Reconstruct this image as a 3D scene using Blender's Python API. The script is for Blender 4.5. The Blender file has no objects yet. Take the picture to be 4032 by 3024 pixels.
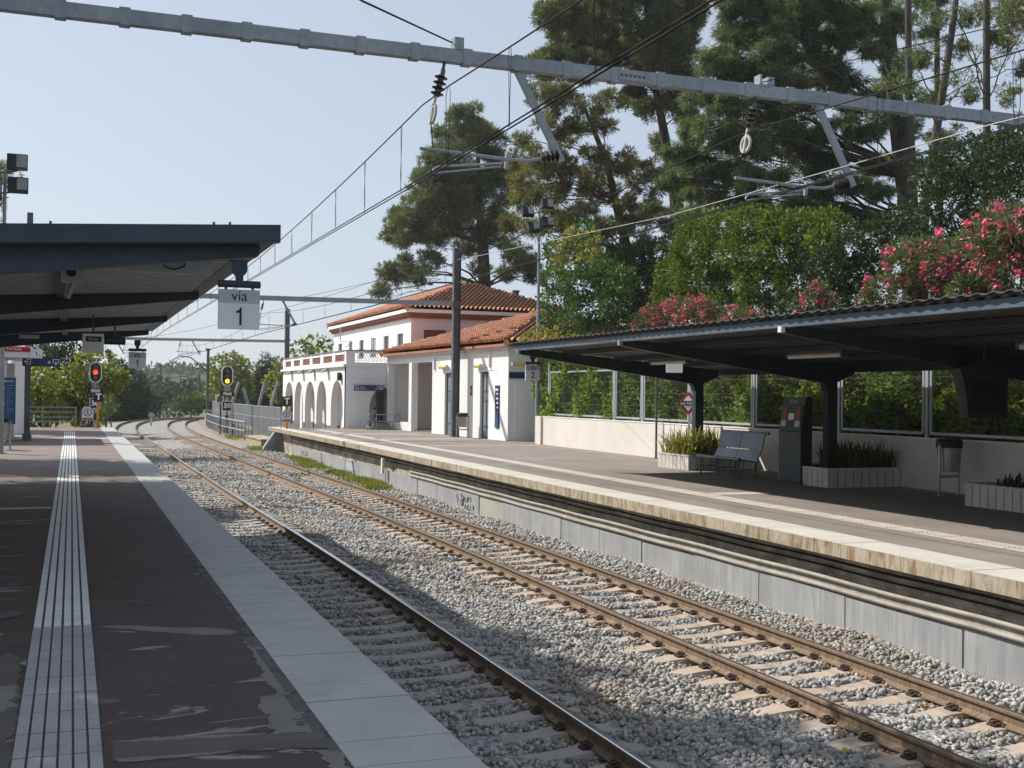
import bpy, bmesh, math, random
import numpy as np
from mathutils import Vector, Matrix
random.seed(7)
RNG = np.random.default_rng(7)
S = bpy.context.scene
COL = S.collection

# ------------------------------------------------------------------ camera
F_, ROLL, CX, CY, EYE = 4600.0, .012, 2016.0, 1512.0, 2.05
_dy = np.array([(281 - CX) / F_, -(1533 - CY) / F_, 1.0]); _dy /= np.linalg.norm(_dy)
_up = np.cross(_dy, np.array([1, -ROLL, 0.])); _up /= np.linalg.norm(_up)
if _up[1] < 0: _up = -_up
_dx = np.cross(_dy, _up)
if _dx[0] < 0: _dx = -_dx
ROT = np.stack([_dx, _dy, _up])
CAM = np.array([0, 0, EYE])
cam = bpy.data.cameras.new('camera'); cam.sensor_width = 36; cam.lens = F_ / 4032 * 36
cam.clip_start = .05; cam.clip_end = 6000
camo = bpy.data.objects.new('camera', cam); COL.objects.link(camo); S.camera = camo
_m = np.eye(4); _m[:3, 0] = ROT[:, 0]; _m[:3, 1] = ROT[:, 1]; _m[:3, 2] = -ROT[:, 2]; _m[:3, 3] = CAM
camo.matrix_world = Matrix(_m.tolist())

# ------------------------------------------------------------------ light
HAZE = .0003
SUN = Vector((-.72, .80, 1.0)).normalized()
W = bpy.data.worlds.new('World'); S.world = W; W.use_nodes = True
nt = W.node_tree; bg = nt.nodes['Background']
sky = nt.nodes.new('ShaderNodeTexSky'); sky.sky_type = 'NISHITA'; sky.sun_disc = False
sky.sun_elevation = math.asin(SUN.z); sky.sun_rotation = math.atan2(SUN.x, SUN.y)
sky.altitude = 100; sky.air_density = 1.0; sky.dust_density = 1.4; sky.ozone_density = 1.0
hs = nt.nodes.new('ShaderNodeHueSaturation'); hs.inputs['Saturation'].default_value = .72
nt.links.new(sky.outputs[0], hs.inputs['Color']); hz = nt.nodes.new('ShaderNodeMix'); hz.data_type = 'RGBA'; hz.inputs[0].default_value = .62; hz.inputs[7].default_value = (4.15, 4.80, 5.75, 1)
nt.links.new(hs.outputs[0], hz.inputs[6]); nt.links.new(hz.outputs[2], bg.inputs[0]); bg.inputs[1].default_value = .095
sl = bpy.data.lights.new('sun', 'SUN'); sl.energy = 4.4; sl.angle = math.radians(.5); sl.color = (1, .95, .87)
so = bpy.data.objects.new('sun', sl); COL.objects.link(so)
so.rotation_euler = (-SUN).to_track_quat('-Z', 'Y').to_euler(); so.location = (-60, 60, 80)
S.view_settings.view_transform = 'Standard'; S.view_settings.look = 'None'
S.view_settings.exposure = .5; S.view_settings.gamma = 1.0
S.render.engine = 'CYCLES'; S.cycles.max_bounces = 6; S.cycles.transparent_max_bounces = 8

# ------------------------------------------------------------------ pixel -> point helpers (a ray of the photo met with a real plane)
def _ray(x, y): return ROT @ np.array([(x - CX) / F_, -(y - CY) / F_, 1.0])
def aZ(x, y, z=0.): d = _ray(x, y); return CAM + d * ((z - CAM[2]) / d[2])
def aX(x, y, X): d = _ray(x, y); return CAM + d * ((X - CAM[0]) / d[0])
def aY(x, y, Y): d = _ray(x, y); return CAM + d * ((Y - CAM[1]) / d[1])

# ------------------------------------------------------------------ materials
MATS = {}
def _nodes(name):
    m = bpy.data.materials.new(name); m.use_nodes = True
    n = m.node_tree.nodes; l = m.node_tree.links
    return m, n, l, n['Principled BSDF']
def noise(n, l, vec, scale, detail=6, rough=.6, dist=0.):
    t = n.new('ShaderNodeTexNoise'); t.inputs['Scale'].default_value = scale
    t.inputs['Detail'].default_value = detail; t.inputs['Roughness'].default_value = rough
    t.inputs['Distortion'].default_value = dist
    if vec is not None: l.new(vec, t.inputs['Vector'])
    return t.outputs['Fac']
def ramp(n, l, fac, stops, interp='LINEAR'):
    r = n.new('ShaderNodeValToRGB'); r.color_ramp.interpolation = interp
    e = r.color_ramp.elements
    while len(e) > len(stops): e.remove(e[-1])
    while len(e) < len(stops): e.new(1.0)
    for q, (p, c) in zip(e, stops):
        q.position = p; q.color = (*c, 1) if len(c) == 3 else c
    l.new(fac, r.inputs[0]); return r.outputs[0]
def mix(n, l, fac, a, b, mode='MIX'):
    x = n.new('ShaderNodeMix'); x.data_type = 'RGBA'; x.blend_type = mode
    for s, v in ((x.inputs[0], fac), (x.inputs[6], a), (x.inputs[7], b)):
        if isinstance(v, (int, float)): s.default_value = v
        elif isinstance(v, tuple): s.default_value = (*v, 1)
        else: l.new(v, s)
    return x.outputs[2]
def objco(n): return n.new('ShaderNodeTexCoord').outputs['Object']
def geoco(n): return n.new('ShaderNodeNewGeometry').outputs['Position']
def scalev(n, l, vec, s):
    m = n.new('ShaderNodeMapping'); m.inputs['Scale'].default_value = s; l.new(vec, m.inputs['Vector']); return m.outputs[0]
def bump(n, l, b, h, strength=.3, dist=.02):
    x = n.new('ShaderNodeBump'); x.inputs['Strength'].default_value = strength; x.inputs['Distance'].default_value = dist
    l.new(h, x.inputs['Height']); l.new(x.outputs[0], b.inputs['Normal'])
def mat(name, c1, c2=None, scale=4., rough=.7, metal=0., bmp=0., bscale=40., spec=.3, lo=.35, hi=.65, stretch=(1, 1, 1), grain=.0):
    """a worn surface: two tones mixed by noise, a finer grain, a bump"""
    if name in MATS: return MATS[name]
    m, n, l, b = _nodes(name)
    v = scalev(n, l, geoco(n), stretch)
    c2 = c2 or tuple(x * .8 for x in c1)
    f = noise(n, l, v, scale)
    col = ramp(n, l, f, [(lo, c1), (hi, c2)])
    if grain:
        g = noise(n, l, geoco(n), scale * 14, 3)
        gr = ramp(n, l, g, [(.3, (1 - grain,) * 3), (.7, (1 + grain * .6,) * 3)])
        col = mix(n, l, 1.0, col, gr, 'MULTIPLY')
    l.new(col, b.inputs['Base Color'])
    b.inputs['Roughness'].default_value = rough; b.inputs['Metallic'].default_value = metal
    b.inputs['Specular IOR Level'].default_value = spec
    if bmp: bump(n, l, b, noise(n, l, geoco(n), bscale, 4), bmp)
    MATS[name] = m; return m
def leafmat(name, c1, c2, c3=None, transl=.35, rough=.5, nscale=.5):
    if name in MATS: return MATS[name]
    m, n, l, b = _nodes(name)
    g = n.new('ShaderNodeNewGeometry')
    f2 = noise(n, l, g.outputs['Position'], nscale, 3)
    mx = n.new('ShaderNodeMath'); mx.operation = 'MULTIPLY_ADD'; mx.inputs[1].default_value = .55
    l.new(g.outputs['Random Per Island'], mx.inputs[0])
    m2 = n.new('ShaderNodeMath'); m2.operation = 'MULTIPLY'; m2.inputs[1].default_value = .5
    l.new(f2, m2.inputs[0]); l.new(m2.outputs[0], mx.inputs[2])
    st = [(.15, c1), (.55, c2)] + ([(.85, c3)] if c3 else [])
    col = ramp(n, l, mx.outputs[0], st)
    l.new(col, b.inputs['Base Color']); b.inputs['Roughness'].default_value = rough
    b.inputs['Specular IOR Level'].default_value = .25
    t = n.new('ShaderNodeBsdfTranslucent'); l.new(mix(n, l, 1.0, col, (1.1, 1.15, .7), 'MULTIPLY'), t.inputs[0])
    ms = n.new('ShaderNodeMixShader'); ms.inputs[0].default_value = transl
    l.new(b.outputs[0], ms.inputs[1]); l.new(t.outputs[0], ms.inputs[2])
    l.new(ms.outputs[0], n['Material Output'].inputs['Surface'])
    MATS[name] = m; return m
def emit(name, c, s):
    m, n, l, b = _nodes(name); b.inputs['Base Color'].default_value = (*c, 1)
    b.inputs['Emission Color'].default_value = (*c, 1); b.inputs['Emission Strength'].default_value = s
    MATS[name] = m; return m

STEELBLUE = mat('painted_canopy_steel', (.035, .052, .072), (.05, .07, .092), 1.5, .45, bmp=.05, grain=.15)
DARKSTEEL = mat('dark_canopy_steel', (.022, .03, .036), (.034, .043, .05), 1.5, .5, bmp=.05, grain=.15)
ROOFSHEET = mat('corrugated_roof_sheet', (.52, .52, .52), (.40, .40, .40), 1.2, .4, metal=.15, grain=.2, stretch=(1, 3, 1))
ROOFDARK = mat('dark_corrugated_sheet', (.075, .074, .072), (.045, .045, .046), 1.2, .5, grain=.2)
ROOFTOP = mat('brown_sheet_edge', (.09, .078, .072), (.065, .058, .055), 3, .6, grain=.2)
GALV = mat('galvanised_steel', (.33, .36, .38), (.24, .27, .30), 1.2, .5, metal=.35, grain=.15)
GALVDARK = mat('weathered_mast_steel', (.13, .14, .15), (.085, .09, .1), 2.0, .55, metal=.3, grain=.2)
FENCEST = mat('galvanised_fence_steel', (.42, .44, .46), (.34, .36, .38), 2.0, .45, metal=.3)
WIRE = mat('dark_copper_wire', (.022, .022, .022), (.032, .031, .03), 5, .75, metal=.0, spec=.1)
WIREL = mat('grey_feeder_cable', (.42, .42, .42), (.36, .36, .36), 5, .5, metal=.1)
WHITE = mat('white_render', (.84, .83, .82), (.755, .74, .73), .55, .85, bmp=.12, bscale=25, spec=.15, grain=.04, stretch=(1, 1, .5))
WHITE2 = mat('white_trim', (.80, .79, .78), (.74, .72, .71), 1.0, .8, spec=.15)
PINKW = mat('pink_render', (.72, .63, .615), (.66, .57, .555), .5, .85, spec=.15, grain=.03)
WALLW = mat('cream_wall_render', (.70, .655, .59), (.62, .58, .52), .7, .88, bmp=.15, bscale=30, spec=.12, grain=.05)
INNER = mat('grey_inner_wall', (.74, .72, .70), (.68, .66, .64), .6, .85)
TERRA = mat('terracotta_paint', (.27, .095, .06), (.20, .07, .045), 2.5, .8, grain=.1)
GREYPL = mat('grey_plinth', (.2, .2, .2), (.15, .15, .15), 2, .85)
DOORG = mat('grey_door_glass', (.24, .28, .30), (.19, .225, .245), .8, .25, spec=.5)
GLASSD = mat('dark_window', (.05, .048, .045), (.075, .07, .065), 1.0, .3, spec=.5)
SHUTG = mat('grey_shutter', (.30, .31, .32), (.24, .25, .26), 2, .6)
SHUTR = mat('red_brown_shutter', (.22, .085, .06), (.17, .065, .05), 2, .6)
NAVY = mat('navy_sign', (.018, .03, .075), (.022, .035, .085), 2, .4)
NAVYB = mat('blue_notice', (.025, .07, .17), (.03, .085, .2), 2, .35)
SIGNW = mat('white_sign_board', (.74, .75, .77), (.69, .70, .73), 1.2, .45, spec=.4)
SIGNG = mat('grey_sign_band', (.45, .475, .52), (.42, .44, .48), 1.2, .45, spec=.4)
SIGNBLK = mat('black_paint', (.012, .012, .013), (.02, .02, .02), 3, .45)
PAPER = mat('white_lettering', (.8, .8, .8), (.75, .75, .75), 3, .6)
RED = mat('red_sign_paint', (.42, .02, .03), (.36, .018, .025), 3, .5)
REDO = mat('orange_red_panel', (.27, .07, .04), (.22, .06, .035), 3, .5)
ORANGE = mat('orange_post_paint', (.58, .25, .02), (.5, .2, .02), 3, .5)
GREEN = mat('green_sign_paint', (.03, .09, .05), (.025, .075, .04), 3, .5)
YELLOW = mat('yellow_lamp_cover', (.75, .60, .18), (.68, .52, .15), 3, .35)
TUBE = mat('lamp_diffuser', (.6, .56, .48), (.52, .48, .42), 3, .4)
STAIN = mat('stainless_bin', (.42, .40, .37), (.30, .28, .25), 3, .35, metal=.7)
BLACKPL = mat('black_plastic', (.015, .015, .016), (.025, .025, .025), 3, .45)
BENCHM = mat('grey_bench_metal', (.17, .185, .21), (.13, .145, .165), 2, .3, metal=.5)
KIOSK = mat('grey_kiosk_steel', (.075, .09, .095), (.055, .066, .07), 1.0, .5, grain=.1)
KIOSKD = mat('dark_kiosk_side', (.03, .032, .034), (.022, .024, .026), 1.0, .5)
TILEW = mat('white_planter_tile', (.60, .58, .54), (.5, .48, .45), 2.5, .5, grain=.08)
SOIL = mat('dark_soil', (.05, .038, .028), (.03, .024, .018), 8, .95, bmp=.5)
BARK = mat('grey_pine_bark', (.09, .072, .058), (.045, .036, .03), 3.0, .95, bmp=.6, bscale=12, stretch=(1, 1, .3))
BARKL = mat('pale_pine_bark', (.10, .084, .068), (.05, .042, .035), 3.0, .95, bmp=.6, bscale=12, stretch=(1, 1, .3))
PORC = mat('brown_insulator', (.03, .022, .02), (.045, .032, .028), 3, .25, spec=.6)
PIPE = mat('pale_conduit', (.40, .38, .34), (.29, .265, .23), 2.5, .6, grain=.15)
CONCD = mat('grey_concrete', (.30, .30, .29), (.22, .22, .215), 2.0, .9, bmp=.2, grain=.1)
RENDERCAB = mat('porch_ceiling_paint', (.72, .70, .68), (.66, .64, .62), 1, .9)

def m_asphalt_left():
    m, n, l, b = _nodes('worn_red_brown_platform_coating')
    p = geoco(n)
    base = ramp(n, l, noise(n, l, p, .9, 5), [(.3, (.060, .043, .040)), (.7, (.085, .063, .057))])
    gr = ramp(n, l, noise(n, l, p, 90, 3), [(.3, (.72,) * 3), (.7, (1.25,) * 3)])
    base = mix(n, l, 1.0, base, gr, 'MULTIPLY')
    cem = ramp(n, l, noise(n, l, p, 3, 6), [(.3, (.21, .195, .175)), (.7, (.29, .27, .245))])
    # patches where the coating has worn off to bare cement, mostly in bands across the platform
    v = scalev(n, l, p, (.55, 1.9, 1)); f = noise(n, l, v, .85, 8, .72, 1.2)
    sx = n.new('ShaderNodeSeparateXYZ'); l.new(p, sx.inputs[0])
    mr = n.new('ShaderNodeMapRange'); mr.inputs[1].default_value = 11; mr.inputs[2].default_value = 5.5
    mr.inputs[3].default_value = 0; mr.inputs[4].default_value = .085; l.new(sx.outputs[1], mr.inputs[0])
    # the strip beside the tactile paving and left of it is barer
    mr2 = n.new('ShaderNodeMapRange'); mr2.inputs[1].default_value = -.25; mr2.inputs[2].default_value = -.6
    mr2.inputs[3].default_value = 0; mr2.inputs[4].default_value = .05; l.new(sx.outputs[0], mr2.inputs[0])
    ad = n.new('ShaderNodeMath'); l.new(f, ad.inputs[0]); l.new(mr.outputs[0], ad.inputs[1])
    ad2 = n.new('ShaderNodeMath'); l.new(ad.outputs[0], ad2.inputs[0]); l.new(mr2.outputs[0], ad2.inputs[1])
    k = ramp(n, l, ad2.outputs[0], [(.635, (0, 0, 0)), (.655, (1, 1, 1))])
    col = mix(n, l, k, base, cem)
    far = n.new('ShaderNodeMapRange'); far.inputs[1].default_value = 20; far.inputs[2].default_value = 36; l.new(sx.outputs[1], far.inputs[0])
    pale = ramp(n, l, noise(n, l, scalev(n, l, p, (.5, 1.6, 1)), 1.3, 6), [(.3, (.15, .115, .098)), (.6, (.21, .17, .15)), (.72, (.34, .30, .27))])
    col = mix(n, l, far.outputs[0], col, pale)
    # fine cracks
    vo = n.new('ShaderNodeTexVoronoi'); vo.feature = 'DISTANCE_TO_EDGE'; vo.inputs['Scale'].default_value = .45
    l.new(mix(n, l, .12, p, noise(n, l, p, 2.5, 5)), vo.inputs['Vector'])
    ck = ramp(n, l, vo.outputs['Distance'], [(.0, (.75,) * 3), (.008, (1,) * 3)])
    col = mix(n, l, 1.0, col, ck, 'MULTIPLY')
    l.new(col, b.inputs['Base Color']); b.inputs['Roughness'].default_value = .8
    b.inputs['Specular IOR Level'].default_value = .3
    bump(n, l, b, noise(n, l, p, 120, 3), .35, .006); return m
def m_asphalt_right():
    m, n, l, b = _nodes('dusty_brown_platform_asphalt')
    p = geoco(n)
    base = ramp(n, l, noise(n, l, scalev(n, l, p, (1, .5, 1)), 1.1, 6), [(.3, (.20, .170, .148)), (.7, (.27, .236, .209))])
    gr = ramp(n, l, noise(n, l, p, 70, 3), [(.3, (.85,) * 3), (.7, (1.12,) * 3)])
    base = mix(n, l, 1.0, base, gr, 'MULTIPLY')
    f = noise(n, l, scalev(n, l, p, (.5, 2.2, 1)), .8, 8, .7, 1.0)
    k = ramp(n, l, f, [(.66, (0, 0, 0)), (.69, (1, 1, 1))])
    col = mix(n, l, k, base, (.48, .43, .38))
    l.new(col, b.inputs['Base Color']); b.inputs['Roughness'].default_value = .85
    b.inputs['Specular IOR Level'].default_value = .2
    bump(n, l, b, noise(n, l, p, 100, 3), .3, .006); return m
def m_rust():
    m, n, l, b = _nodes('rusty_rail_web')
    p = geoco(n)
    sx = n.new('ShaderNodeSeparateXYZ'); l.new(p, sx.inputs[0])
    f = noise(n, l, scalev(n, l, p, (3, 8, 1)), 2.0, 6)
    col = ramp(n, l, f, [(.25, (.12, .075, .045)), (.5, (.20, .135, .085)), (.75, (.30, .22, .15))])
    g = ramp(n, l, noise(n, l, p, 60, 4), [(.3, (.7,) * 3), (.7, (1.2,) * 3)])
    col = mix(n, l, 1., col, g, 'MULTIPLY')
    l.new(col, b.inputs['Base Color']); b.inputs['Roughness'].default_value = .85
    bump(n, l, b, noise(n, l, p, 80, 4), .4, .004); return m
def m_stone(name='crushed_grey_ballast_stone', tint=(1, 1, 1)):
    m, n, l, b = _nodes(name)
    g = n.new('ShaderNodeNewGeometry')
    col = ramp(n, l, g.outputs['Random Per Island'], [(0, (.20, .197, .19)), (.25, (.30, .295, .285)), (.6, (.39, .382, .368)), (.9, (.51, .495, .475)), (1, (.38, .34, .29))])
    nn = ramp(n, l, noise(n, l, g.outputs['Position'], 45, 4), [(.3, (.75,) * 3), (.7, (1.15,) * 3)])
    dirt = ramp(n, l, noise(n, l, g.outputs['Position'], .7, 4), [(.42, (1, 1, 1)), (.70, (.82, .72, .60))])
    col = mix(n, l, 1., mix(n, l, 1., col, nn, 'MULTIPLY'), dirt, 'MULTIPLY')
    col = mix(n, l, 1., col, tint, 'MULTIPLY')
    l.new(col, b.inputs['Base Color']); b.inputs['Roughness'].default_value = .9
    b.inputs['Specular IOR Level'].default_value = .2; return m
def m_bed():
    m, n, l, b = _nodes('ballast_bed_gravel')
    p = geoco(n)
    vo = n.new('ShaderNodeTexVoronoi'); vo.inputs['Scale'].default_value = 17; l.new(p, vo.inputs['Vector'])
    vr = n.new('ShaderNodeRGBToBW'); l.new(vo.outputs['Color'], vr.inputs[0])
    col = ramp(n, l, vr.outputs[0], [(.1, (.15, .14, .13)), (.5, (.30, .285, .265)), (.9, (.44, .415, .385))])
    l.new(col, b.inputs['Base Color']); b.inputs['Roughness'].default_value = .95
    bump(n, l, b, vo.outputs['Distance'], .9, .05); return m
def m_coping(name, c1, c2, stainy):
    m, n, l, b = _nodes(name)
    p = geoco(n)
    col = ramp(n, l, noise(n, l, p, 1.6, 6), [(.3, c1), (.7, c2)])
    g = ramp(n, l, noise(n, l, p, 55, 4), [(.3, (.86,) * 3), (.7, (1.1,) * 3)])
    col = mix(n, l, 1., col, g, 'MULTIPLY')
    if stainy:
        st = noise(n, l, scalev(n, l, p, (1, 1.4, .5)), 4.5, 8, .75, .6)
        k = ramp(n, l, st, [(.45, (1, 1, 1)), (.62, (.55, .42, .28))])
        col = mix(n, l, 1., col, k, 'MULTIPLY')
    else:
        st = noise(n, l, p, 2.2, 8, .7)
        k = ramp(n, l, st, [(.55, (1, 1, 1)), (.75, (.78, .74, .68))])
        col = mix(n, l, 1., col, k, 'MULTIPLY')
    l.new(col, b.inputs['Base Color']); b.inputs['Roughness'].default_value = .8
    b.inputs['Specular IOR Level'].default_value = .25
    bump(n, l, b, noise(n, l, p, 90, 3), .2, .004); return m
def m_brick():
    m, n, l, b = _nodes('old_dark_masonry')
    p = geoco(n)
    mp = n.new('ShaderNodeMapping'); mp.inputs['Rotation'].default_value = (0, math.radians(90), math.radians(0)); l.new(p, mp.inputs[0])
    sx = n.new('ShaderNodeSeparateXYZ'); l.new(p, sx.inputs[0])
    cb = n.new('ShaderNodeCombineXYZ'); l.new(sx.outputs[1], cb.inputs[0]); l.new(sx.outputs[2], cb.inputs[1])
    br = n.new('ShaderNodeTexBrick'); br.inputs['Scale'].default_value = 4.5; l.new(cb.outputs[0], br.inputs['Vector'])
    br.inputs['Color1'].default_value = (.42, .385, .33, 1); br.inputs['Color2'].default_value = (.55, .51, .44, 1)
    br.inputs['Mortar'].default_value = (.32, .29, .24, 1); br.inputs['Mortar Size'].default_value = .015
    k = ramp(n, l, noise(n, l, scalev(n, l, p, (1, 1, 2)), 1.5, 7), [(.3, (.35, .32, .28)), (.7, (1.25, 1.2, 1.1))])
    l.new(mix(n, l, 1., br.outputs['Color'], k, 'MULTIPLY'), b.inputs['Base Color'])
    b.inputs['Roughness'].default_value = .9; bump(n, l, b, noise(n, l, p, 30, 4), .5, .01); return m
def m_block():
    m, n, l, b = _nodes('grey_concrete_block')
    p = geoco(n)
    col = ramp(n, l, noise(n, l, p, .9, 5), [(.3, (.27, .275, .285)), (.7, (.37, .37, .37))])
    dr = noise(n, l, scalev(n, l, p, (5, 5, .35)), 2.2, 6, .7)
    k = ramp(n, l, dr, [(.42, (.86,) * 3), (.55, (1,) * 3), (.72, (1.3, 1.29, 1.26))])
    l.new(mix(n, l, 1., col, k, 'MULTIPLY'), b.inputs['Base Color'])
    b.inputs['Roughness'].default_value = .85; bump(n, l, b, noise(n, l, p, 60, 4), .15, .005); return m
def m_tile():
    m, n, l, b = _nodes('terracotta_roof_tile')
    p = geoco(n)
    vo = n.new('ShaderNodeTexVoronoi'); vo.inputs['Scale'].default_value = 3.4; l.new(p, vo.inputs['Vector'])
    vr = n.new('ShaderNodeRGBToBW'); l.new(vo.outputs['Color'], vr.inputs[0])
    col = ramp(n, l, vr.outputs[0], [(.1, (.52, .235, .135)), (.5, (.60, .29, .175)), (.9, (.68, .37, .24))])
    k = ramp(n, l, noise(n, l, p, 2.0, 6), [(.35, (.8, .76, .72)), (.6, (1.05,) * 3)])
    l.new(mix(n, l, 1., col, k, 'MULTIPLY'), b.inputs['Base Color'])
    b.inputs['Roughness'].default_value = .85; b.inputs['Specular IOR Level'].default_value = .15; return m
STONER = m_stone('rust_stained_ballast_stone', (.72, .50, .34))
ASPH_L, ASPH_R, RUST, STONE, BED = m_asphalt_left(), m_asphalt_right(), m_rust(), m_stone(), m_bed()
COP_L = m_coping('pale_coping_stone', (.37, .365, .355), (.45, .44, .425), False)
COP_R = m_coping('cream_coping_stone', (.49, .46, .405), (.575, .545, .49), False)
COP_F = m_coping('stained_coping_face', (.47, .42, .33), (.37, .315, .235), True)
BRICK, BLOCK, ROOFTILE = m_brick(), m_block(), m_tile()
TACNEW = m_coping('new_pale_tactile_tile', (.62, .62, .61), (.72, .71, .69), False)
TACOLD = m_coping('old_grey_tactile_tile', (.30, .30, .30), (.37, .365, .36), False)
TACGAP = mat('dark_tactile_groove', (.055, .05, .046), (.09, .08, .072), 6, .9)
STRIPE = m_coping('cream_tactile_line', (.52, .48, .42), (.44, .40, .35), False)
RAILTOP = mat('polished_rail_head', (.62, .63, .65), (.5, .5, .52), 3, .16, metal=.9, stretch=(1, .2, 1))
RAILTOPB = mat('brown_rail_head', (.15, .11, .082), (.105, .08, .062), 3, .42, metal=.45, stretch=(4, .2, 1))
CLIP = mat('rusted_rail_clip', (.045, .03, .022), (.075, .048, .032), 20, .8, bmp=.3)
SLEEP = mat('brown_stained_concrete_sleeper', (.44, .36, .285), (.36, .285, .22), 2.5, .9, bmp=.25, grain=.12)
SLEEPG = mat('grey_concrete_sleeper', (.36, .33, .295), (.29, .265, .235), 2.5, .9, bmp=.25, grain=.12)
EARTH = mat('dry_brown_earth', (.20, .145, .10), (.27, .21, .15), .6, .95, bmp=.4, grain=.2)
GROUND = mat('dry_grass_ground', (.10, .105, .05), (.16, .14, .08), .15, .95)
BANK = mat('leafy_bank_soil', (.03, .03, .018), (.05, .045, .025), .8, .95)

# ------------------------------------------------------------------ mesh builder
ORG = {}
def org(o): return ORG.get(o.name, Vector((0, 0, 0))) if o is not None else Vector((0, 0, 0))
class MB:
    def __init__(s): s.v = []; s.f = []; s.mi = []; s.n = 0
    def add(s, vs, fs, mi=0):
        k = len(s.v); s.v += [tuple(map(float, q)) for q in vs]
        s.f += [tuple(i + k for i in f) for f in fs]; s.mi += [mi] * len(fs); return s
    def hexa(s, p, mi=0):      # 8 corners: bottom 4 ccw, top 4 ccw
        return s.add(p, [(3, 2, 1, 0), (4, 5, 6, 7), (0, 1, 5, 4), (1, 2, 6, 5), (2, 3, 7, 6), (3, 0, 4, 7)], mi)
    def box(s, x0, x1, y0, y1, z0, z1, mi=0):
        return s.hexa([(x0, y0, z0), (x1, y0, z0), (x1, y1, z0), (x0, y1, z0), (x0, y0, z1), (x1, y0, z1), (x1, y1, z1), (x0, y1, z1)], mi)
    def obox(s, c, u, v, w, mi=0):   # centre and three half vectors
        c, u, v, w = (Vector(q) for q in (c, u, v, w))
        return s.hexa([c - u - v - w, c + u - v - w, c + u + v - w, c - u + v - w, c - u - v + w, c + u - v + w, c + u + v + w, c - u + v + w], mi)
    def bar(s, a, b, w, h=None, up=(0, 0, 1), mi=0):   # box beam from a to b
        a, b = Vector(a), Vector(b); d = (b - a); L = d.length; d.normalize(); up = Vector(up)
        if abs(d.dot(up)) > .98: up = Vector((0, 1, 0))
        sd = d.cross(up).normalized(); u2 = sd.cross(d).normalized(); h = h or w
        return s.obox((a + b) / 2, d * L / 2, sd * w / 2, u2 * h / 2, mi)
    def prism(s, poly, vec, mi=0):
        n = len(poly); p = [Vector(q) for q in poly]; q = [a + Vector(vec) for a in p]
        fs = [tuple(range(n - 1, -1, -1)), tuple(range(n, 2 * n))] + [(i, (i + 1) % n, n + (i + 1) % n, n + i) for i in range(n)]
        return s.add(p + q, fs, mi)
    def tube(s, pts, r, n=8, mi=0, caps=True):
        P = [Vector(p) for p in pts]; R = r if isinstance(r, (list, tuple)) else [r] * len(P)
        vs = []; ref = None
        for i, p in enumerate(P):
            d = (P[min(i + 1, len(P) - 1)] - P[max(i - 1, 0)]).normalized()
            if ref is None:
                ref = Vector((0, 0, 1)) if abs(d.z) < .9 else Vector((1, 0, 0))
            a = d.cross(ref).normalized(); b_ = a.cross(d).normalized(); ref = b_
            for k in range(n):
                t = 2 * math.pi * k / n; vs.append(p + (a * math.cos(t) + b_ * math.sin(t)) * R[i])
        fs = [(i * n + k, i * n + (k + 1) % n, (i + 1) * n + (k + 1) % n, (i + 1) * n + k) for i in range(len(P) - 1) for k in range(n)]
        if caps: fs += [tuple(range(n - 1, -1, -1)), tuple((len(P) - 1) * n + k for k in range(n))]
        return s.add(vs, fs, mi)
    def cyl(s, a, b, r, n=16, mi=0, r2=None): return s.tube([a, b], [r, r2 if r2 is not None else r], n, mi)
    def disc(s, c, u, v, r, t, n=24, mi=0):   # flat disc with thickness along u x v
        c, u, v = Vector(c), Vector(u).normalized(), Vector(v).normalized(); w = u.cross(v)
        poly = [c + u * math.cos(2 * math.pi * k / n) * r + v * math.sin(2 * math.pi * k / n) * r for k in range(n)]
        return s.prism(poly, w * t, mi)
    def ring(s, c, u, v, r0, r1, t, n=28, mi=0):
        c, u, v = Vector(c), Vector(u).normalized(), Vector(v).normalized(); w = u.cross(v) * t
        vs = []
        for k in range(n):
            d = u * math.cos(2 * math.pi * k / n) + v * math.sin(2 * math.pi * k / n)
            vs += [c + d * r0, c + d * r1, c + d * r1 + w, c + d * r0 + w]
        fs = []
        for k in range(n):
            a, b_ = 4 * k, 4 * ((k + 1) % n)
            fs += [(a + i, a + (i + 1) % 4, b_ + (i + 1) % 4, b_ + i) for i in range(4)]
        return s.add(vs, fs, mi)
    def build(s, name, m, parent=None, smooth=False):
        me = bpy.data.meshes.new(name); o0 = org(parent)
        me.from_pydata([(x - o0.x, y - o0.y, z - o0.z) for x, y, z in s.v], [], s.f)
        for q in (m if isinstance(m, (list, tuple)) else [m]): me.materials.append(q)
        if max(s.mi or [0]): me.polygons.foreach_set('material_index', s.mi)
        bm = bmesh.new(); bm.from_mesh(me); bmesh.ops.recalc_face_normals(bm, faces=bm.faces); bm.to_mesh(me); bm.free()
        if smooth:
            me.polygons.foreach_set('use_smooth', [True] * len(me.polygons))
            try: me.set_sharp_from_angle(angle=math.radians(40))
            except Exception: pass
        me.update()
        o = bpy.data.objects.new(name, me); COL.objects.link(o)
        if parent is not None: o.parent = parent
        ORG[o.name] = o0; return o
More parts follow.
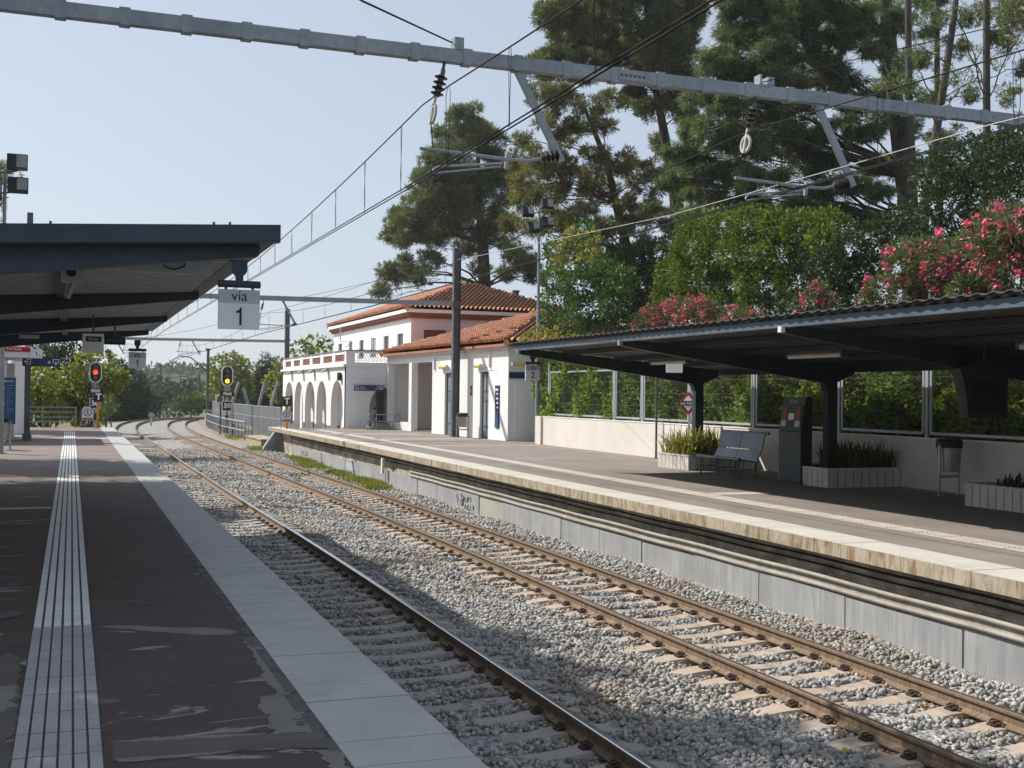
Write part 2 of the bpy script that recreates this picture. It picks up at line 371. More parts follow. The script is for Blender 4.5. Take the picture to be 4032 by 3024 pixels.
def npmesh(name, V, Fq, m, parent=None, k=4):
    """fast mesh from arrays; all faces have k corners"""
    o0 = org(parent); V = np.asarray(V, np.float32) - np.array(o0, np.float32); Fq = np.asarray(Fq, np.int32)
    me = bpy.data.meshes.new(name); me.vertices.add(len(V)); me.vertices.foreach_set('co', V.ravel())
    me.loops.add(Fq.size); me.loops.foreach_set('vertex_index', Fq.ravel())
    me.polygons.add(len(Fq)); me.polygons.foreach_set('loop_start', np.arange(len(Fq), dtype=np.int32) * k)
    try: me.polygons.foreach_set('loop_total', np.full(len(Fq), k, np.int32))
    except Exception: pass
    me.materials.append(m); me.update(calc_edges=True); me.validate()
    o = bpy.data.objects.new(name, me); COL.objects.link(o)
    if parent is not None: o.parent = parent
    ORG[o.name] = o0; return o
def tag(o, label=None, cat=None, group=None, kind=None):
    if label: o['label'] = label
    if cat: o['category'] = cat
    if group: o['group'] = group
    if kind: o['kind'] = kind
    return o
def thing(name, label, cat, loc, group=None):
    o = bpy.data.objects.new(name, None); COL.objects.link(o); o.empty_display_size = .1
    o.location = Vector([float(q) for q in loc]); ORG[o.name] = Vector([float(q) for q in loc]); return tag(o, label, cat, group)
def copy_tree(o, parent=None):
    c = o.copy(); COL.objects.link(c)
    if parent is not None: c.parent = parent
    for ch in list(o.children): copy_tree(ch, c)
    return c
def move_to(o, loc, rz=None):
    o.location = Vector([float(q) for q in loc])
    if rz is not None: o.rotation_euler = (0, 0, rz)
    return o
def text(name, s, size, c, u, v, m, parent=None, depth=.002, align='CENTER', bold=0.):
    """raised lettering centred at c; u is the reading direction, v is up"""
    cu = bpy.data.curves.new(name, 'FONT'); cu.body = s; cu.size = size; cu.align_x = align; cu.align_y = 'CENTER'
    cu.extrude = depth; cu.offset = bold; cu.resolution_u = 4
    t = bpy.data.objects.new(name, cu); COL.objects.link(t)
    dg = bpy.context.evaluated_depsgraph_get(); me = bpy.data.meshes.new_from_object(t.evaluated_get(dg)); bpy.data.objects.remove(t)
    u, v = Vector(u).normalized(), Vector(v).normalized(); w = u.cross(v); c = Vector([float(q) for q in c]) - org(parent)
    M = Matrix(((u.x, v.x, w.x, c.x), (u.y, v.y, w.y, c.y), (u.z, v.z, w.z, c.z), (0, 0, 0, 1)))
    me.transform(M); me.materials.clear(); me.materials.append(m); me.name = name
    o = bpy.data.objects.new(name, me); COL.objects.link(o)
    if parent is not None: o.parent = parent
    ORG[o.name] = org(parent); return o
XD, YD, ZD = Vector((1, 0, 0)), Vector((0, 1, 0)), Vector((0, 0, 1))

# ------------------------------------------------------------------ lines of the track and the platform edges (metres, y along the track)
def smooth_path(pts, step=.6, sig=4.0):
    P = np.array(pts, float); d = np.r_[0, np.cumsum(np.hypot(*np.diff(P, axis=0).T))]
    s = np.arange(0, d[-1], step); q = np.c_[np.interp(s, d, P[:, 0]), np.interp(s, d, P[:, 1])]
    k = int(sig / step); w = np.exp(-.5 * (np.arange(-2 * k, 2 * k + 1) / k) ** 2); w /= w.sum()
    pad = np.vstack([2 * q[0] - q[1:2 * k + 1][::-1], q, 2 * q[-1] - q[-2 * k - 1:-1][::-1]])
    return np.c_[np.convolve(pad[:, 0], w, 'valid'), np.convolve(pad[:, 1], w, 'valid')]
T1 = smooth_path([(3.68, -4), (3.68, 6), (3.70, 10), (3.77, 14), (3.80, 20), (3.80, 26), (3.72, 32), (3.69, 53), (3.74, 68), (3.68, 82), (3.95, 95), (4.35, 103), (5.0, 111.5), (6.2, 121), (8.2, 129.5), (10.6, 134), (13.5, 137.5), (20, 141), (28, 143)])
T2 = smooth_path([(7.77, -4), (7.78, 7), (7.82, 11), (7.84, 15), (7.97, 21), (7.97, 29), (7.9, 36), (7.82, 44), (7.7, 56), (7.6, 72), (7.65, 83.5), (8.2, 100.5), (9.0, 110.5), (10.0, 120), (11.3, 127), (13.5, 132), (20, 136.5), (28, 139)])
def path_frames(P):
    t = np.gradient(P, axis=0); t /= np.linalg.norm(t, axis=1)[:, None]; return t, np.c_[t[:, 1], -t[:, 0]]
_fy = [-4, 3, 9.7, 11.5, 15, 22, 30, 44, 60, 70]; _fx = [9.5, 9.5, 9.52, 9.56, 9.66, 9.72, 9.85, 10.08, 10.12, 10.15]
def XF(y): return np.interp(y, _fy, _fx)      # front edge of the far platform
RAILZ, ZR = -.95, .12                        # rail tops, far platform floor

def struct(o): return tag(o, kind='structure')

# ------------------------------------------------------------------ ground, hills
g = MB(); g.add([(-900, -60, -1.45), (2600, -60, -1.45), (2600, 3000, -1.45), (-900, 3000, -1.45)], [(0, 1, 2, 3)])
struct(g.build('ground', GROUND))
def terrain(name, x0, x1, y0, y1, nx, ny, h, m):
    xs, ys = np.linspace(x0, x1, nx), np.linspace(y0, y1, ny); Xg, Yg = np.meshgrid(xs, ys); Zg = h(Xg, Yg)
    V = np.c_[Xg.ravel(), Yg.ravel(), Zg.ravel()]; i = np.arange(nx * ny).reshape(ny, nx)
    Fq = np.c_[i[:-1, :-1].ravel(), i[:-1, 1:].ravel(), i[1:, 1:].ravel(), i[1:, :-1].ravel()]
    return npmesh(name, V, Fq, m)
struct(terrain('hillside', 18.0, 90, 2, 130, 60, 90, lambda x, y: np.where(y > 44, .1, 1) * 3.0 * (1 - np.exp(-np.maximum(x - 18.3, 0) / 3.5)) - .1 + .25 * np.sin(x * .7 + y * .4), BANK))

# ------------------------------------------------------------------ ballast
def wob(x, y): return .018 * np.sin(x * 3.1 + y * 1.7) + .02 * np.sin(x * 1.3 - y * .9) + .012 * np.sin(x * 5.7 + y * 4.1)
BZ = -1.165
def bed_h(x, y):
    c1 = np.interp(y, T1[:, 1], T1[:, 0]); c2 = np.interp(y, T2[:, 1], T2[:, 0])
    mid = np.exp(-((x - (c1 + c2) / 2) / .7) ** 2) * .055 + np.exp(-((x - c2 - 1.75) / .5) ** 2) * .05
    return BZ + mid + wob(x, y)
mid = (T1[:len(T2)] + T2[:len(T1)][:len(T1)]) / 2 if len(T1) == len(T2) else None
ys = np.arange(-4, 142, .25)
tmid, nmid = path_frames(T1)
rows = []; offs = np.linspace(-2.4, 6.9, 60)
for p, nn in zip(T1, nmid):
    q = p[None] + nn[None] * offs[:, None]
    rows.append(np.c_[q, np.where(offs < -2.2, BZ - .35, np.where(offs > 6.7, BZ - .2, 0)) + np.where((offs >= -2.2) & (offs <= 6.7), bed_h(q[:, 0], q[:, 1]) if p[1] < 95 else BZ + .02, 0)])
V = np.vstack(rows); nr, ncl = len(T1), len(offs); ii = np.arange(nr * ncl).reshape(nr, ncl)
struct(npmesh('ballast_bed', V, np.c_[ii[:-1, :-1].ravel(), ii[:-1, 1:].ravel(), ii[1:, 1:].ravel(), ii[1:, :-1].ravel()], BED))
# loose stones lying on the bed (uncountable)
SL1 = np.arange(0, len(T1)); ycs = []
def scatter(y0, y1, dens, s0, s1):
    n = int((y1 - y0) * 8.6 * dens); y = RNG.uniform(y0, y1, n); x = RNG.uniform(1.75, 10.35, n)
    x = np.minimum(x, XF(y) + .2)
    z = bed_h(x, y); keep = np.ones(n, bool)
    for P in (T1, T2):
        c = np.interp(y, P[:, 1], P[:, 0]); dx = np.abs(x - c)
        near = np.abs(y / .6 - np.round(y / .6)) * .6 < .145
        keep &= ~((dx < 1.3) & near & (RNG.random(n) < .975)); keep &= ~(np.abs(dx - .75) < .085)
    x, y, z = x[keep], y[keep], z[keep]; n = len(x)
    s = RNG.uniform(s0, s1, n)
    base = np.array([(-1, -1, -.7), (1, -1, -.7), (1, 1, -.7), (-1, 1, -.7), (-1, -1, .7), (1, -1, .7), (1, 1, .7), (-1, 1, .7)], float) * .58
    v = base[None] * RNG.uniform(.55, 1.25, (n, 8, 3)) * s[:, None, None]
    ax = RNG.normal(size=(n, 3)); ax /= np.linalg.norm(ax, axis=1)[:, None]; th = RNG.uniform(0, 6.28, n)
    c, sn = np.cos(th)[:, None, None], np.sin(th)[:, None, None]; A = ax[:, None, :]
    v = v * c + np.cross(np.broadcast_to(A, v.shape), v) * sn + A * (v * A).sum(2, keepdims=True) * (1 - c)
    v += np.c_[x, y, z + RNG.uniform(-.01, .03, n)][:, None, :]
    return v.reshape(-1, 3)
VS = np.vstack([scatter(5.2, 10, 520, .024, .052), scatter(10, 18, 450, .024, .052), scatter(18, 32, 260, .032, .06), scatter(32, 66, 100, .045, .075)])
nst = len(VS) // 8; fb = np.array([(0, 3, 2, 1), (4, 5, 6, 7), (0, 1, 5, 4), (1, 2, 6, 5), (2, 3, 7, 6), (3, 0, 4, 7)])
bs = npmesh('ballast_stones', VS, (fb[None] + (np.arange(nst) * 8)[:, None, None]).reshape(-1, 4), STONE); bs.data.materials.append(STONER)
_c = VS.reshape(-1, 8, 3).mean(1); _d = np.minimum(np.abs(np.abs(_c[:, 0] - np.interp(_c[:, 1], T1[:, 1], T1[:, 0])) - .75), np.abs(np.abs(_c[:, 0] - np.interp(_c[:, 1], T2[:, 1], T2[:, 0])) - .75))
bs.data.polygons.foreach_set('material_index', np.repeat((RNG.random(nst) < np.exp(-(_d / .20) ** 2) * .85).astype(np.int32), 6))
tag(bs, 'loose crushed grey ballast stones between and beside the rails', 'ballast', kind='stuff')

# ------------------------------------------------------------------ rails
def rail(P, off, top, label):
    t, nn = path_frames(P); Q = P + nn * off
    prof = [(-.072, -.165), (-.072, -.152), (-.03, -.138), (-.009, -.125), (-.009, -.05), (-.032, -.04), (-.036, -.032), (-.036, -.008), (-.026, 0), (.026, 0), (.036, -.008), (.036, -.032), (.032, -.04), (.009, -.05), (.009, -.125), (.03, -.138), (.072, -.152), (.072, -.165)]
    mb = MB(); n = len(prof); vs = []
    for p, w in zip(Q, nn):
        for a, b_ in prof: vs.append((p[0] + w[0] * a, p[1] + w[1] * a, RAILZ + b_))
    fs = []; mi = []
    for i in range(len(Q) - 1):
        for k in range(n):
            fs.append((i * n + k, i * n + (k + 1) % n, (i + 1) * n + (k + 1) % n, (i + 1) * n + k)); mi.append(1 if k in (7, 8, 9) else 0)
    mb.v = vs; mb.f = fs; mb.mi = mi
    return tag(mb.build('rail', [RUST, top]), label, 'rail', 'steel rails of the two tracks')
rail(T1, -.75, RAILTOP, 'rail closest to the near platform edge, seen only at the far bend')
rail(T1, .75, RAILTOP, 'rail with bright polished head, running alone through the shadow by the near platform')
rail(T2, -.75, RAILTOPB, 'left brown rusty rail of the sunlit right-hand track')
rail(T2, .75, RAILTOPB, 'right brown rusty rail, nearest the grey concrete blocks')

# sleepers with clips
def sleeper_mesh():
    st = [(-1.3, -.06, .11), (-1.22, -.02, .12), (-1.0, .006, .13), (-.85, .012, .13), (-.6, .012, .13), (-.42, -.012, .118), (-.2, -.026, .112), (0, -.028, .11), (.2, -.026, .112), (.42, -.012, .118), (.6, .012, .13), (.85, .012, .13), (1.0, .006, .13), (1.22, -.02, .12), (1.3, -.06, .11)]
    vs = []; fs = []
    for x, h, w in st:
        vs += [(x, -w - .015, -.2), (x, -w - .015, h - .03), (x, -w, h), (x, w, h), (x, w + .015, h - .03), (x, w + .015, -.2)]
    for i in range(len(st) - 1):
        for k in range(6): fs.append((i * 6 + k, i * 6 + (k + 1) % 6, (i + 1) * 6 + (k + 1) % 6, (i + 1) * 6 + k))
    fs += [tuple(range(5, -1, -1)), tuple(len(vs) - 6 + k for k in range(6))]
    m = MB(); m.add(vs, fs); return m
def clip_mesh():
    m = MB()
    for sy in (-1, 1):
        pts = [(.085 + .03 * math.cos(a), sy * (.035 + .03 * math.sin(a)), .02 + .028 * max(0, math.sin(a * .5))) for a in np.linspace(0, 5.2, 10)]
        m.tube(pts, .011, 6)
    m.box(.06, .15, -.055, .055, -.005, .018); m.cyl((.11, 0, .0), (.11, 0, .045), .018, 6)
    return m
SZ = RAILZ - .165 - .012
def sleepers(P, m, label, group, y0, y1, ynear):
    s0 = tag(sleeper_mesh().build('sleeper', m), label, 'sleeper', group); c0 = clip_mesh().build('rail_clip', CLIP)
    t, nn = path_frames(P); first = True; cl = []
    for k in range(int(y0 / .6), int(y1 / .6) + 1):
        y = k * .6; x = np.interp(y, P[:, 1], P[:, 0]); i = int(np.argmin(abs(P[:, 1] - y)))
        o = s0 if first else s0.copy()
        if not first: COL.objects.link(o)
        rz = math.atan2(-nn[i][1], nn[i][0]) * -1
        o.location = (x, y, SZ); o.rotation_euler = (random.uniform(-.006, .006), random.uniform(-.006, .006), rz + random.uniform(-.01, .01))
        if y < ynear:
            for px, fl in ((-.75, 1), (-.75, -1), (.75, 1), (.75, -1)):
                c = c0 if not cl else c0.copy()
                if cl: COL.objects.link(c)
                cl.append(c); c.parent = o; c.location = (px, 0, .014); c.rotation_euler = (0, 0, 0 if fl > 0 else math.pi)
        first = False
sleepers(T1, SLEEPG, 'weathered concrete sleeper under the near track, half hidden by the platform edge', 'concrete sleepers of the near track', 5.4, 78, 30)
sleepers(T2, SLEEP, 'brown stained concrete sleeper under the far sunlit track', 'concrete sleepers of the far track', 5.4, 86, 34)

# ------------------------------------------------------------------ near platform
PE = 67.3
p = MB(); p.box(-14, 1.47, -6, PE, -1.4, 0)
plat = struct(p.build('platform', ASPH_L))
c = MB(); y = -5.0; k = 0
while y < PE - .1:
    y2 = min(y + .47, PE); sk = .028   # joints run slightly askew
    if y2 < 16:
        g_ = random.choice((.003, .004, .007, .009)); zz_ = .006 + random.uniform(-.003, .003)
        c.hexa([(1.475, y + g_, -.3), (2.17, y + g_ - .02, -.3), (2.17, y2 - g_ - .02, -.3), (1.475, y2 - g_, -.3), (1.475, y + g_, zz_), (2.17, y + g_ - .02, zz_ + random.uniform(-.002, .002)), (2.17, y2 - g_ - .02, zz_), (1.475, y2 - g_, zz_)])
    else: c.box(1.475, 2.17, y + .003, y2 - .003, -.3, .006)
    y = y2
c.build('coping', COP_L, plat)
b = MB(); b.box(1.5, 2.09, -5, PE, -1.4, -.05); b.build('edge_wall', CONCD, plat)
j = MB()
for kk in range(60):   # cracked cement joint beside the coping
    yy = -3 + kk * .5; j.box(1.40 + random.uniform(-.03, .01), 1.474, yy, yy + random.uniform(.3, .5), -.01, .0035)
j.build('joint_strip', mat('grey_mortar_joint', (.13, .125, .118), (.075, .07, .065), 5, .9, grain=.2), plat)
def tactile(y0, y1, m, name, rib, L=.475):
    t = MB(); y = y0; w = .482 / 6
    while y < y1 - .05:
        for q in range(6):
            a = -.283 + q * w; wdt = .0 + rib
            t.box(a + (w - wdt) / 2, a + (w + wdt) / 2, y + .009, min(y + L, y1) - .009, -.02, .009 + random.uniform(-.002, .002))
        y += L
    return t.build(name, m, plat)
gsl = MB(); gsl.box(-.285, .201, -3, 60.4, -.02, .003); gsl.build('tactile_bed', TACGAP, plat)
tactile(-2.5, 10.8, TACOLD, 'old_tactile_tiles', .066)
tactile(10.8, 60.3, TACNEW, 'new_tactile_tiles', .06, .24)
CEM = m_coping('bare_worn_cement', (.15, .14, .128), (.215, .20, .185), False); CEM2 = m_coping('grey_repair_cement', (.085, .076, .07), (.125, .113, .104), False)
PZ = [.0012]
def patch(pts, m_, rough=.012, z=0):
    PZ[0] += .00035; z = PZ[0]
    P = [aZ(x, y, 0) for x, y in pts]; out = []
    for a_, b2 in zip(P, P[1:] + P[:1]):
        L = float(np.linalg.norm(b2 - a_)); k_ = max(2, int(L / .03)); d_ = (b2 - a_) / (L + 1e-9); nr_ = np.array([-d_[1], d_[0], 0]); w_ = 0
        for i in range(k_): w_ = w_ * .7 + random.gauss(0, rough); out.append(a_ + (b2 - a_) * i / k_ + nr_ * w_)
    o_ = MB(); o_.add([(q[0], q[1], z) for q in out], [tuple(range(len(out)))]); return o_.build('worn_patch', m_, plat)
patch([(390, 2468), (470, 2462), (640, 2470), (840, 2472), (925, 2484), (930, 2492), (900, 2500), (800, 2503), (650, 2490), (500, 2478)], CEM, .006)
patch([(440, 2366), (540, 2364), (635, 2379), (560, 2374)], CEM2, .003)
patch([(962, 2506), (1000, 2590), (1050, 2650), (1062, 2700), (1085, 2735), (1015, 2745), (1018, 2790), (1058, 2815), (1060, 2895), (1130, 2893), (1245, 2878), (1256, 2862), (1170, 2745), (1080, 2625), (1005, 2520)], CEM, .012)
patch([(1150, 2830), (1195, 2822), (1225, 2850), (1180, 2866), (1160, 2850)], ASPH_L, .012, .0034)
patch([(430, 2930), (560, 2916), (900, 2900), (1262, 2880), (1322, 2952), (1180, 2945), (900, 2968), (560, 2990), (436, 2996)], CEM2, .01, .0028)
patch([(440, 2925), (640, 2905), (900, 2893), (1080, 2890), (900, 2902), (620, 2918)], CEM, .008, .0036)
patch([(450, 2990), (700, 2972), (950, 2955), (1090, 2950), (900, 2966), (640, 2988), (470, 3004)], CEM, .008, .0036)
patch([(1180, 2955), (1262, 2972), (1290, 3040), (1395, 3050), (1340, 2965)], CEM, .012)
patch([(-300, 2650), (-60, 2610), (30, 2570), (88, 2590), (70, 2760), (45, 2900), (20, 3060), (-300, 3060)], CEM2, .012)
patch([(-200, 2735), (20, 2710), (62, 2700), (45, 2790), (-10, 2810), (-200, 2850)], CEM, .02, .0032)
patch([(-120, 2430), (0, 2412), (60, 2408), (100, 2412), (70, 2428), (-20, 2446)], CEM2, .006)
patch([(0, 2305), (60, 2296), (110, 2300), (40, 2312)], CEM2, .01)
ln = MB(); ln.box(-3.5, -.3, 51.6, 52.5, -.01, .0035); ln.box(.22, 1.465, 51.6, 52.5, -.01, .0035); ln.box(-4, -.3, 21.6, 21.85, -.01, .0035)
ln.build('cross_line', STRIPE, plat)

# ------------------------------------------------------------------ far platform
ysr = np.r_[np.arange(-3, 61.6, 1.0), 61.6]; fp = MB(); n = len(ysr)
vs = []
for yy in ysr:
    xf = float(XF(yy)); vs += [(xf + .66, yy, ZR), (19.0, yy, ZR)]
fs = [(2 * i, 2 * i + 1, 2 * i + 3, 2 * i + 2) for i in range(n - 1)]
fp.add(vs, fs); fp.box(10.9, 19, 61.6, 62.0, -1.4, ZR - .002)
platr = struct(fp.build('platform', ASPH_R))
c = MB(); cf = MB(); yy = -2.5
while yy < 64:
    a, b_ = float(XF(yy)), float(XF(yy + .62)); e = .004 if yy < 30 else .002
    dz = random.uniform(-.003, .003); dx = random.uniform(-.008, .008)
    c.hexa([(a + dx, yy + e, ZR - .19), (a + .67, yy + e, ZR - .19), (b_ + .67, yy + .62 - e, ZR - .19), (b_ + dx, yy + .62 - e, ZR - .19), (a + dx, yy + e, ZR + .006 + dz), (a + .67, yy + e, ZR + .006 + dz), (b_ + .67, yy + .62 - e, ZR + .006 + dz), (b_ + dx, yy + .62 - e, ZR + .006 + dz)])
    cf.hexa([(a + dx - .006, yy + e, ZR - .188), (a + dx - .001, yy + e, ZR - .188), (b_ + dx - .001, yy + .62 - e, ZR - .188), (b_ + dx - .006, yy + .62 - e, ZR - .188), (a + dx - .006, yy + e, ZR - .004), (a + dx - .001, yy + e, ZR - .004), (b_ + dx - .001, yy + .62 - e, ZR - .004), (b_ + dx - .006, yy + .62 - e, ZR - .004)])
    yy += .62
c.build('coping', COP_R, platr); cf.build('coping_face', COP_F, platr)
def ribbon(off0, off1, z0, z1, m, name, parent, y0=-3, y1=64, step=1.0):
    r = MB(); q = np.r_[np.arange(y0, y1, step), y1]
    pr = [(off0, z0), (off1, z0), (off1, z1), (off0, z1)]; vs = []
    for t in q:
        xf = float(XF(t)); vs += [(xf + o_, t, z_) for o_, z_ in pr]
    fs = [(i * 4 + k, i * 4 + (k + 1) % 4, (i + 1) * 4 + (k + 1) % 4, (i + 1) * 4 + k) for i in range(len(q) - 1) for k in range(4)] + [(0, 1, 2, 3), tuple(4 * (len(q) - 1) + k for k in (3, 2, 1, 0))]
    r.add(vs, fs); return r.build(name, m, parent)
ribbon(.36, .6, -1.4, ZR - .2, BRICK, 'recessed_wall', platr)
ribbon(.25, .37, -1.4, -.47, mat('cream_ledge_stone', (.47, .43, .35), (.30, .26, .20), 2.6, .9, grain=.2, bmp=.3, stretch=(1, 2, 1)), 'ledge', platr, -3, 38)
def conduit(off, z, r, y0, y1, name, m=PIPE):
    q = np.arange(y0, y1, .8); t = MB(); t.tube([(float(XF(s)) + off, s, z + .006 * math.sin(s * 1.9)) for s in q], r, 8); return t.build(name, m, platr, True)
conduit(.225, -.44, .028, -3, 37, 'conduit'); conduit(.205, -.56, .03, -3, 37, 'conduit')
conduit(.30, -.20, .018, -3, 60, 'cable', WIRE); conduit(.32, -.30, .015, -3, 60, 'cable', WIRE)
def strip(x0, x1, y0, y1, m, name, tile=None):
    t = MB()
    if tile:
        q = y0
        while q < y1:
            e = np.interp(q, [12, 20, 37], [0, .1, .36]); rb = (x1 - x0) / 5
            t.hexa([(x0 + e, q + .006, ZR - .02), (x1 + e, q + .006, ZR - .02), (x1 + e, q + tile - .006, ZR - .02), (x0 + e, q + tile - .006, ZR - .02), (x0 + e, q + .006, ZR + .004), (x1 + e, q + .006, ZR + .004), (x1 + e, q + tile - .006, ZR + .004), (x0 + e, q + tile - .006, ZR + .004)])
            if q < 26:
                for k in range(5): t.box(x0 + e + rb * k + .02, x0 + e + rb * (k + 1) - .02, q + .02, q + tile - .02, ZR, ZR + .009)
            q += tile
    else: t.box(x0, x1, y0, y1, ZR - .02, ZR + .004)
    return t.build(name, m, platr)
strip(11.40, 11.82, 3, 60, STRIPE, 'tactile_line', .6)
for yy, x0, x1, w in ((47.5, 11.9, 16.3, .55), (41.5, 12.2, 16.9, .25), (53.5, 11.0, 15.6, .6), (33.0, 12.6, 15.2, .12), (20.1, 12.0, 13.2, .5)):
    strip(x0, x1, yy, yy + w, STRIPE, 'cross_line')

# grey concrete blocks in front of the far platform
edges = [3.0, 5.0, 7.0, 9.0, 11.0]
yy = 7.2; bl = []
cuts = [6.9, 8.9, 10.9, 13.2, 15.4, 17.4, 19.4, 21.3, 23.3, 25.2, 27.1, 29.0, 31.0, 33.0, 35.2, 37.2, 39.4, 41.6, 43.9, 46.2, 48.5, 51, 53.5, 56, 58.5]
for i in range(len(cuts) - 1):
    a, b_ = cuts[i] + .014, cuts[i + 1] - .014; o = .22 + random.uniform(-.014, .014); t = random.uniform(-.016, .016)
    m = MB(); x0, x1 = float(XF(a)) + o, float(XF(b_)) + o
    m.hexa([(x0, a, -1.5), (x0 + .03, a, -1.5), (x1 + .03, b_, -1.5), (x1, b_, -1.5), (x0, a, -.62 + t), (x0 + .03, a, -.62 + t), (x1 + .03, b_, -.62 + t), (x1, b_, -.62 + t)])
    lab = 'plain grey concrete block in the row below the far platform edge'; mm = BLOCK
    if cuts[i] == 29.0: lab = 'grey concrete block with a black scribbled graffiti tag'
    if cuts[i] == 27.1: lab = 'beige repainted concrete block beside the graffiti block'; mm = mat('beige_painted_concrete', (.40, .385, .33), (.34, .33, .28), 1, .85)
    if cuts[i] == 43.9: lab = 'concrete block with a pale blue paint patch'
    if cuts[i] == 53.5: lab = 'far concrete block with dark grey painted letters'
    o_ = tag(m.build('concrete_block', mm), lab, 'concrete block', 'grey concrete blocks along the far platform')
    if cuts[i] in (29.0, 53.5):
        g_ = MB(); xs = float(XF(a)) + o - .004; L = b_ - a
        # strokes of the tag: (along the block from its far end, height) pairs
        st = [[(.05, .12), (.10, -.02), (.06, -.12), (.14, -.2)], [(.01, .06), (.02, -.02)], [(.22, .14), (.22, .08), (.27, .07), (.28, .14)], [(.25, .02), (.22, -.06), (.24, -.18), (.29, -.18), (.29, -.03), (.25, .02)], [(.33, .1), (.34, -.18)], [(.38, .1), (.35, -.16)], [(.44, .07), (.41, .0), (.45, -.06), (.49, 0), (.44, .07)], [(.41, -.24), (.44, -.12), (.5, -.22)], [(.55, .1), (.55, -.03), (.59, .12), (.6, -.03)], [(.54, -.12), (.53, -.24), (.6, -.3), (.66, -.2)], [(.58, -.1), (.6, -.3)], [(.66, .05), (.69, .12), (.72, .03), (.68, 0)], [(.68, -.1), (.73, -.25)], [(.8, -.08), (.82, -.2)], [(.85, -.1), (.83, -.22)]]
        if cuts[i] == 53.5: st = [[(.15, .1), (.2, -.1), (.28, .1)], [(.36, .1), (.36, -.1), (.45, -.1)], [(.52, .1), (.62, .1), (.55, -.1), (.64, -.1)], [(.7, .1), (.72, -.1), (.8, 0), (.7, .02)]]
        for s in st: g_.tube([(float(np.interp(b_ - u_ * L * .95, [a, b_], [x0, x1])) - .004, b_ - u_ * L * .95, -.83 + v_) for u_, v_ in s], .012, 5)
        g_.build('graffiti_tag', mat('faded_black_spray', (.07, .07, .085), (.12, .12, .14), 8, .8), o_)
    if cuts[i] == 43.9:
        g_ = MB(); g_.add([(x1 - .005, b_ - .3, -.72), (x0 - .005, a + .6, -.7), (x0 - .005, a + .4, -.95), (x1 - .005, b_ - .5, -.98), (x1 - .005, b_ - .15, -.85)], [(0, 1, 2, 3, 4)])
        g_.build('paint_patch', mat('pale_blue_spray', (.36, .46, .52), (.42, .48, .52), 2, .8), o_)
q = aZ(3326, 2952, -1.09); m = MB(); m.box(q[0] - .016, q[0] + .016, q[1] - .012, q[1] + .012, q[2] - .01, q[2] + .02); tag(m.build('litter', mat('yellow_plastic', (.75, .6, .03), (.7, .55, .03), 3, .4)), 'tiny yellow piece of litter on the ballast between the two tracks', 'litter')
# white marker box on the cables and the concrete buttress that ends the platform
w = MB(); q = aX(1494, 1850, 9.95); w.box(10.02, 10.1, q[1] - .08, q[1] + .08, -.72, -.2)
tag(w.build('marker_post', WHITE2), 'small white marker post clipped to the cables under the far platform', 'marker post')
w = MB(); w.prism([(10.05, 62.0, ZR - .2), (10.05, 62.0, -1.3), (9.45, 62.0, -1.3), (9.5, 62.0, -.9)], (0, .55, 0)); w.box(10.05, 11, 62.05, 62.5, -1.4, ZR - .2)
tag(w.build('concrete_buttress', CONCD), 'sloping grey concrete buttress closing the far end of the far platform', 'buttress')

# ------------------------------------------------------------------ platform canopies
def corrugated(name, x0, x1, y0, y1, zf, pitch, amp, m, parent, thick=.03):
    nn = int((y1 - y0) / pitch * 4); q = np.linspace(y0, y1, nn + 1); mb = MB(); vs = []
    sq = [0, 1, 1, 0]
    for i, t in enumerate(q):
        d = amp * sq[i % 4]
        for x in (x0, x1): vs += [(x, t, zf(x) + d), (x, t, zf(x) + d + .012)]
    fs = []
    for i in range(nn):
        a, b_ = i * 4, i * 4 + 4
        fs += [(a, a + 2, b_ + 2, b_), (a + 1, b_ + 1, b_ + 3, a + 3), (a, b_, b_ + 1, a + 1), (a + 2, a + 3, b_ + 3, b_ + 2)]
    mb.add(vs, fs); return mb.build(name, m, parent)
# near platform canopy
lc = thing('platform_canopy', 'dark blue canopy over the near platform, its end fascia against the sky', 'canopy', (-3.4, 11.5, 0))
zl = lambda x: 3.545 + .057 * (x - 1.65)
for k, yb in enumerate((11.75, 17.6, 23.55, 29.4)):
    m = MB(); m.prism([(1.70, yb - .08, 3.38), (1.72, yb - .08, 3.40), (1.72, yb - .08, 3.505), (-5.2, yb - .08, 3.12), (-5.2, yb - .08, 2.92), (-3.9, yb - .08, 2.80), (-3.4, yb - .08, 2.78)], (0, .16, 0))
    m.build('beam', STEELBLUE, lc)
    m = MB(); m.box(-3.6, -3.25, yb - .075, yb + .075, 0, 2.95); m.build('column', STEELBLUE, lc)
corrugated('roof_sheet', -5.3, 1.62, 11.5, 29.9, lambda x: zl(x) - .06, .30, .085, ROOFSHEET, lc)
m = MB(); m.prism([(1.88, 11.40, 3.50), (1.88, 11.40, 3.673), (-5.3, 11.40, 3.263), (-5.3, 11.40, 3.09)], (0, .09, 0)); m.build('end_fascia', STEELBLUE, lc)
m = MB(); m.prism([(1.62, 11.49, 3.48), (1.84, 11.49, 3.50), (1.84, 11.49, 3.665), (1.62, 11.49, 3.645)], (0, 18.4, 0)); m.build('gutter', STEELBLUE, lc)
for x in (-.15, -2.2):
    m = MB(); m.box(x - .06, x + .06, 11.8, 29.8, zl(x) - .13, zl(x) - .012); m.build('purlin', DARKSTEEL, lc)
m = MB()
for x, y in ((1.25, 11.43), (1.4, 11.43), (-.2, 11.43)): m.cyl((x, y, 3.66 + .0571 * (x - 1.88)), (x, y, 3.70 + .0571 * (x - 1.88)), .012, 8)
m.build('bolt', GALVDARK, lc)
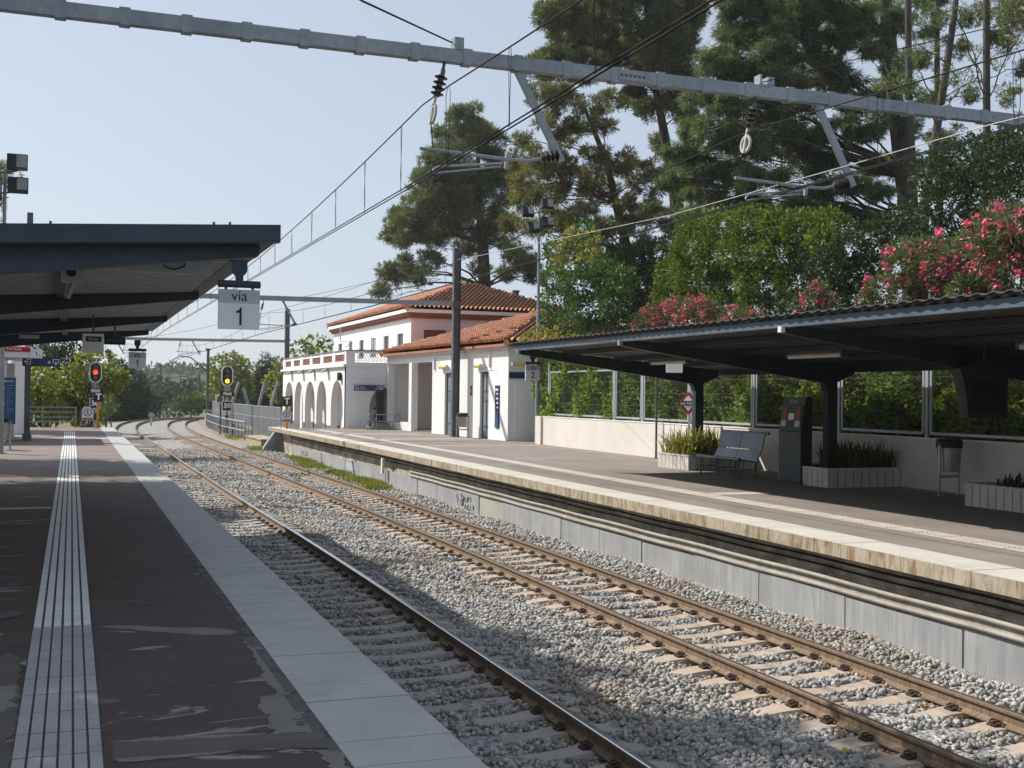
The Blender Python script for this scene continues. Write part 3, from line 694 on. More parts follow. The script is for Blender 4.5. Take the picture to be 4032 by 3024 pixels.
# things hung under it
sp = thing('loudspeaker', 'small grey loudspeaker bracketed under the near canopy roof', 'loudspeaker', (-.05, 13.2, 3.3))
m = MB(); m.box(-.12, .09, 13.1, 13.3, 3.18, 3.36); m.build('housing', SIGNG, sp)
m = MB(); m.bar((0, 13.2, 3.2), (-.06, 13.25, 3.02), .05, .05); m.build('bracket', GALV, sp)
m = MB(); m.cyl((-.02, 13.08, 3.28), (-.02, 13.11, 3.28), .05, 12); m.build('speaker_grille', BLACKPL, sp)
jb = thing('junction_box', 'flat white cable panel fixed under the near canopy by its end', 'junction box', (.95, 12.9, 3.42))
m = MB(); m.box(.55, 1.4, 12.85, 13.0, 3.30, 3.46); m.build('panel', SIGNG, jb)
m = MB(); m.tube([(.85, 12.84, 3.46), (.9, 12.83, 3.36), (1.0, 12.83, 3.33), (1.1, 12.83, 3.37), (1.12, 12.84, 3.46)], .008, 6); m.build('cable', WIRE, jb)
lp = thing('canopy_lamp', 'unlit lamp hung under the far end of the near canopy', 'lamp', (-.78, 24.5, 3.2))
m = MB(); m.box(-.95, -.60, 24.4, 24.55, 3.03, 3.09); m.build('diffuser', TUBE, lp)
m = MB(); m.box(-.97, -.58, 24.38, 24.57, 3.09, 3.13); m.cyl((-.78, 24.47, 3.12), (-.78, 24.47, 3.36), .012, 6); m.build('housing', GALVDARK, lp)

# far platform canopy
rc = thing('platform_canopy', 'dark steel canopy over the far platform beside the leafy fence', 'canopy', (16, 17, ZR))
zr = lambda x: 3.32 - .084 * (x - 10.9)
for yb in (28.3, 22.3, 16.3, 10.3):
    h = .07; m = MB()
    m.prism([(10.88, yb - h, 3.10), (10.88, yb - h, 3.26), (16.6, yb - h, zr(16.6) - .03), (16.75, yb - h, zr(16.75) - .03), (16.75, yb - h, 2.62), (16.3, yb - h, 2.42), (15.95, yb - h, 2.40)], (0, 2 * h, 0))
    m.build('beam', DARKSTEEL, rc)
    yc_ = yb - (.22 if yb == 16.3 else 0); m = MB(); m.box(16.02, 16.27, yc_ - .1, yc_ + .1, ZR, 2.62); m.prism([(16.02, yc_ - .1, 2.2), (15.90, yc_ - .1, 2.43), (16.02, yc_ - .1, 2.43)], (0, .2, 0)); m.build('column', DARKSTEEL, rc)
    m = MB(); m.box(10.80, 10.876, yb - .05, yb + .05, 3.12, 3.22); m.build('beam_end_plate', SIGNW if yb == 16.3 else GALV, rc)
corrugated('roof_sheet', 10.78, 16.95, 3, 28.75, lambda x: zr(x) + .005, .28, .04, ROOFDARK, rc)
corrugated('roof_edge', 10.74, 10.9, 3, 28.75, lambda x: zr(10.9) + .055, .28, .024, ROOFTOP, rc)
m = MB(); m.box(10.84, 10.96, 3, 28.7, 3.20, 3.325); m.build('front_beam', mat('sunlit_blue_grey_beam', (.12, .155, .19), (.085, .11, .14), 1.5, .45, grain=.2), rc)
m = MB(); m.box(16.83, 16.95, 3, 28.7, 2.66, 2.825); m.build('back_beam', DARKSTEEL, rc)
for x in (12.2, 13.7, 15.2):
    m = MB(); m.box(x - .05, x + .05, 3.2, 28.5, zr(x) - .11, zr(x) - .004); m.build('purlin', DARKSTEEL, rc)
# strip lamps
for (ya, yb), lab in (((18.95, 20.75), 'long strip lamp under the far canopy, halfway along it'), ((25.05, 26.9), 'strip lamp under the far canopy, behind the small help sign'), ((12.6, 14.4), 'strip lamp under the far canopy at the right edge of the photo')):
    l_ = thing('strip_lamp', lab, 'lamp', (14, ya, 2.9), 'strip lamps under the far canopy')
    m = MB(); m.tube([(14, ya, 2.91), (14, yb, 2.91)], .055, 10); m.build('diffuser', TUBE, l_, True)
    m = MB(); m.box(13.96, 14.04, ya + .02, yb - .02, 2.955, 3.06); m.box(13.93, 14.07, ya - .05, ya + .0, 2.86, 2.99); m.box(13.93, 14.07, yb, yb + .05, 2.86, 2.99); m.build('housing', GALVDARK, l_)

# ------------------------------------------------------------------ hanging track signs and other boards
def numeral(num, h, c, par):
    x, y, z = (float(q) for q in c)
    if num != '1': return text('lettering', num, h * 1.28, (x, y, z), XD, ZD, SIGNBLK, par, bold=h * .012)
    m = MB(); w = h * .075
    m.prism([(x + w * q[0], y - .003, z + h * q[1]) for q in ((.2, -.5), (1.8, -.5), (1.8, .5), (.7, .5), (.1, .36), (-2.2, .30), (-2.2, .18), (.2, .20))], (0, .005, 0)); return m.build('lettering', SIGNBLK, par)
def via_sign(x, y, zt, num, label, sc=1.0):
    t = thing('track_sign', label, 'sign', (x, y, zt), 'hanging track number signs')
    w, h = .20 * sc, .39 * sc
    m = MB(); m.box(x - w, x + w, y - .02, y + .02, zt - h, zt - .135 * sc); m.build('number_board', SIGNW, t)
    m = MB(); m.box(x - w, x + w, y - .021, y + .021, zt - .135 * sc, zt); m.build('word_board', SIGNG, t)
    m = MB(); m.cyl((x - w - .005, y, zt + .055 * sc), (x + w + .005, y, zt + .055 * sc), .036 * sc, 14); m.build('hanger_tube', STEELBLUE, t, True)
    for s in (-.65, .65): m = MB(); m.box(x + s * w - .012, x + s * w + .012, y - .012, y + .012, zt - .002, zt + .03); m.build('pin', STEELBLUE, t)
    m = MB(); m.box(x - .035 * sc, x + .035 * sc, y - .03, y + .03, zt + .07 * sc, zt + .2 * sc)
    m.prism([(x + .072 * sc * math.cos(q), y - .036, zt + .20 * sc + .072 * sc * math.sin(q)) for q in np.linspace(math.pi, 2 * math.pi, 13)] + [(x + .072 * sc, y - .036, zt + .29 * sc), (x - .072 * sc, y - .036, zt + .29 * sc)], (0, .072, 0)); m.build('bracket', STEELBLUE, t)
    text('lettering', 'via', .145 * sc, (x, y - .021, zt - .066 * sc), XD, ZD, SIGNBLK, t)
    numeral(num, .175 * sc, (x, y - .021, zt - .262 * sc), t)
q = aY(942, 1141, 11.72); via_sign(q[0], 11.72, q[2], '1', 'large hanging white board reading via 1 at the front end of the near canopy')
q = aY(541, 1387, 29.4); via_sign(q[0], 29.4, q[2], '1', 'small distant board reading via 1 under the far end of the near canopy')
q = aY(2096, 1438, 28.25); via_sign(q[0] + .03, 28.3, q[2], '2', 'hanging board reading via 2 at the corner of the far canopy')
BRIGHTW = mat('bright_white_sign', (.88, .88, .88), (.85, .85, .85), 1, .5)
GLOWBOARD = emit('glowing_white_sign', (.85, .85, .84), .22)  # weak glow added to brighten a board that hangs in shade
def ajuda(x0, x1, y, z0, z1, label, zc, board=BRIGHTW):
    t = thing('help_sign', label, 'sign', ((x0 + x1) / 2, y, z0), 'hanging help point signs')
    w, h, cx = x1 - x0, z1 - z0, (x0 + x1) / 2
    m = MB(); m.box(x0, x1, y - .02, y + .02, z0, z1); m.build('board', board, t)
    m = MB(); m.box(x0 + w * .15, x1 - w * .1, y - .024, y - .019, z0 + h * .58, z0 + h * .86); m.build('green_band', GREEN, t)
    for s, tx in ((-.23, 'SOS'), (.23, 'i')):
        m = MB(); m.disc((cx + s * w, y - .019, z0 + h * .33), XD, ZD, w * .17, -.006, 24); d = m.build('red_disc', RED, t)
        text('lettering', tx, w * (.16 if tx == 'SOS' else .3), (cx + s * w, y - .0255, z0 + h * .33), XD, ZD, PAPER, d)
    text('lettering', 'Ajuda', w * .2, (cx, y - .0245, z0 + h * .72), XD, ZD, PAPER, t)
    m = MB(); m.box(cx - .02, cx + .02, y - .01, y + .01, z1, zc); m.build('hanger', GALVDARK, t)
a, b_ = aY(325, 1313, 22.5), aY(408, 1390, 22.5); ajuda(a[0], b_[0], 22.5, b_[2], a[2], 'dim help sign with SOS and i discs hanging from the near canopy', 3.4)
a, b_ = aY(2624, 1404, 26.2), aY(2686, 1468, 26.2); ajuda(a[0], b_[0], 26.2, b_[2], a[2], 'white help sign with SOS and i discs hanging under the far canopy', zr(14.4), GLOWBOARD)
# information display beside the near help sign
a, b_ = aY(410, 1327, 24), aY(492, 1358, 24); t = thing('information_display', 'dark departures display hanging beside the near help sign', 'display', ((a[0] + b_[0]) / 2, 24, b_[2]))
m = MB(); m.box(a[0], b_[0], 23.9, 24.1, b_[2], a[2]); m.build('casing', BLACKPL, t)
m = MB(); m.box(a[0] + .03, b_[0] - .03, 23.89, 23.905, b_[2] + .03, a[2] - .03); m.build('screen', GLASSD, t)
m = MB(); m.cyl((a[0] + .2, 24, a[2]), (a[0] + .2, 24, 3.5), .02, 8); m.build('hanger', GALVDARK, t)

# ------------------------------------------------------------------ furniture of the near platform, far end
def bin_(loc, label, yaw, sc=1.0, group='litter bins of the station'):
    x, y, z = loc; t = thing('litter_bin', label, 'litter bin', loc, group); c_, s_ = math.cos(yaw), math.sin(yaw)
    P = lambda a, b2, h: (x + (a * c_ - b2 * s_) * sc, y + (a * s_ + b2 * c_) * sc, z + h * sc)
    m = MB(); m.tube([P(0, 0, .42), P(0, 0, .83)], [.175 * sc, .205 * sc], 24); m.build('basket', STAIN, t, True)
    m = MB(); m.tube([P(0, 0, .83), P(0, 0, .93), P(0, 0, .98)], [.222 * sc, .226 * sc, .2 * sc], 24); m.build('rim', BLACKPL, t, True)
    for sgn in (-1, 1):
        m = MB(); m.cyl(P(sgn * .255, 0, 0), P(sgn * .255, 0, .87), .026 * sc, 10); m.cyl(P(sgn * .255, 0, 0), P(sgn * .255, 0, .012), .075 * sc, 16); m.cyl(P(sgn * .255, 0, .8), P(sgn * .2, 0, .8), .012 * sc, 8); m.build('leg', STAIN, t, True)
    m = MB(); m.bar(P(-.255, 0, .33), P(.255, 0, .33), .03 * sc, .05 * sc); m.build('crossbar', STAIN, t)
    return t
q = aZ(3736, 1950, ZR); bin_(q, 'steel litter bin with black rim under the far canopy by the cream wall', math.atan2(aZ(3782, 1948, ZR)[1] - aZ(3691, 1953, ZR)[1], .75), 1.16)
q = aY(1821, 1719, 48.9); q[2] = ZR; bin_(q, 'litter bin standing by the steel mast in front of the station building', .1, 1.12)
q = aZ(6, 1771, 0); bin_((q[0] - .02, q[1], 0), 'litter bin at the left edge on the near platform, by the white pillar', .05, 1.1)

# left annex: white pillar, header with red panel, notice
an = thing('station_annex', 'white pillar and white roof edge of a station shelter at the left edge', 'shelter', (-3, 50, 0))
for bx in ((-3.3, -2.36, 48.9, 49.6, 0, 3.15), (-3.1, -2.24, 53.2, 54.0, 0, 3.1), (-2.6, -2.02, 58, 58.6, 0, 3.3)): m = MB(); m.box(*bx); m.build('pillar', mat('worn_white_paint', (.72, .72, .72), (.64, .64, .65), .8, .7), an)
a, b_ = aY(0, 1385, 48.6), aY(124, 1408, 48.6)
m = MB(); m.box(-6, b_[0], 48.5, 54.6, b_[2], b_[2] + .42); m.build('roof_edge', SIGNW, an)
m = MB(); m.tube([(-3.6, 48.49, b_[2] + .31), (b_[0] - .05, 48.49, b_[2] + .31)], .10, 12); m.build('red_panel', RED, an, True)
m = MB(); m.box(-7, -3.3, 49.2, 54, 0, 3.15); m.build('wall', SIGNG, an)
text('lettering', 'Terrassa', .16, (b_[0] - .62, 48.38, b_[2] + .31), XD, ZD, PAPER, an)
a, b_ = aY(124, 1380, 48.4), aY(167, 1411, 48.4); t = thing('track_sign', 'small white number 1 board fixed beside the red panel at the left', 'sign', (a[0], 48.4, b_[2]))
m = MB(); m.box(a[0], b_[0], 48.36, 48.42, b_[2], a[2] + .06); m.build('board', SIGNW, t); numeral('1', .2, ((a[0] * .55 + b_[0] * .45), 48.36, (a[2] + b_[2]) / 2 + .02), t)
m = MB(); m.bar((b_[0] - .14, 48.355, b_[2] + .14), (b_[0] - .07, 48.355, b_[2] + .07), .02, .006, (0, 1, 0)); m.build('arrow', SIGNBLK, t)
# notice board on the pillar
a, b_ = aY(4, 1486, 48.8), aY(60, 1670, 48.8); t = thing('notice_board', 'tall blue notice headed Atenció on the white pillar at the left', 'notice', (a[0], 48.8, b_[2]))
m = MB(); m.box(a[0], b_[0], 48.84, 48.9, b_[2], a[2]); m.build('board', NAVYB, t)
text('lettering', 'Atenció', .125, ((a[0] + b_[0]) / 2, 48.838, a[2] - .13), XD, ZD, PAPER, t)
m = MB()
for k in range(12):
    zz = a[2] - .3 - k * .1; m.box(a[0] + .2, b_[0] - .06 - .08 * (k % 3), 48.836, 48.841, zz - .012, zz)
for zz in (.38, .62, .95): m.box(a[0] + .05, a[0] + .14, 48.836, 48.841, a[2] - zz - .09, a[2] - zz)
m.build('printed_lines', SIGNG, t)
# railing at the platform end
rl = thing('railing', 'grey green tubular railing closing the end of the near platform', 'railing', (-1, 68, 0))
xs = [aY(x_, 1672, 66.9)[0] for x_ in (60, 168, 298)]; GGP = mat('grey_green_rail_paint', (.22, .25, .235), (.18, .2, .19), 3, .5)
for x in xs: m = MB(); m.cyl((x, 66.9, 0), (x, 66.9, 1.08), .035, 8); m.build('post', GGP, rl)
for z_ in (.3, .55, .82, 1.08): m = MB(); m.cyl((xs[0], 66.9, z_), (xs[-1], 66.9, z_), .024, 8); m.build('rail', GGP, rl)
def stop_board(px0, px1, pyb, pyt, Y, z0, label):
    a, b_ = aY(px0, pyb, Y), aY(px1, pyt, Y); x0, x1 = a[0], b_[0]; w = x1 - x0; cx = (x0 + x1) / 2; zt = b_[2]
    t = thing('warning_sign', label, 'sign', (cx, Y, z0), 'do not cross signs')
    m = MB(); r = w / 2; arc = [(cx + r * math.cos(q), Y, zt - r + r * math.sin(q)) for q in np.linspace(0, math.pi, 17)]
    m.tube([(x1, Y, z0)] + arc + [(x0, Y, z0)], .022, 8); m.build('frame', GALV, t, True)
    zb = z0 + (zt - z0) * .36; m = MB(); ri = r - .03
    m.prism([(cx + ri * math.cos(q), Y - .012, zt - r + ri * math.sin(q)) for q in np.linspace(0, math.pi, 17)] + [(cx - ri, Y - .012, zb), (cx + ri, Y - .012, zb)], (0, .024, 0)); m.build('panel', SIGNW, t)
    zc = zt - r * 1.0; m = MB(); m.ring((cx, Y - .0125, zc), XD, ZD, ri * .62, ri * .80, -.004); s = ri * .5
    m.disc((cx, Y - .0125, zc + s * .72), XD, ZD, s * .2, -.004, 12)
    for (u0, v0, u1, v1) in ((0, .55, 0, -.1), (-.75, .4, .75, .4), (0, -.1, -.5, -.95), (0, -.1, .5, -.95)): m.bar((cx + u0 * s, Y - .0145, zc + v0 * s), (cx + u1 * s, Y - .0145, zc + v1 * s), .006, s * .28, (0, 0, 1) if u0 != u1 else (1, 0, 0))
    m.build('walker_symbol', SIGNBLK, t)
    m = MB(); m.box(cx - ri * .94, cx + ri * .94, Y - .0165, Y - .011, zb + .02, zb + (zt - r * 1.95 - zb) * .95 if zt - r * 1.95 > zb + .1 else zb + .2); rp = m.build('red_plate', RED, t)
    m = MB()
    for k in range(3): m.box(cx - ri * (.7 - .15 * (k % 2)), cx + ri * (.7 - .1 * k), Y - .0195, Y - .016, zb + .07 + k * .075, zb + .085 + k * .075)
    m.build('white_lines', SIGNG, rp)
stop_board(321, 369, 1679, 1602, 66.6, 0, 'do not cross warning board by the orange post at the end of the near platform')
stop_board(1107, 1147, 1690, 1613, 61.3, ZR, 'do not cross warning board at the end of the far platform, by the white arcade')
def t_post(pxb, pyb, Y, z0, pxt, pyt, label):
    a, b_ = aY(pxb, pyb, Y), aY(pxt, pyt, Y); t = thing('marker_post', label, 'marker post', (a[0], Y, z0), 'orange posts with T plates')
    m = MB(); m.cyl((a[0], Y, z0), (b_[0], Y, b_[2]), .07, 12); m.build('post', ORANGE, t, True)
    m = MB(); m.box(b_[0] - .24, b_[0] + .24, Y - .1, Y - .06, b_[2] - .28, b_[2] + .24); m.build('plate', SIGNBLK, t)
    text('lettering', 'T', .46, (b_[0], Y - .102, b_[2] - .02), XD, ZD, PAPER, t, bold=.02)
t_post(383, 1679, 66.4, 0, 388, 1562, 'leaning orange post with a black T plate at the end of the near platform')
t_post(1129, 1690, 61.6, ZR, 1129, 1579, 'orange post with a black T plate in front of the white arcade')

# ------------------------------------------------------------------ signals
def signal(px, pyb, Y, zb, pyt, lit, num, label, px_num, spd):
    a, tp = aY(px, pyb, Y), aY(px, pyt, Y); x = a[0]; zt = tp[2]; s = Y / 4600
    t = thing('railway_signal', label, 'signal', (x, Y, zb), 'railway colour light signals')
    k = s * 1.06
    m = MB(); m.cyl((x, Y, zb), (x, Y, zt - 60 * k), 4.5 * k, 10); m.cyl((x - 8 * k, Y, zt - 110 * k), (x - 8 * k, Y, zt - 70 * k), 2 * k, 8); m.cyl((x + 8 * k, Y, zt - 110 * k), (x + 8 * k, Y, zt - 70 * k), 2 * k, 8); m.build('mast', GALV, t)
    hw, hh = 21 * k, 37 * k; cz = zt - hh
    def stad(r_, hh_, y): return [(x + r_ * math.cos(q), y, cz + (hh_ - r_) + r_ * math.sin(q)) for q in np.linspace(0, math.pi, 13)] + [(x + r_ * math.cos(q), y, cz - (hh_ - r_) + r_ * math.sin(q)) for q in np.linspace(math.pi, 2 * math.pi, 13)]
    m = MB(); m.prism(stad(hw, hh, Y - .05), (0, .1, 0)); m.build('backboard', SIGNW, t)
    m = MB(); m.prism(stad(hw * .82, hh * .9, Y - .075), (0, .03, 0)); hd = m.build('signal_head', SIGNBLK, t)
    for i, dz in enumerate((.52, 0, -.52)):
        zz = cz + dz * hh; on = i == lit[0]
        m = MB(); m.disc((x, Y - .08, zz), XD, ZD, 8 * k, -.02, 20); m.build('lens', emit('red_signal_lamp', (1, .035, .012), 2.4) if on and lit[1] == 'r' else emit('amber_signal_lamp', (1, .38, .01), 2.2) if on else GLASSD, hd)
        m = MB(); m.tube([(x - 9.5 * k, Y - .1, zz), (x - 7 * k, Y - .14, zz + 7 * k), (x, Y - .16, zz + 10 * k), (x + 7 * k, Y - .14, zz + 7 * k), (x + 9.5 * k, Y - .1, zz)], 1.6 * k, 6); m.build('hood', BLACKPL, hd)
    z2 = zt - 103 * k; m = MB(); m.box(x - 25 * k, x + 25 * k, Y - .12, Y - .09, z2 - 9 * k, z2 + 9 * k); npl = m.build('number_plate', SIGNBLK, t)
    text('lettering', num, 14 * k, (x, Y - .122, z2), XD, ZD, PAPER, npl, bold=.01)
    z3 = zt - 146 * k; m = MB(); m.box(x - 18 * k, x + 18 * k, Y - .14, Y - .1, z3 - 18 * k, z3 + 18 * k); m.build('speed_frame', SIGNW, t)
    m = MB(); m.box(x - 16 * k, x + 16 * k, Y - .15, Y - .13, z3 - 16 * k, z3 + 16 * k); spl = m.build('speed_plate', SIGNBLK, t)
    text('lettering', spd, 24 * k, (x, Y - .152, z3), XD, ZD, PAPER, spl, bold=.015)
    m = MB(); m.box(x - 8 * k, x + 8 * k, Y - .1, Y + .1, zb, zb + 24 * k); m.box(x - 6 * k, x + 6 * k, Y - .08, Y + .08, zt - 205 * k, zt - 180 * k); m.build('base_box', BLACKPL, t)
signal(373, 1685, 71.5, -1.0, 1424, (1, 'r'), '702/S', 'signal 702/S showing red at the end of the near platform', 0, '50')
signal(892, 1702, 85.8, -.95, 1440, (2, 'a'), '704/S', 'signal 704/S showing amber beside the grey lineside fence', 0, '50')
# small white board with an orange mark beside the amber signal
a = aY(866, 1692, 86.3); t = thing('lineside_board', 'small white board with an orange mark on a post behind signal 704/S', 'board', (a[0], 86.3, -1))
m = MB(); m.cyl((a[0], 86.3, -1.1), (a[0], 86.3, 2.0), .05, 8); m.build('post', GALVDARK, t)
b_ = aY(864, 1570, 86.2); m = MB(); m.box(b_[0] - .28, b_[0] + .3, 86.16, 86.22, b_[2] - .3, b_[2] + .32); m.build('board', SIGNW, t)
m = MB(); m.prism([(b_[0] - .2, 86.15, b_[2] - .25), (b_[0] + .2, 86.15, b_[2] - .25), (b_[0] + .25, 86.15, b_[2] + .05), (b_[0], 86.15, b_[2] + .27), (b_[0] - .18, 86.15, b_[2] + .02)], (0, .006, 0)); m.build('orange_mark', REDO, t)
# dwarf signal between the tracks
q = (6.55, 106.5, -1.05); t = thing('dwarf_signal', 'round topped grey marker standing between the tracks at the bend', 'marker', q)
m = MB(); m.cyl(q, (q[0], q[1], -.3), .09, 10); m.build('post', SIGNG, t); m = MB(); m.disc((q[0], q[1] - .05, -.12), XD, ZD, .26, .08, 20); m.build('disc', GALV, t)

# ------------------------------------------------------------------ low wall, fence and hedge behind the far platform
lw = thing('boundary_wall', 'cream rendered low wall behind the far platform', 'wall', (17.35, 25, ZR))
m = MB(); m.box(17.2, 17.5, 4, 42.2, ZR - .2, 1.2); m.build('wall', WALLW, lw)
m = MB(); m.box(17.12, 17.52, 42.2, 42.75, ZR - .2, 1.22); m.box(17.165, 17.21, 30.1, 30.25, ZR, 1.18); m.build('pier', WALLW, lw)
m = MB(); m.box(17.185, 17.52, 4, 42.2, 1.2, 1.225); m.build('cap', WHITE2, lw)
fe = thing('metal_fence', 'galvanised mesh fence standing on the cream wall', 'fence', (17.35, 25, 1.2))
py = [41.9, 36.05, 33.95, 30.85, 27.35, 23.6, 20.5, 17.2, 13.9, 10.6, 7.3]
m0 = None
for i, y_ in enumerate(py):
    m = MB(); m.box(17.32, 17.39, y_ - .045, y_ + .045, 1.22, 3.35); m.build('post', FENCEST, fe)
    if i:
        ya, yb = y_ + .12, py[i - 1] - .12; m = MB()
        for z_ in (1.32, 2.93): m.box(17.33, 17.375, ya, yb, z_ - .03, z_ + .03)
        for y2 in (ya, yb): m.box(17.332, 17.373, y2 - .03, y2 + .03, 1.35, 2.90)
        m.build('panel_frame', FENCEST, fe)
        m = MB()
        for z_ in np.arange(1.74, 2.9, .4): m.box(17.345, 17.352, ya, yb, z_ - .005, z_ + .005)
        yy = ya + .05
        while yy < yb: m.box(17.353, 17.356, yy - .0016, yy + .0016, 1.33, 2.92); yy += .06
        m.build('mesh_panel', GALVDARK, fe)

# ------------------------------------------------------------------ foliage tools
def rdir(n):
    d = RNG.normal(size=(n, 3)); return d / np.linalg.norm(d, axis=1)[:, None]
def leaves(P, N, L, Wd, jit=.8, droop=0., fold=.0):
    """rhombic leaves at points P pointing about along N; returns verts, quads"""
    n = len(P); d = N + rdir(n) * jit; d[:, 2] -= droop; d /= np.linalg.norm(d, axis=1)[:, None] + 1e-9
    s = np.cross(d, rdir(n)); s /= np.linalg.norm(s, axis=1)[:, None] + 1e-9
    k = RNG.uniform(.7, 1.3, n)[:, None]; Lk, Wk = L * k, Wd * k
    V = np.stack([P, P + d * Lk * .5 + s * Wk * .5, P + d * Lk, P + d * Lk * .5 - s * Wk * .5], 1).reshape(-1, 3)
    return V, np.arange(n * 4).reshape(n, 4)
def clump_pts(c, r, n, flat=.8, shell=.5, lump=.25):
    d = rdir(n); ph = RNG.uniform(0, 6.28, 6); fr = RNG.uniform(2, 5, 6)
    lum = 1 + lump * (np.sin(d[:, 0] * fr[0] * 2 + ph[0]) * np.sin(d[:, 1] * fr[1] * 2 + ph[1]) + .6 * np.sin(d[:, 2] * fr[2] * 3 + ph[2]) * np.sin(d[:, 0] * fr[3] * 3 + ph[3]))
    rad = r * lum * (shell + (1 - shell) * RNG.random(n) ** .5) * np.where(RNG.random(n) < .06, 1.18, 1)
    q = d * rad[:, None]; q[:, 2] *= flat; return np.asarray(c)[None] + q, d
def crown(name, clumps, m, parent, L, Wd, cov=1.6, flat=.8, jit=.8, droop=0., shell=.45, tuft=0, lump=.25, nmax=9000, sub=0, subr=(.26, .44), subflat=.75):
    Vs, Fs, k = [], [], 0
    if sub:
        pads = []
        for c, r in clumps:
            for d in rdir(sub): pads.append((np.asarray([float(q) for q in c]) + d * np.array([1, 1, subflat]) * r * RNG.uniform(.45, .95), r * RNG.uniform(*subr)))
        clumps = pads
    for c, r in clumps:
        n = int(min(nmax, cov * math.pi * r * r / (L * Wd * .5 * .55)))
        if tuft:
            nt_ = max(3, n // tuft); P, N = clump_pts(c, r, nt_, flat, shell, lump)
            N = N * .8 + np.array([0, 0, .35]); P = np.repeat(P, tuft, 0) + RNG.normal(size=(nt_ * tuft, 3)) * .03; N = np.repeat(N, tuft, 0)
        else: P, N = clump_pts(c, r, n, flat, shell, lump)
        V, Fq = leaves(P, N, L, Wd, jit, droop); Vs.append(V); Fs.append(Fq + k); k += len(V)
    return npmesh(name, np.vstack(Vs), np.vstack(Fs), m, parent)
def limb(mb, a, b, r0, r1, sag=.0, n=6, wig=.06):
    a, b = Vector(a), Vector(b); L = (b - a).length; pts = []; rs = []
    for i in range(n + 1):
        t = i / n; p = a.lerp(b, t); p.z += sag * L * math.sin(math.pi * t)
        if 0 < i < n: p += Vector((random.uniform(-1, 1), random.uniform(-1, 1), random.uniform(-1, 1))) * wig * L / n
        pts.append(p); rs.append(r0 + (r1 - r0) * t)
    mb.tube(pts, rs, 7)
def px_clumps(lst, X=None, Y=None, jit=1.5):
    """clumps listed as (pixel x, pixel y, pixel radius) on the tree's own plane, then given real depth"""
    out = []
    for x, y, r in lst:
        p = aX(x, y, X) if X is not None else aY(x, y, Y); dd = float(ROT[:, 2] @ (p - CAM)); rad = r * dd / F_
        off = random.uniform(-jit, jit); p = CAM + (p - CAM) * (1 + off / dd); out.append((p, rad))
    return out
def px_path(lst, Y): return [aY(x, y, Y) for x, y in lst]
PINEL = leafmat('aleppo_pine_needles', (.034, .050, .022), (.11, .135, .052), (.26, .27, .11), .38, .6, .35)
PINEY = leafmat('olive_pine_needles', (.048, .056, .02), (.155, .158, .052), (.31, .29, .11), .38, .6, .35)
CEDARL = leafmat('cedar_needles', (.032, .055, .026), (.115, .160, .066), (.29, .32, .14), .4, .6, .4)
LAUREL = leafmat('bright_laurel_leaves', (.025, .048, .010), (.105, .150, .022), (.25, .29, .055), .4, .45, .6)
DARKLEAF = leafmat('dark_glossy_leaves', (.014, .030, .012), (.042, .072, .026), (.10, .135, .055), .25, .6, .6)
IVY = leafmat('hedge_leaves', (.045, .075, .014), (.19, .26, .05), (.40, .45, .14), .35, .45, .8)
PLANE = leafmat('yellow_green_plane_leaves', (.045, .07, .012), (.17, .20, .032), (.36, .36, .09), .45, .5, .4)
MIDLEAF = leafmat('mid_green_leaves', (.028, .06, .016), (.07, .135, .036), (.15, .22, .07), 0.35, .45, .5)
OLEAF = leafmat('grey_green_oleander_leaves', (.045, .07, .026), (.105, .14, .05), (.19, .215, .095), 0.3, .45, .6)
PINKF = leafmat('pink_oleander_flowers', (.68, .058, .165), (.83, .14, .28), (.89, .31, .42), .2, .6, .6)
VINE = leafmat('yellowing_vine_leaves', (.09, .11, .015), (.22, .22, .04), (.38, .33, .09), .4, .5, .6)
STRAP = leafmat('strap_leaves', (.10, .12, .02), (.27, .28, .055), (.44, .38, .13), 0.4, .45, 1.5)
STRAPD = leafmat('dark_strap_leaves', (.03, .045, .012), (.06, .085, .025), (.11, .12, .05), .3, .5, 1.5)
WEED = leafmat('bright_weeds', (.10, .125, .02), (.21, .235, .05), (.33, .33, .11), .35, .6, 1.0)
HILLF = leafmat('hill_wood_leaves', (.022, .04, .018), (.055, .08, .032), (.09, .115, .05), .2, .7, .03)

hd = thing('hedge', 'dense sunlit ivy hedge growing behind the mesh fence', 'hedge', (18, 25, .3))
n = 95000; Yh = RNG.uniform(5, 43.6, n); Zh = RNG.uniform(.9, 3.55, n) + .25 * np.sin(Yh * 1.1) * (RNG.random(n) < .5); dep = RNG.exponential(.16, n)
lum = .16 * np.sin(Yh * 2.3 + Zh * 1.9) + .12 * np.sin(Yh * 5.1 - Zh * 4.3)
P = np.c_[np.where(Yh > 36.2, 17.30, 17.46) + np.clip(lum + .12, 0, .5) + dep, Yh, Zh]
V, Fq = leaves(P, np.tile([-.75, .25, .35], (n, 1)), .10, .075, .75); npmesh('leaves', V, Fq, IVY, hd)
m = MB(); m.box(18.1, 18.9, 5, 43.4, 0, 3.3); m.build('stem_core', BANK, hd)  # dark box added inside the hedge to block light; no stems are modelled

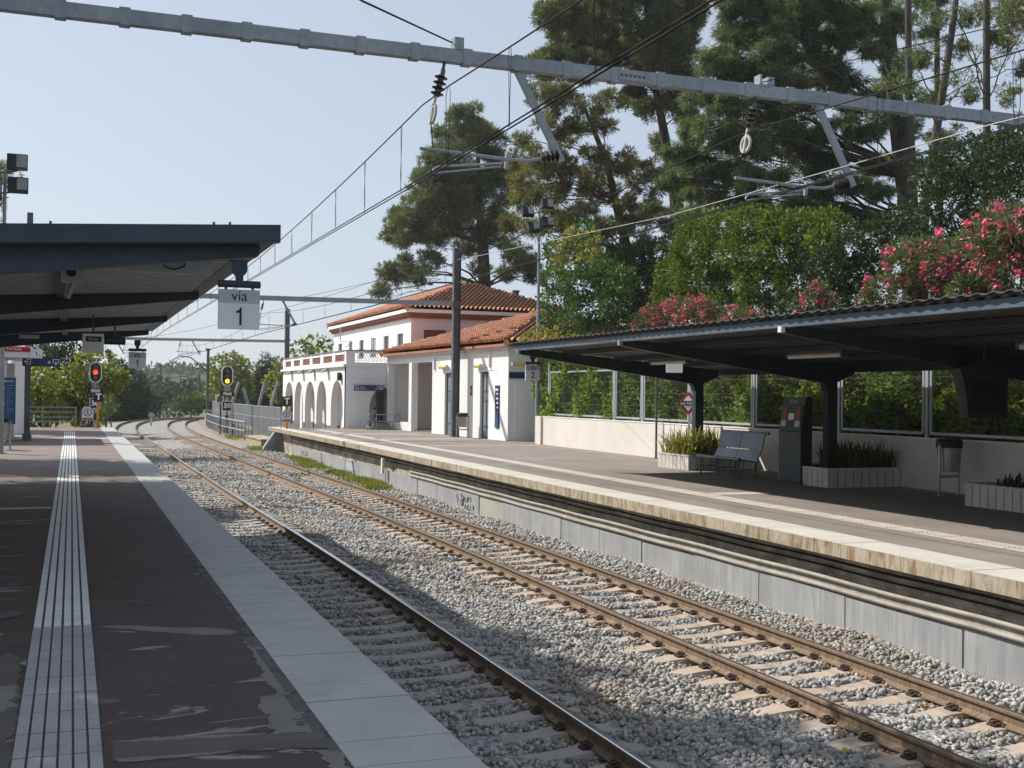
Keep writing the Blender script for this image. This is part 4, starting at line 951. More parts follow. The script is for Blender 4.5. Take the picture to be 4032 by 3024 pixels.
# weeds on the ballast beside the blocks
def grasspatch(n, cx, cy, sx, sy, h, z):
    P = np.c_[RNG.normal(cx, sx, n), RNG.normal(cy, sy, n), np.full(n, z)]; return leaves(P, np.tile([0, 0, 1.], (n, 1)), h, .035, .6)
Vs = []; Fs = []; k = 0
for px, py_, sx, sy, n in ((1190, 1815, .16, 1.3, 2600), (1235, 1838, .18, 1.0, 2200), (1340, 1868, .15, .6, 1500), (1440, 1900, .2, .8, 2600), (1475, 1918, .15, .4, 900), (930, 1725, .25, 1.6, 1200), (1035, 1770, .3, 1.0, 1500), (1085, 1760, .2, .6, 500)):
    q = aZ(px, py_, -1.08); V, Fq = grasspatch(n, q[0], q[1], sx, sy, .19, -1.13); Vs.append(V); Fs.append(Fq + k); k += len(V)
tag(npmesh('weeds', np.vstack(Vs), np.vstack(Fs), WEED), 'patches of bright yellow green weeds beside the far rail and the blocks', 'weeds', kind='stuff')

# ------------------------------------------------------------------ planters, bench, kiosk on the far platform
def planter(x0, x1, y0, y1, h, label):
    t = thing('planter', label, 'planter', ((x0 + x1) / 2, (y0 + y1) / 2, ZR), 'tiled planters round the canopy columns')
    m = MB()
    def row(a, b2, fx):
        n_ = max(1, round(abs(b2 - a) / .2)); st = (b2 - a) / n_
        for k in range(n_): fx(a + k * st + .011 * np.sign(st), a + (k + 1) * st - .011 * np.sign(st))
    row(y0, y1, lambda a, b2: m.box(x0, x0 + .05, a, b2, ZR, ZR + h - .035))
    row(x0 + .05, x1, lambda a, b2: m.box(a, b2, y0, y0 + .05, ZR, ZR + h - .035))
    row(x0 + .05, x1, lambda a, b2: m.box(a, b2, y1 - .05, y1, ZR, ZR + h - .035))
    m.build('tiled_side', TILEW, t)
    m = MB(); m.box(x0 - .015, x0 + .12, y0 - .015, y1 + .015, ZR + h - .035, ZR + h); m.box(x0 + .12, x1, y0 - .015, y0 + .12, ZR + h - .035, ZR + h); m.box(x0 + .12, x1, y1 - .12, y1 + .015, ZR + h - .035, ZR + h); m.build('rim', TILEW, t)
    m = MB(); m.box(x0 + .015, x1 - .002, y0 + .015, y1 - .015, ZR + .002, ZR + h - .06); m.build('soil', SOIL, t)
planter(15.12, 17.19, 26.95, 28.65, .40, 'sunlit white tiled planter with strappy leaves behind the bench')
planter(15.27, 17.19, 21.15, 23.05, .42, 'shaded tiled planter beside the grey help kiosk')
planter(15.33, 17.19, 14.0, 17.1, .42, 'shaded tiled planter at the right edge of the far platform')
def strap_plant(c, rx, ry, h, n, m, label, droop=.9):
    t = thing('strap_leaf_plant', label, 'plant', c, 'plants in the tiled planters'); mb = MB()
    for k in range(n):
        x, y = c[0] + random.uniform(-rx, rx), c[1] + random.uniform(-ry, ry); a = random.uniform(0, 6.28); L = h * random.uniform(.6, 1.15); b_ = random.uniform(.15, droop) * L
        dx, dy = math.cos(a), math.sin(a); w = .014 + .012 * random.random(); vs = []
        for i in range(6):
            s = i / 5; px_, py2 = x + dx * b_ * s ** 1.6, y + dy * b_ * s ** 1.6; pz = c[2] + L * (s - .55 * (b_ / L) * s ** 3 * 1.3); ww = w * (1 - s ** 3 * .95)
            vs += [(px_ - dy * ww, py2 + dx * ww, pz), (px_ + dy * ww, py2 - dx * ww, pz)]
        mb.add(vs, [(2 * i, 2 * i + 1, 2 * i + 3, 2 * i + 2) for i in range(5)])
    me_o = mb.build('leaves', m, t); return t
strap_plant((15.75, 27.7, ZR + .33), .6, .8, .95, 650, STRAP, 'sunlit yellow green strappy plant spilling out of the white planter', 1.0)
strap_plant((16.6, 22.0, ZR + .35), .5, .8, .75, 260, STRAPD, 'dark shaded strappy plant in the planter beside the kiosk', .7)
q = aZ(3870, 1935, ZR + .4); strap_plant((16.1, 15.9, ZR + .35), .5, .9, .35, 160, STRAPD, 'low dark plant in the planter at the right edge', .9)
# bench
bc = thing('bench', 'grey metal two-section bench with high slanted back under the far canopy', 'bench', (15.5, 25, ZR))
y0, y1 = 24.05, 26.05; ym = (y0 + y1) / 2; x = 14.86
for ya, yb in ((y0, ym - .01), (ym + .01, y1)):
    m = MB(); m.tube([(x, ya, ZR + .445), (x, yb, ZR + .445)], .045, 10); m.hexa([(x, ya, ZR + .43), (x + .46, ya, ZR + .37), (x + .46, yb, ZR + .37), (x, yb, ZR + .43), (x, ya, ZR + .47), (x + .46, ya, ZR + .40), (x + .46, yb, ZR + .40), (x, yb, ZR + .47)]); m.build('seat', BENCHM, bc)
    m = MB(); m.hexa([(x + .46, ya, ZR + .37), (x + .49, ya, ZR + .37), (x + .49, yb, ZR + .37), (x + .46, yb, ZR + .37), (x + .60, ya, ZR + .66), (x + .63, ya, ZR + .66), (x + .63, yb, ZR + .66), (x + .60, yb, ZR + .66)])
    m.hexa([(x + .605, ya, ZR + .672), (x + .635, ya, ZR + .672), (x + .635, yb, ZR + .672), (x + .605, yb, ZR + .672), (x + .70, ya, ZR + 1.05), (x + .73, ya, ZR + 1.05), (x + .73, yb, ZR + 1.05), (x + .70, yb, ZR + 1.05)]); m.build('backrest', BENCHM, bc)
m = MB(); m.tube([(x + .735, y0 - .12, ZR + 1.07), (x + .735, y1, ZR + 1.07)], .035, 10); m.build('top_rail', BENCHM, bc)
for yl in (y0 + .1, ym, y1 - .1):
    for xl, h in ((x + .04, .43), (x + .5, .38)):
        m = MB(); m.tube([(xl + .02, yl, ZR), (xl, yl, ZR + h * .8), (xl + .06, yl, ZR + h)], .02, 8); m.build('leg', GALVDARK, bc, True)
    m = MB(); m.bar((x + .04, yl, ZR + .2), (x + .5, yl, ZR + .2), .02); m.build('stretcher', GALVDARK, bc)
# help kiosk
kx, ky0, ky1 = 15.22, 22.1, 22.95; kd = .30
kk = thing('help_kiosk', 'tall grey help point kiosk with a sloping red and green panel', 'kiosk', (15.4, 22.5, ZR))
m = MB(); m.box(kx - .03, kx + kd + .04, ky0 - .03, ky1 + .03, ZR, ZR + .07); m.build('base', KIOSKD, kk)
m = MB(); m.prism([(kx, ky0, ZR + .07), (kx, ky0, ZR + 1.16), (kx + .02, ky0, ZR + 1.2), (kx + .13, ky0, ZR + 1.95), (kx + kd, ky0, ZR + 1.95), (kx + kd, ky0, ZR + .07)], (0, ky1 - ky0, 0)); m.build('body', KIOSK, kk)
m = MB(); m.prism([(kx + .01, ky0 - .012, ZR + .08), (kx + .01, ky0 - .012, ZR + 1.15), (kx + .135, ky0 - .012, ZR + 1.94), (kx + kd - .005, ky0 - .012, ZR + 1.94), (kx + kd - .005, ky0 - .012, ZR + .08)], (0, .01, 0)); m.build('side_panel', KIOSKD, kk)
A0, A1 = Vector((kx + .018, 0, ZR + 1.2)), Vector((kx + .10, 0, ZR + 1.76)); up = (A1 - A0).normalized(); nn = Vector((-up.z, 0, up.x)); Lp = (A1 - A0).length
def kp(u0, u1, v0, v1, off, m_, name, par):   # rectangle on the sloping front; u from its left (far) end, v up the slope
    wv = ky1 - ky0; c = A0 + up * ((v0 + v1) / 2 * Lp) + nn * off + Vector((0, ky1 - (u0 + u1) / 2 * wv, 0)); q = MB(); q.obox(c, (0, (u1 - u0) / 2 * wv, 0), up * ((v1 - v0) / 2 * Lp), nn * .008); return q.build(name, m_, par)
pn = kp(.02, .98, 0, 1, .012, GREEN, 'front_panel', kk)
kp(.08, .30, .42, .93, .022, REDO, 'red_field', pn); kp(.70, .92, .42, .93, .022, REDO, 'red_field', pn)
kp(.38, .62, .42, .68, .022, PAPER, 'white_plate', pn); kp(.08, .3, .15, .38, .022, SIGNG, 'grey_plate', pn); kp(.70, .92, .15, .38, .022, SIGNG, 'grey_plate', pn); kp(.36, .64, .08, .36, .022, BLACKPL, 'speaker_grille', pn)
for u in (.1, .74): kp(u, u + .16, .06, .12, .022, REDO, 'button', pn)
text('lettering', 'Ajuda', .12, (kx + .107, (ky0 + ky1) / 2, ZR + 1.86), (0, -1, 0), up, SIGNG, kk)
# hanging dark display under the canopy
hp = thing('information_display', 'dark hooded display hanging under the far canopy near the right edge', 'display', (15, 16, 1.8))
pts = [(14.5, 2.6), (14.56, 2.45), (14.62, 2.2), (14.66, 1.98), (14.68, 1.78), (15.52, 1.78), (15.52, 2.58), (15.3, 2.72), (14.9, 2.74)]
m = MB(); pts = [(x_ - .54, z_ - .02) for x_, z_ in pts]; m.prism([(x_, 15.7, z_) for x_, z_ in pts], (0, .22, 0)); m.build('casing', KIOSKD, hp)
m = MB(); m.box(14.2, 14.92, 15.69, 15.705, 1.84, 2.38); m.build('screen', mat('black_screen', (.01, .01, .011), (.014, .014, .015), 2, .5), hp)
m = MB(); m.cyl((14.56, 15.8, 2.68), (14.56, 15.8, 3.0), .03, 8); m.build('hanger', DARKSTEEL, hp)
# diamond station name sign
dc = aX(2717, 1588, 16.6); dn = thing('station_name_sign', 'red and white diamond station name sign beside a canopy column', 'sign', (16.6, dc[1], ZR), None)
Yd = dc[1]; xd = 16.55; zc = dc[2]
u_ = Vector((.55, -.83, 0)).normalized(); nrm = Vector((-.83, -.55, 0)).normalized()
def dia(r, off, m_, name): c0 = Vector((xd, Yd, zc)) + nrm * off; q = MB(); q.prism([c0 + u_ * r, c0 + ZD * r, c0 - u_ * r, c0 - ZD * r], nrm * -.012); return q.build(name, m_, dn)
dia(.335, .0, RED, 'red_diamond'); dia(.225, .014, PAPER, 'white_diamond')
c0 = Vector((xd, Yd, zc)) + nrm * .022; q = MB(); q.obox(c0, u_ * .29, ZD * .068, nrm * .008); q.build('name_band', NAVY, dn)
text('lettering', 'Les Fonts', .125, c0 + nrm * .0085, u_, ZD, PAPER, dn)
q = MB(); q.cyl((xd + .03, Yd + .02, ZR), (xd + .03, Yd + .02, zc - .2), .025, 8); q.cyl((xd + .12, Yd - .1, ZR), (xd + .12, Yd - .1, zc - .2), .025, 8); q.build('post', FENCEST, dn)
# slim dark post by the wall
q = aZ(2583, 1805, ZR); t = MB(); t.cyl(q, (q[0], q[1], 2.95), .035, 10); t.cyl(q, (q[0], q[1], ZR + .02), .08, 12); tag(t.build('downpipe', GALVDARK), 'slim dark pipe standing on the far platform in front of the cream wall', 'pipe')

# ------------------------------------------------------------------ floodlight poles
def floodlight(x, y, z0, zt, label, w, flip=1):
    t = thing('floodlight_pole', label, 'floodlight', (x, y, z0), 'floodlight poles')
    m = MB(); m.tube([(x, y, z0), (x, y, zt)], [.085, .05], 12); m.cyl((x, y, z0), (x, y, z0 + .03), .17, 12); m.build('pole', GALV, t, True)
    m = MB(); m.bar((x - w * .5, y, zt - .15), (x + w * .5, y, zt + .05), .05); m.bar((x - w * .35, y, zt - .75), (x + w * .5, y, zt - .62), .05); m.build('bracket', GALVDARK, t)
    for dx, dz, tilt in ((.28, .28, .2), (-.55, -.1, .5), (.3, -.45, .35), (-.3, -.7, .6)):
        c = Vector((x + dx * w * 1.6 * flip, y - .12, zt + dz)); u = XD * .27 * w * 1.4; v = Vector((0, math.sin(tilt), math.cos(tilt))) * .21 * w * 1.4; ww = u.cross(v).normalized() * .11
        m = MB(); m.obox(c, u, v, ww); h = m.build('lamp_housing', BLACKPL, t)
        m = MB(); m.obox(c + ww * 1.02 + u * .42, u * .5, v * .86, ww * .06); m.build('lamp_glass', mat('floodlight_glass', (.32, .32, .31), (.24, .24, .24), 3, .25), h)
floodlight(17.25, 42.9, ZR, 9.35, 'floodlight pole rising beside the corner of the far canopy in front of the pines', .62)
floodlight(-2.05, 40, 0, 8.9, 'floodlight pole above the near canopy at the left edge', .8)

# ------------------------------------------------------------------ overhead line: portals, brackets, wires
def insul(mb, a, b, r, n=4):
    a, b = Vector(a), Vector(b); mb.cyl(a, b, r * .45, 10)
    for k in range(n): p = a.lerp(b, (k + .5) / n); d = (b - a).normalized() * r * .16; mb.tube([p - d, p, p + d], [r * .55, r, r * .55], 14)
def portal(Y, xl, xr, zb, ztl, ztr, zl0, zr0, label, drops, s=.17, det=True, mast_l=True, camber=0):
    t = thing('catenary_portal', label, 'catenary portal', (xr, Y, zr0), 'steel portals carrying the overhead wires')
    xm = 6.1; zc = zb + camber; A = [(xl, zb), (xm, zc), (xr, zb + .1)]
    m = MB()
    for (x0, z0), (x1, z1) in zip(A[:-1], A[1:]): m.bar((x0, Y, z0), (x1, Y, z1), s * .8, s)
    if det:
        x = xl + .3
        while x < xr:
            z = np.interp(x, [q[0] for q in A], [q[1] for q in A]); m.box(x - .055, x + .055, Y - s * .4 - .006, Y + s * .4 + .006, z - s / 2 - .016, z + s / 2 + .016); x += .62
    m.build('beam', GALV, t)
    if det:
        m = MB(); m.box(xm - .02, xm + .36, Y - s * .4 - .012, Y + s * .4 + .012, zc - s * .38, zc + s * .38); m.build('splice_plate', GALV, t)
        m = MB()
        for k in range(6): m.cyl((xm + .02 + k * .06, Y - s * .4 - .022, zc), (xm + .02 + k * .06, Y - s * .4, zc), .016, 8)
        m.build('bolt', GALVDARK, t)
    if mast_l: m = MB(); m.box(xl - .11, xl + .11, Y - .11, Y + .11, zl0, ztl); m.box(xl - .17, xl + .17, Y - .14, Y + .14, zl0, zl0 + .25); m.build('mast', GALVDARK, t)
    m = MB(); w_ = .165
    for dx in (-w_ + .012, w_ - .012): m.box(xr + dx - .012, xr + dx + .012, Y - .14, Y + .14, zr0, ztr)
    m.box(xr - w_ + .024, xr + w_ - .024, Y - .01, Y + .01, zr0, ztr); m.box(xr - .2, xr + .2, Y - .2, Y + .2, zr0, zr0 + .03); m.box(xr - .15, xr + .15, Y - .15, Y + .15, zb - .12, zb + .2); m.build('mast', GALVDARK, t)
    for (xi, xs, zcw) in drops:     # insulator position, strut foot, contact wire height
        zi = np.interp(xi, [q[0] for q in A], [q[1] for q in A]) - s / 2
        m = MB(); m.cyl((xi, Y, zi), (xi - .02, Y, zi - .12), .018, 8); m.bar((xi - .02, Y - .03, zi - .09), (xi - .04, Y - .03, zi - .2), .05, .01); m.build('hook', GALVDARK, t)
        m = MB(); insul(m, (xi - .03, Y, zi - .15), (xi - .09, Y, zi - .40), .078, 4); m.build('insulator', PORC, t, True)
        m = MB(); c = Vector((xi - .13, Y, zi - .60)); a, b2 = Vector((0, 1, 0)), Vector((.1, 0, 1)); m.ring(c - Vector((.012, 0, 0)), a, b2, .085, .115, .028); m.bar(c + Vector((.03, 0, .2)), c - Vector((.03, 0, .12)), .03, .03); m.build('pulley', mat('pale_pulley', (.55, .53, .5), (.42, .4, .37), 3, .5), t, True)
        zr_ = zcw + .27; m = MB(); m.cyl((xi - .15, Y, zi - .72), (xi - .12, Y, zr_), .007, 6); m.build('suspension_wire', WIRE, t)
        m = MB(); zs = np.interp(xs, [q[0] for q in A], [q[1] for q in A]) - s / 2
        m.bar((xs, Y, zs + .02), (xs + .58, Y, zs - 1.02), .085, .05, (0, 1, 0)); m.build('strut', GALV, t)
        m = MB(); m.tube([(xi - .28, Y, zr_ + .03), (xi + .8, Y, zr_ - .01), (xi + 1.05, Y, zr_ - .005), (xi + 1.22, Y, zr_ + .04)], .02, 8); m.tube([(xi - .12, Y, zcw + .04), (xi - .11, Y, zcw + .08), (xi - .05, Y, zcw + .11), (xi + .72, Y, zr_ - .06)], .014, 8); m.tube([(xi - .1, Y, zcw + .03), (xi + .7, Y, zr_ - .1)], .011, 8); m.bar((xi + .76, Y, zr_ - .12), (xi + .78, Y, zr_ + .05), .04, .04); m.build('registration_arm', GALV, t, True)
        m = MB(); insul(m, (xi + 1.2, Y, zr_ + .035), (xi + 1.42, Y, zr_ + .09), .075, 4); m.build('insulator', PORC, t, True)
    return t
portal(12.7, -4.8, 21.5, 5.90, 7, 7, 0, 1.5, 'near steel portal beam crossing the sky above both tracks', [(3.92, 4.80, 4.52), (8.02, 8.94, 4.5)], .15)
portal(50.2, -1.63, 16.2, 6.02, 9.05, 8.62, 0, ZR, 'steel portal whose dark mast stands in front of the station wing', [(7.6, 8.4, 4.62)], .2, False)
portal(88, -2.6, 15.1, 5.75, 7.5, 8.3, -1.2, -1.2, 'distant steel portal beyond the white arcade', [(3.6, 2.9, 4.6), (7.4, 8.2, 4.6)], .2, False)
# cable clamps on top of the near beam
m = MB(); m.box(4.02, 4.13, 12.63, 12.77, 5.97, 6.11); tag(m.build('cable_clamp', GALV), 'small galvanised clamp on the near portal beam above the left pulley', 'clamp', 'clamps on the near portal beam')
m = MB(); m.box(8.17, 8.26, 12.63, 12.77, 5.99, 6.10); m.box(8.05, 8.20, 12.63, 12.77, 5.97, 6.00); m.box(8.05, 8.08, 12.63, 12.77, 5.99, 6.12); tag(m.build('cable_clamp', GALV), 'small galvanised clamp on the near portal beam above the right pulley', 'clamp', 'clamps on the near portal beam')
# blue exit board and its post fixing on the left mast of the second portal
a, b_ = aY(88, 1405, 49.9), aY(238, 1444, 49.9); t = thing('direction_sign', 'dark blue exit sign with white arrows on the mast at the left', 'sign', (-1.2, 51, 3)); x0, x1, z0, z1 = a[0], b_[0], b_[2], a[2]; zc = (z0 + z1) / 2
m = MB(); m.box(x0, x1, 49.9, 50.0, z0, z1); m.build('board', NAVY, t)
def pict(xc, s, kind):
    m = MB(); y = 49.895
    if kind == 'exit':
        for p, q in (((-.2, .8), (.8, .8)), ((.8, .8), (.8, -.8)), ((.8, -.8), (-.2, -.8)), ((-.2, .8), (-.2, .35)), ((-.2, -.35), (-.2, -.8))): m.bar((xc + p[0] * s, y, zc + p[1] * s), (xc + q[0] * s, y, zc + q[1] * s), .022, .01, (0, 1, 0))
        m.bar((xc - 1.0 * s, y, zc), (xc + .4 * s, y, zc), .03, .01, (0, 1, 0)); m.bar((xc - 1.0 * s, y, zc), (xc - .55 * s, y, zc + .4 * s), .026, .01, (0, 1, 0)); m.bar((xc - 1.0 * s, y, zc), (xc - .55 * s, y, zc - .4 * s), .026, .01, (0, 1, 0))
    elif kind == 'down':
        for p, q in (((-.8, -.5), (-.8, .8)), ((-.8, .8), (.8, .8)), ((.8, .8), (.8, -.5))): m.bar((xc + p[0] * s, y, zc + p[1] * s), (xc + q[0] * s, y, zc + q[1] * s), .022, .01, (0, 1, 0))
        m.bar((xc, y, zc + .2 * s), (xc, y, zc - .9 * s), .03, .01, (0, 1, 0)); m.bar((xc, y, zc - .9 * s), (xc - .4 * s, y, zc - .4 * s), .026, .01, (0, 1, 0)); m.bar((xc, y, zc - .9 * s), (xc + .4 * s, y, zc - .4 * s), .026, .01, (0, 1, 0))
    else:
        for dx in (-.35, .35): m.disc((xc + dx * s, 49.9, zc + .6 * s), XD, ZD, .25 * s, -.008, 10); m.box(xc + dx * s - .22 * s, xc + dx * s + .22 * s, 49.892, 49.9, zc - .8 * s, zc + .3 * s)
    m.build('pictogram', PAPER, t)
pict(x0 + .2, .13, 'exit'); pict(x1 - .17, .13, 'down'); pict(x1 - .42, .08, 'lift')
# wires
def catenary(xc_pts, zc_pts, xm_pts, zm_pts, ysup, label, name='overhead_line', r=(.0075, .008), two=True, drop=1.9):
    t = thing(name, label, 'overhead wire', (float(xc_pts(20)), 20, 4.5), 'overhead wires of the two tracks')
    ya, yb = -1.0, 96.0; q = np.arange(ya, yb, 1.5)
    def zm(y):
        i = np.searchsorted(ysup, y) - 1; i = min(max(i, 0), len(ysup) - 2); u = (y - ysup[i]) / (ysup[i + 1] - ysup[i]); return zm_pts - .55 * 4 * u * (1 - u) * (min(1, (ysup[i + 1] - ysup[i]) / 40))
    for dx in ((-.028, .028) if two else (0,)):
        m = MB(); m.tube([(xc_pts(y) + dx, y, zc_pts(y)) for y in q], r[0], 6); m.build('contact_wire', WIRE, t)
    m = MB(); m.tube([(xc_pts(y), y, zm(y)) for y in np.arange(ya, yb, 1.0)], r[1], 6); m.build('messenger_wire', WIRE, t)
    y = .6
    while y < yb - 2:
        m = MB(); z0, z1 = zc_pts(y), zm(y); h = z1 - z0
        wd = .06 if int(y * 10) % 4 else .11
        m.tube([(xc_pts(y), y - .01, z0), (xc_pts(y) - .02, y - wd, z0 + h * .25), (xc_pts(y) - .01, y - wd, z1 - h * .1), (xc_pts(y), y - .02, z1)], .0035, 5)
        m.tube([(xc_pts(y), y + .01, z0), (xc_pts(y) + .02, y + wd, z0 + h * .25), (xc_pts(y) + .01, y + wd, z1 - h * .1), (xc_pts(y), y + .02, z1)], .0035, 5)
        m.build('dropper', WIRE, t); y += drop * (1 if y < 30 else 2)
c1x = lambda y: np.interp(y, [-2, 12.7, 32, 51, 70, 88, 100], [3.75, 3.75, 3.75, 3.78, 3.7, 3.7, 3.75]); c2x = lambda y: np.interp(y, [-2, 12.7, 32, 51, 70, 88, 100], [7.9, 7.9, 7.9, 7.8, 7.6, 7.5, 7.7])
catenary(c1x, lambda y: np.interp(y, [0, 12, 32, 52, 71, 96], [4.56, 4.52, 4.6, 4.68, 4.5, 4.4]), None, 5.4, [-26, 12.7, 50.2, 88, 125], 'contact and messenger wires above the near track, crossing the open sky')
catenary(c2x, lambda y: np.interp(y, [0, 12, 32, 52, 71, 96], [4.52, 4.5, 4.5, 4.6, 4.5, 4.4]), None, 5.4, [-26, 12.7, 50.2, 88, 125], 'contact and messenger wires above the far track, in front of the trees')
def cable(pts, r, m_, label, sag=.0, n=16):
    P = [Vector([float(q) for q in p]) for p in pts]; out = []
    for a, b2 in zip(P[:-1], P[1:]):
        for k in range(n):
            u = k / n; p = a.lerp(b2, u); p.z -= sag * 4 * u * (1 - u); out.append(p)
    out.append(P[-1]); m = MB(); m.tube(out, r, 6); return tag(m.build('cable', m_), label, 'cable')
cable([aY(1780, 168, 12.7), aY(1425, 3, 9.4), aY(1000, -260, 7.2)], .009, WIRE, 'slack stay cable rising from the near beam towards the top left')
cable([aY(3001, 324, 12.7), aX(3448, 214, 9.0), aX(4032, 78, 9.6), aX(4500, 0, 9.8)], .006, WIRE, 'thin cable from the clamp on the near beam to the top right')
cable([aX(4300, 395, 9.3), aX(3920, 485.5, 9.3), aX(3331, 654, 9.3), aX(2639, 848, 9.3), aX(1895, 1005, 9.3), aY(1800, 1022, 50.0)], .0065, WIREL, 'pale feeder cable slanting across the trees towards the station mast')
# two stay wires down to the second portal's mast and on to the third
cable([aY(1786, 1040, 50.0), aY(1190, 1170, 50.1)], .009, WIRE, 'stay wire from the station mast down to the clamp on the second portal beam')
cable([(15.8, 50.2, 8.3), (9.5, 70, 6.4), (3.6, 88, 5.7)], .01, WIRE, 'wire slanting from the station mast to the distant portal', .2)
# masts beyond the bend
def bracket_mast(px, pyt, Y, z0, reach, label, m_=GALVDARK):
    a = aY(px, pyt, Y); x = a[0]; zt = a[2]; t = thing('catenary_mast', label, 'catenary mast', (x, Y, z0), 'masts at the bend')
    m = MB(); m.box(x - .11, x + .11, Y - .11, Y + .11, z0, zt); m.box(x - .2, x + .2, Y - .2, Y + .2, zt - .1, zt + .06); m.build('mast', m_, t)
    m = MB(); zb = zt - 1.9
    m.tube([(x, Y, zb - .1), (x - reach * .5, Y, zb + 1.15), (x - reach * .8, Y, zb + 1.25), (x - reach, Y, zb + .9), (x - reach, Y, zb - .2)], .05, 8); m.tube([(x, Y, zb - 1.3), (x - reach * .35, Y, zb - .7), (x - reach * .8, Y, zb - .5), (x - reach * 1.0, Y, zb - .75)], .035, 8); m.build('bracket_arm', GALVDARK, t, True)
    m = MB(); insul(m, (x - .15, Y, zb), (x - .5, Y, zb + .3), .12, 4); m.build('insulator', PORC, t, True)
bracket_mast(820, 1375, 106, -1.3, 3.0, 'dark catenary mast with curved bracket arms beyond the grey fence')
bracket_mast(632, 1440, 138, -1.3, -2.2, 'slim green catenary mast standing at the far bend', mat('green_mast_paint', (.10, .15, .12), (.08, .12, .1), 2, .6))
bracket_mast(783, 1478, 160, -1.3, 2.5, 'thin green catenary mast far behind the bend', MATS['green_mast_paint'])

# ------------------------------------------------------------------ lineside fence beyond the far platform
lf = thing('metal_fence', 'grey barred lineside fence between the bend and the end of the far platform', 'fence', (11, 75, -1))
P0 = [(11.1, 66.5), (10.75, 75.0), (10.7, 84), (10.95, 93), (11.5, 104)]; ZT = [1.18, 1.2, 1.2, 1.2, 1.2]; ZB = [-1.3] * 5
for i in range(4):
    a, b_ = Vector((*P0[i], 0)), Vector((*P0[i + 1], 0)); n_ = int((b_ - a).length / 1.5); zb = -.9 if i == 0 else -.2
    for k in range(n_ + 1):
        p = a.lerp(b_, k / n_); m = MB(); m.box(p.x - .04, p.x + .04, p.y - .04, p.y + .04, -1.2, ZT[i]); m.build('post', FENCEST, lf)
    m = MB()
    for z_ in (zb, ZT[i] - .02, .5): m.bar((a.x, a.y, z_), (b_.x, b_.y, z_), .03, .05)
    q = 0.
    L = (b_ - a).length
    while q < L: p = a.lerp(b_, q / L); m.box(p.x - .012, p.x + .012, p.y - .012, p.y + .012, zb, ZT[i]); q += .11
    m.build('mesh_panel', FENCEST, lf)
hr = thing('railing', 'low pale double handrail along the foot of the lineside fence', 'railing', (10.3, 85, -1))
m = MB(); Q = [(10.35, 75.5), (10.2, 84), (10.4, 93), (10.9, 103)]
for z_ in (-.45, .12):
    for a, b_ in zip(Q[:-1], Q[1:]): m.bar((a[0], a[1], z_), (b_[0], b_[1], z_), .05, .07)
m.build('rail', SIGNG, hr); m = MB()
for a, b_ in zip(Q[:-1], Q[1:]):
    for k in range(6): m = MB(); m.box(a[0] + (b_[0] - a[0]) * k / 6 - .04, a[0] + (b_[0] - a[0]) * k / 6 + .04, a[1] + (b_[1] - a[1]) * k / 6 - .04, a[1] + (b_[1] - a[1]) * k / 6 + .04, -1.2, .1); m.build('post', GALV, hr)
m = MB(); m.box(11.0, 11.9, 104.5, 105.6, -1.4, .25); m.box(10.9, 12.0, 104.4, 105.7, .25, .38); tag(m.build('stone_pier', CONCD), 'short grey stone pier ending the lineside railing at the bend', 'pier')
m = MB(); m.prism([(9.75, 64.6, -1.1), (10.75, 64.6, -1.1), (10.75, 64.6, -.62), (9.75, 64.6, -.62)], (0, 6.0, 0)); m.box(9.7, 10.8, 64.5, 70.7, -.62, -.55); tag(m.build('cable_trough', COP_F), 'pale concrete cable trough lying beyond the end of the far platform', 'trough')
struct(terrain('embankment', 9.35, 24, 62.5, 118, 20, 50, lambda x, y: np.where(x < np.interp(y, T2[:, 1], T2[:, 0]) + 1.9, -1.9, np.where(x > 11.3, -.75, -1.02) + .05 * np.sin(x * 3 + y * 2.1)), EARTH))

# ------------------------------------------------------------------ station building
st = thing('station_building', 'white railway station with tiled hip roofs, a terrace over an arcade and a low wing', 'station', (17, 60, ZR))
I3 = lambda x, y: (1000 + x * .5425, 1050 + y * .5425)
WO = Vector((16.95, 45.4, 0)); WU = Vector((16.05 - 16.95, 61.85 - 45.4, 0)).normalized(); WN = Vector((WU.y, -WU.x, 0))   # WN points into the building
def onW(px, py):      # metres along the wing's front wall and height
    d = Vector(_ray(px, py).tolist()); t = (WO - Vector(CAM.tolist())).dot(WN) / d.dot(WN); p = Vector(CAM.tolist()) + d * t
    return (p - WO).dot(WU), p.z
def wall(O, U, N, L, z0, z1, op, th, m, parent, name='wall'):
    ss = sorted({0, L, *[v for o in op for v in o[:2]]}); zs = sorted({z0, z1, *[v for o in op for v in o[2:]]}); mb = MB()
    for a, b_ in zip(ss[:-1], ss[1:]):
        run = None
        for c, d in zip(zs[:-1], zs[1:]):
            hole = any(o[0] <= (a + b_) / 2 <= o[1] and o[2] <= (c + d) / 2 <= o[3] for o in op)
            if hole:
                if run: rect(mb, O, U, N, a, b_, run[0], run[1], 0, th); run = None
            else: run = (run[0], d) if run else (c, d)
        if run: rect(mb, O, U, N, a, b_, run[0], run[1], 0, th)
    return mb.build(name, m, parent)
def rect(mb, O, U, N, a, b_, z0, z1, n0, n1, mi=0):
    P = lambda s, n_, z: O + U * s + N * n_ + ZD * z
    mb.hexa([P(a, n0, z0), P(b_, n0, z0), P(b_, n1, z0), P(a, n1, z0), P(a, n0, z1), P(b_, n0, z1), P(b_, n1, z1), P(a, n1, z1)], mi)
def piece(name, m, O, U, N, a, b_, z0, z1, n0, n1, parent):
    mb = MB(); rect(mb, O, U, N, a, b_, z0, z1, n0, n1); return mb.build(name, m, parent)
Lw = 16.4
sx = lambda x: onW(*I3(x, 1000))[0]
d1, d2 = (sx(1452), sx(1383)), (sx(1702), sx(1640))
p1, p2 = (sx(1293), sx(1205)), (sx(1122), sx(1046 - 70))
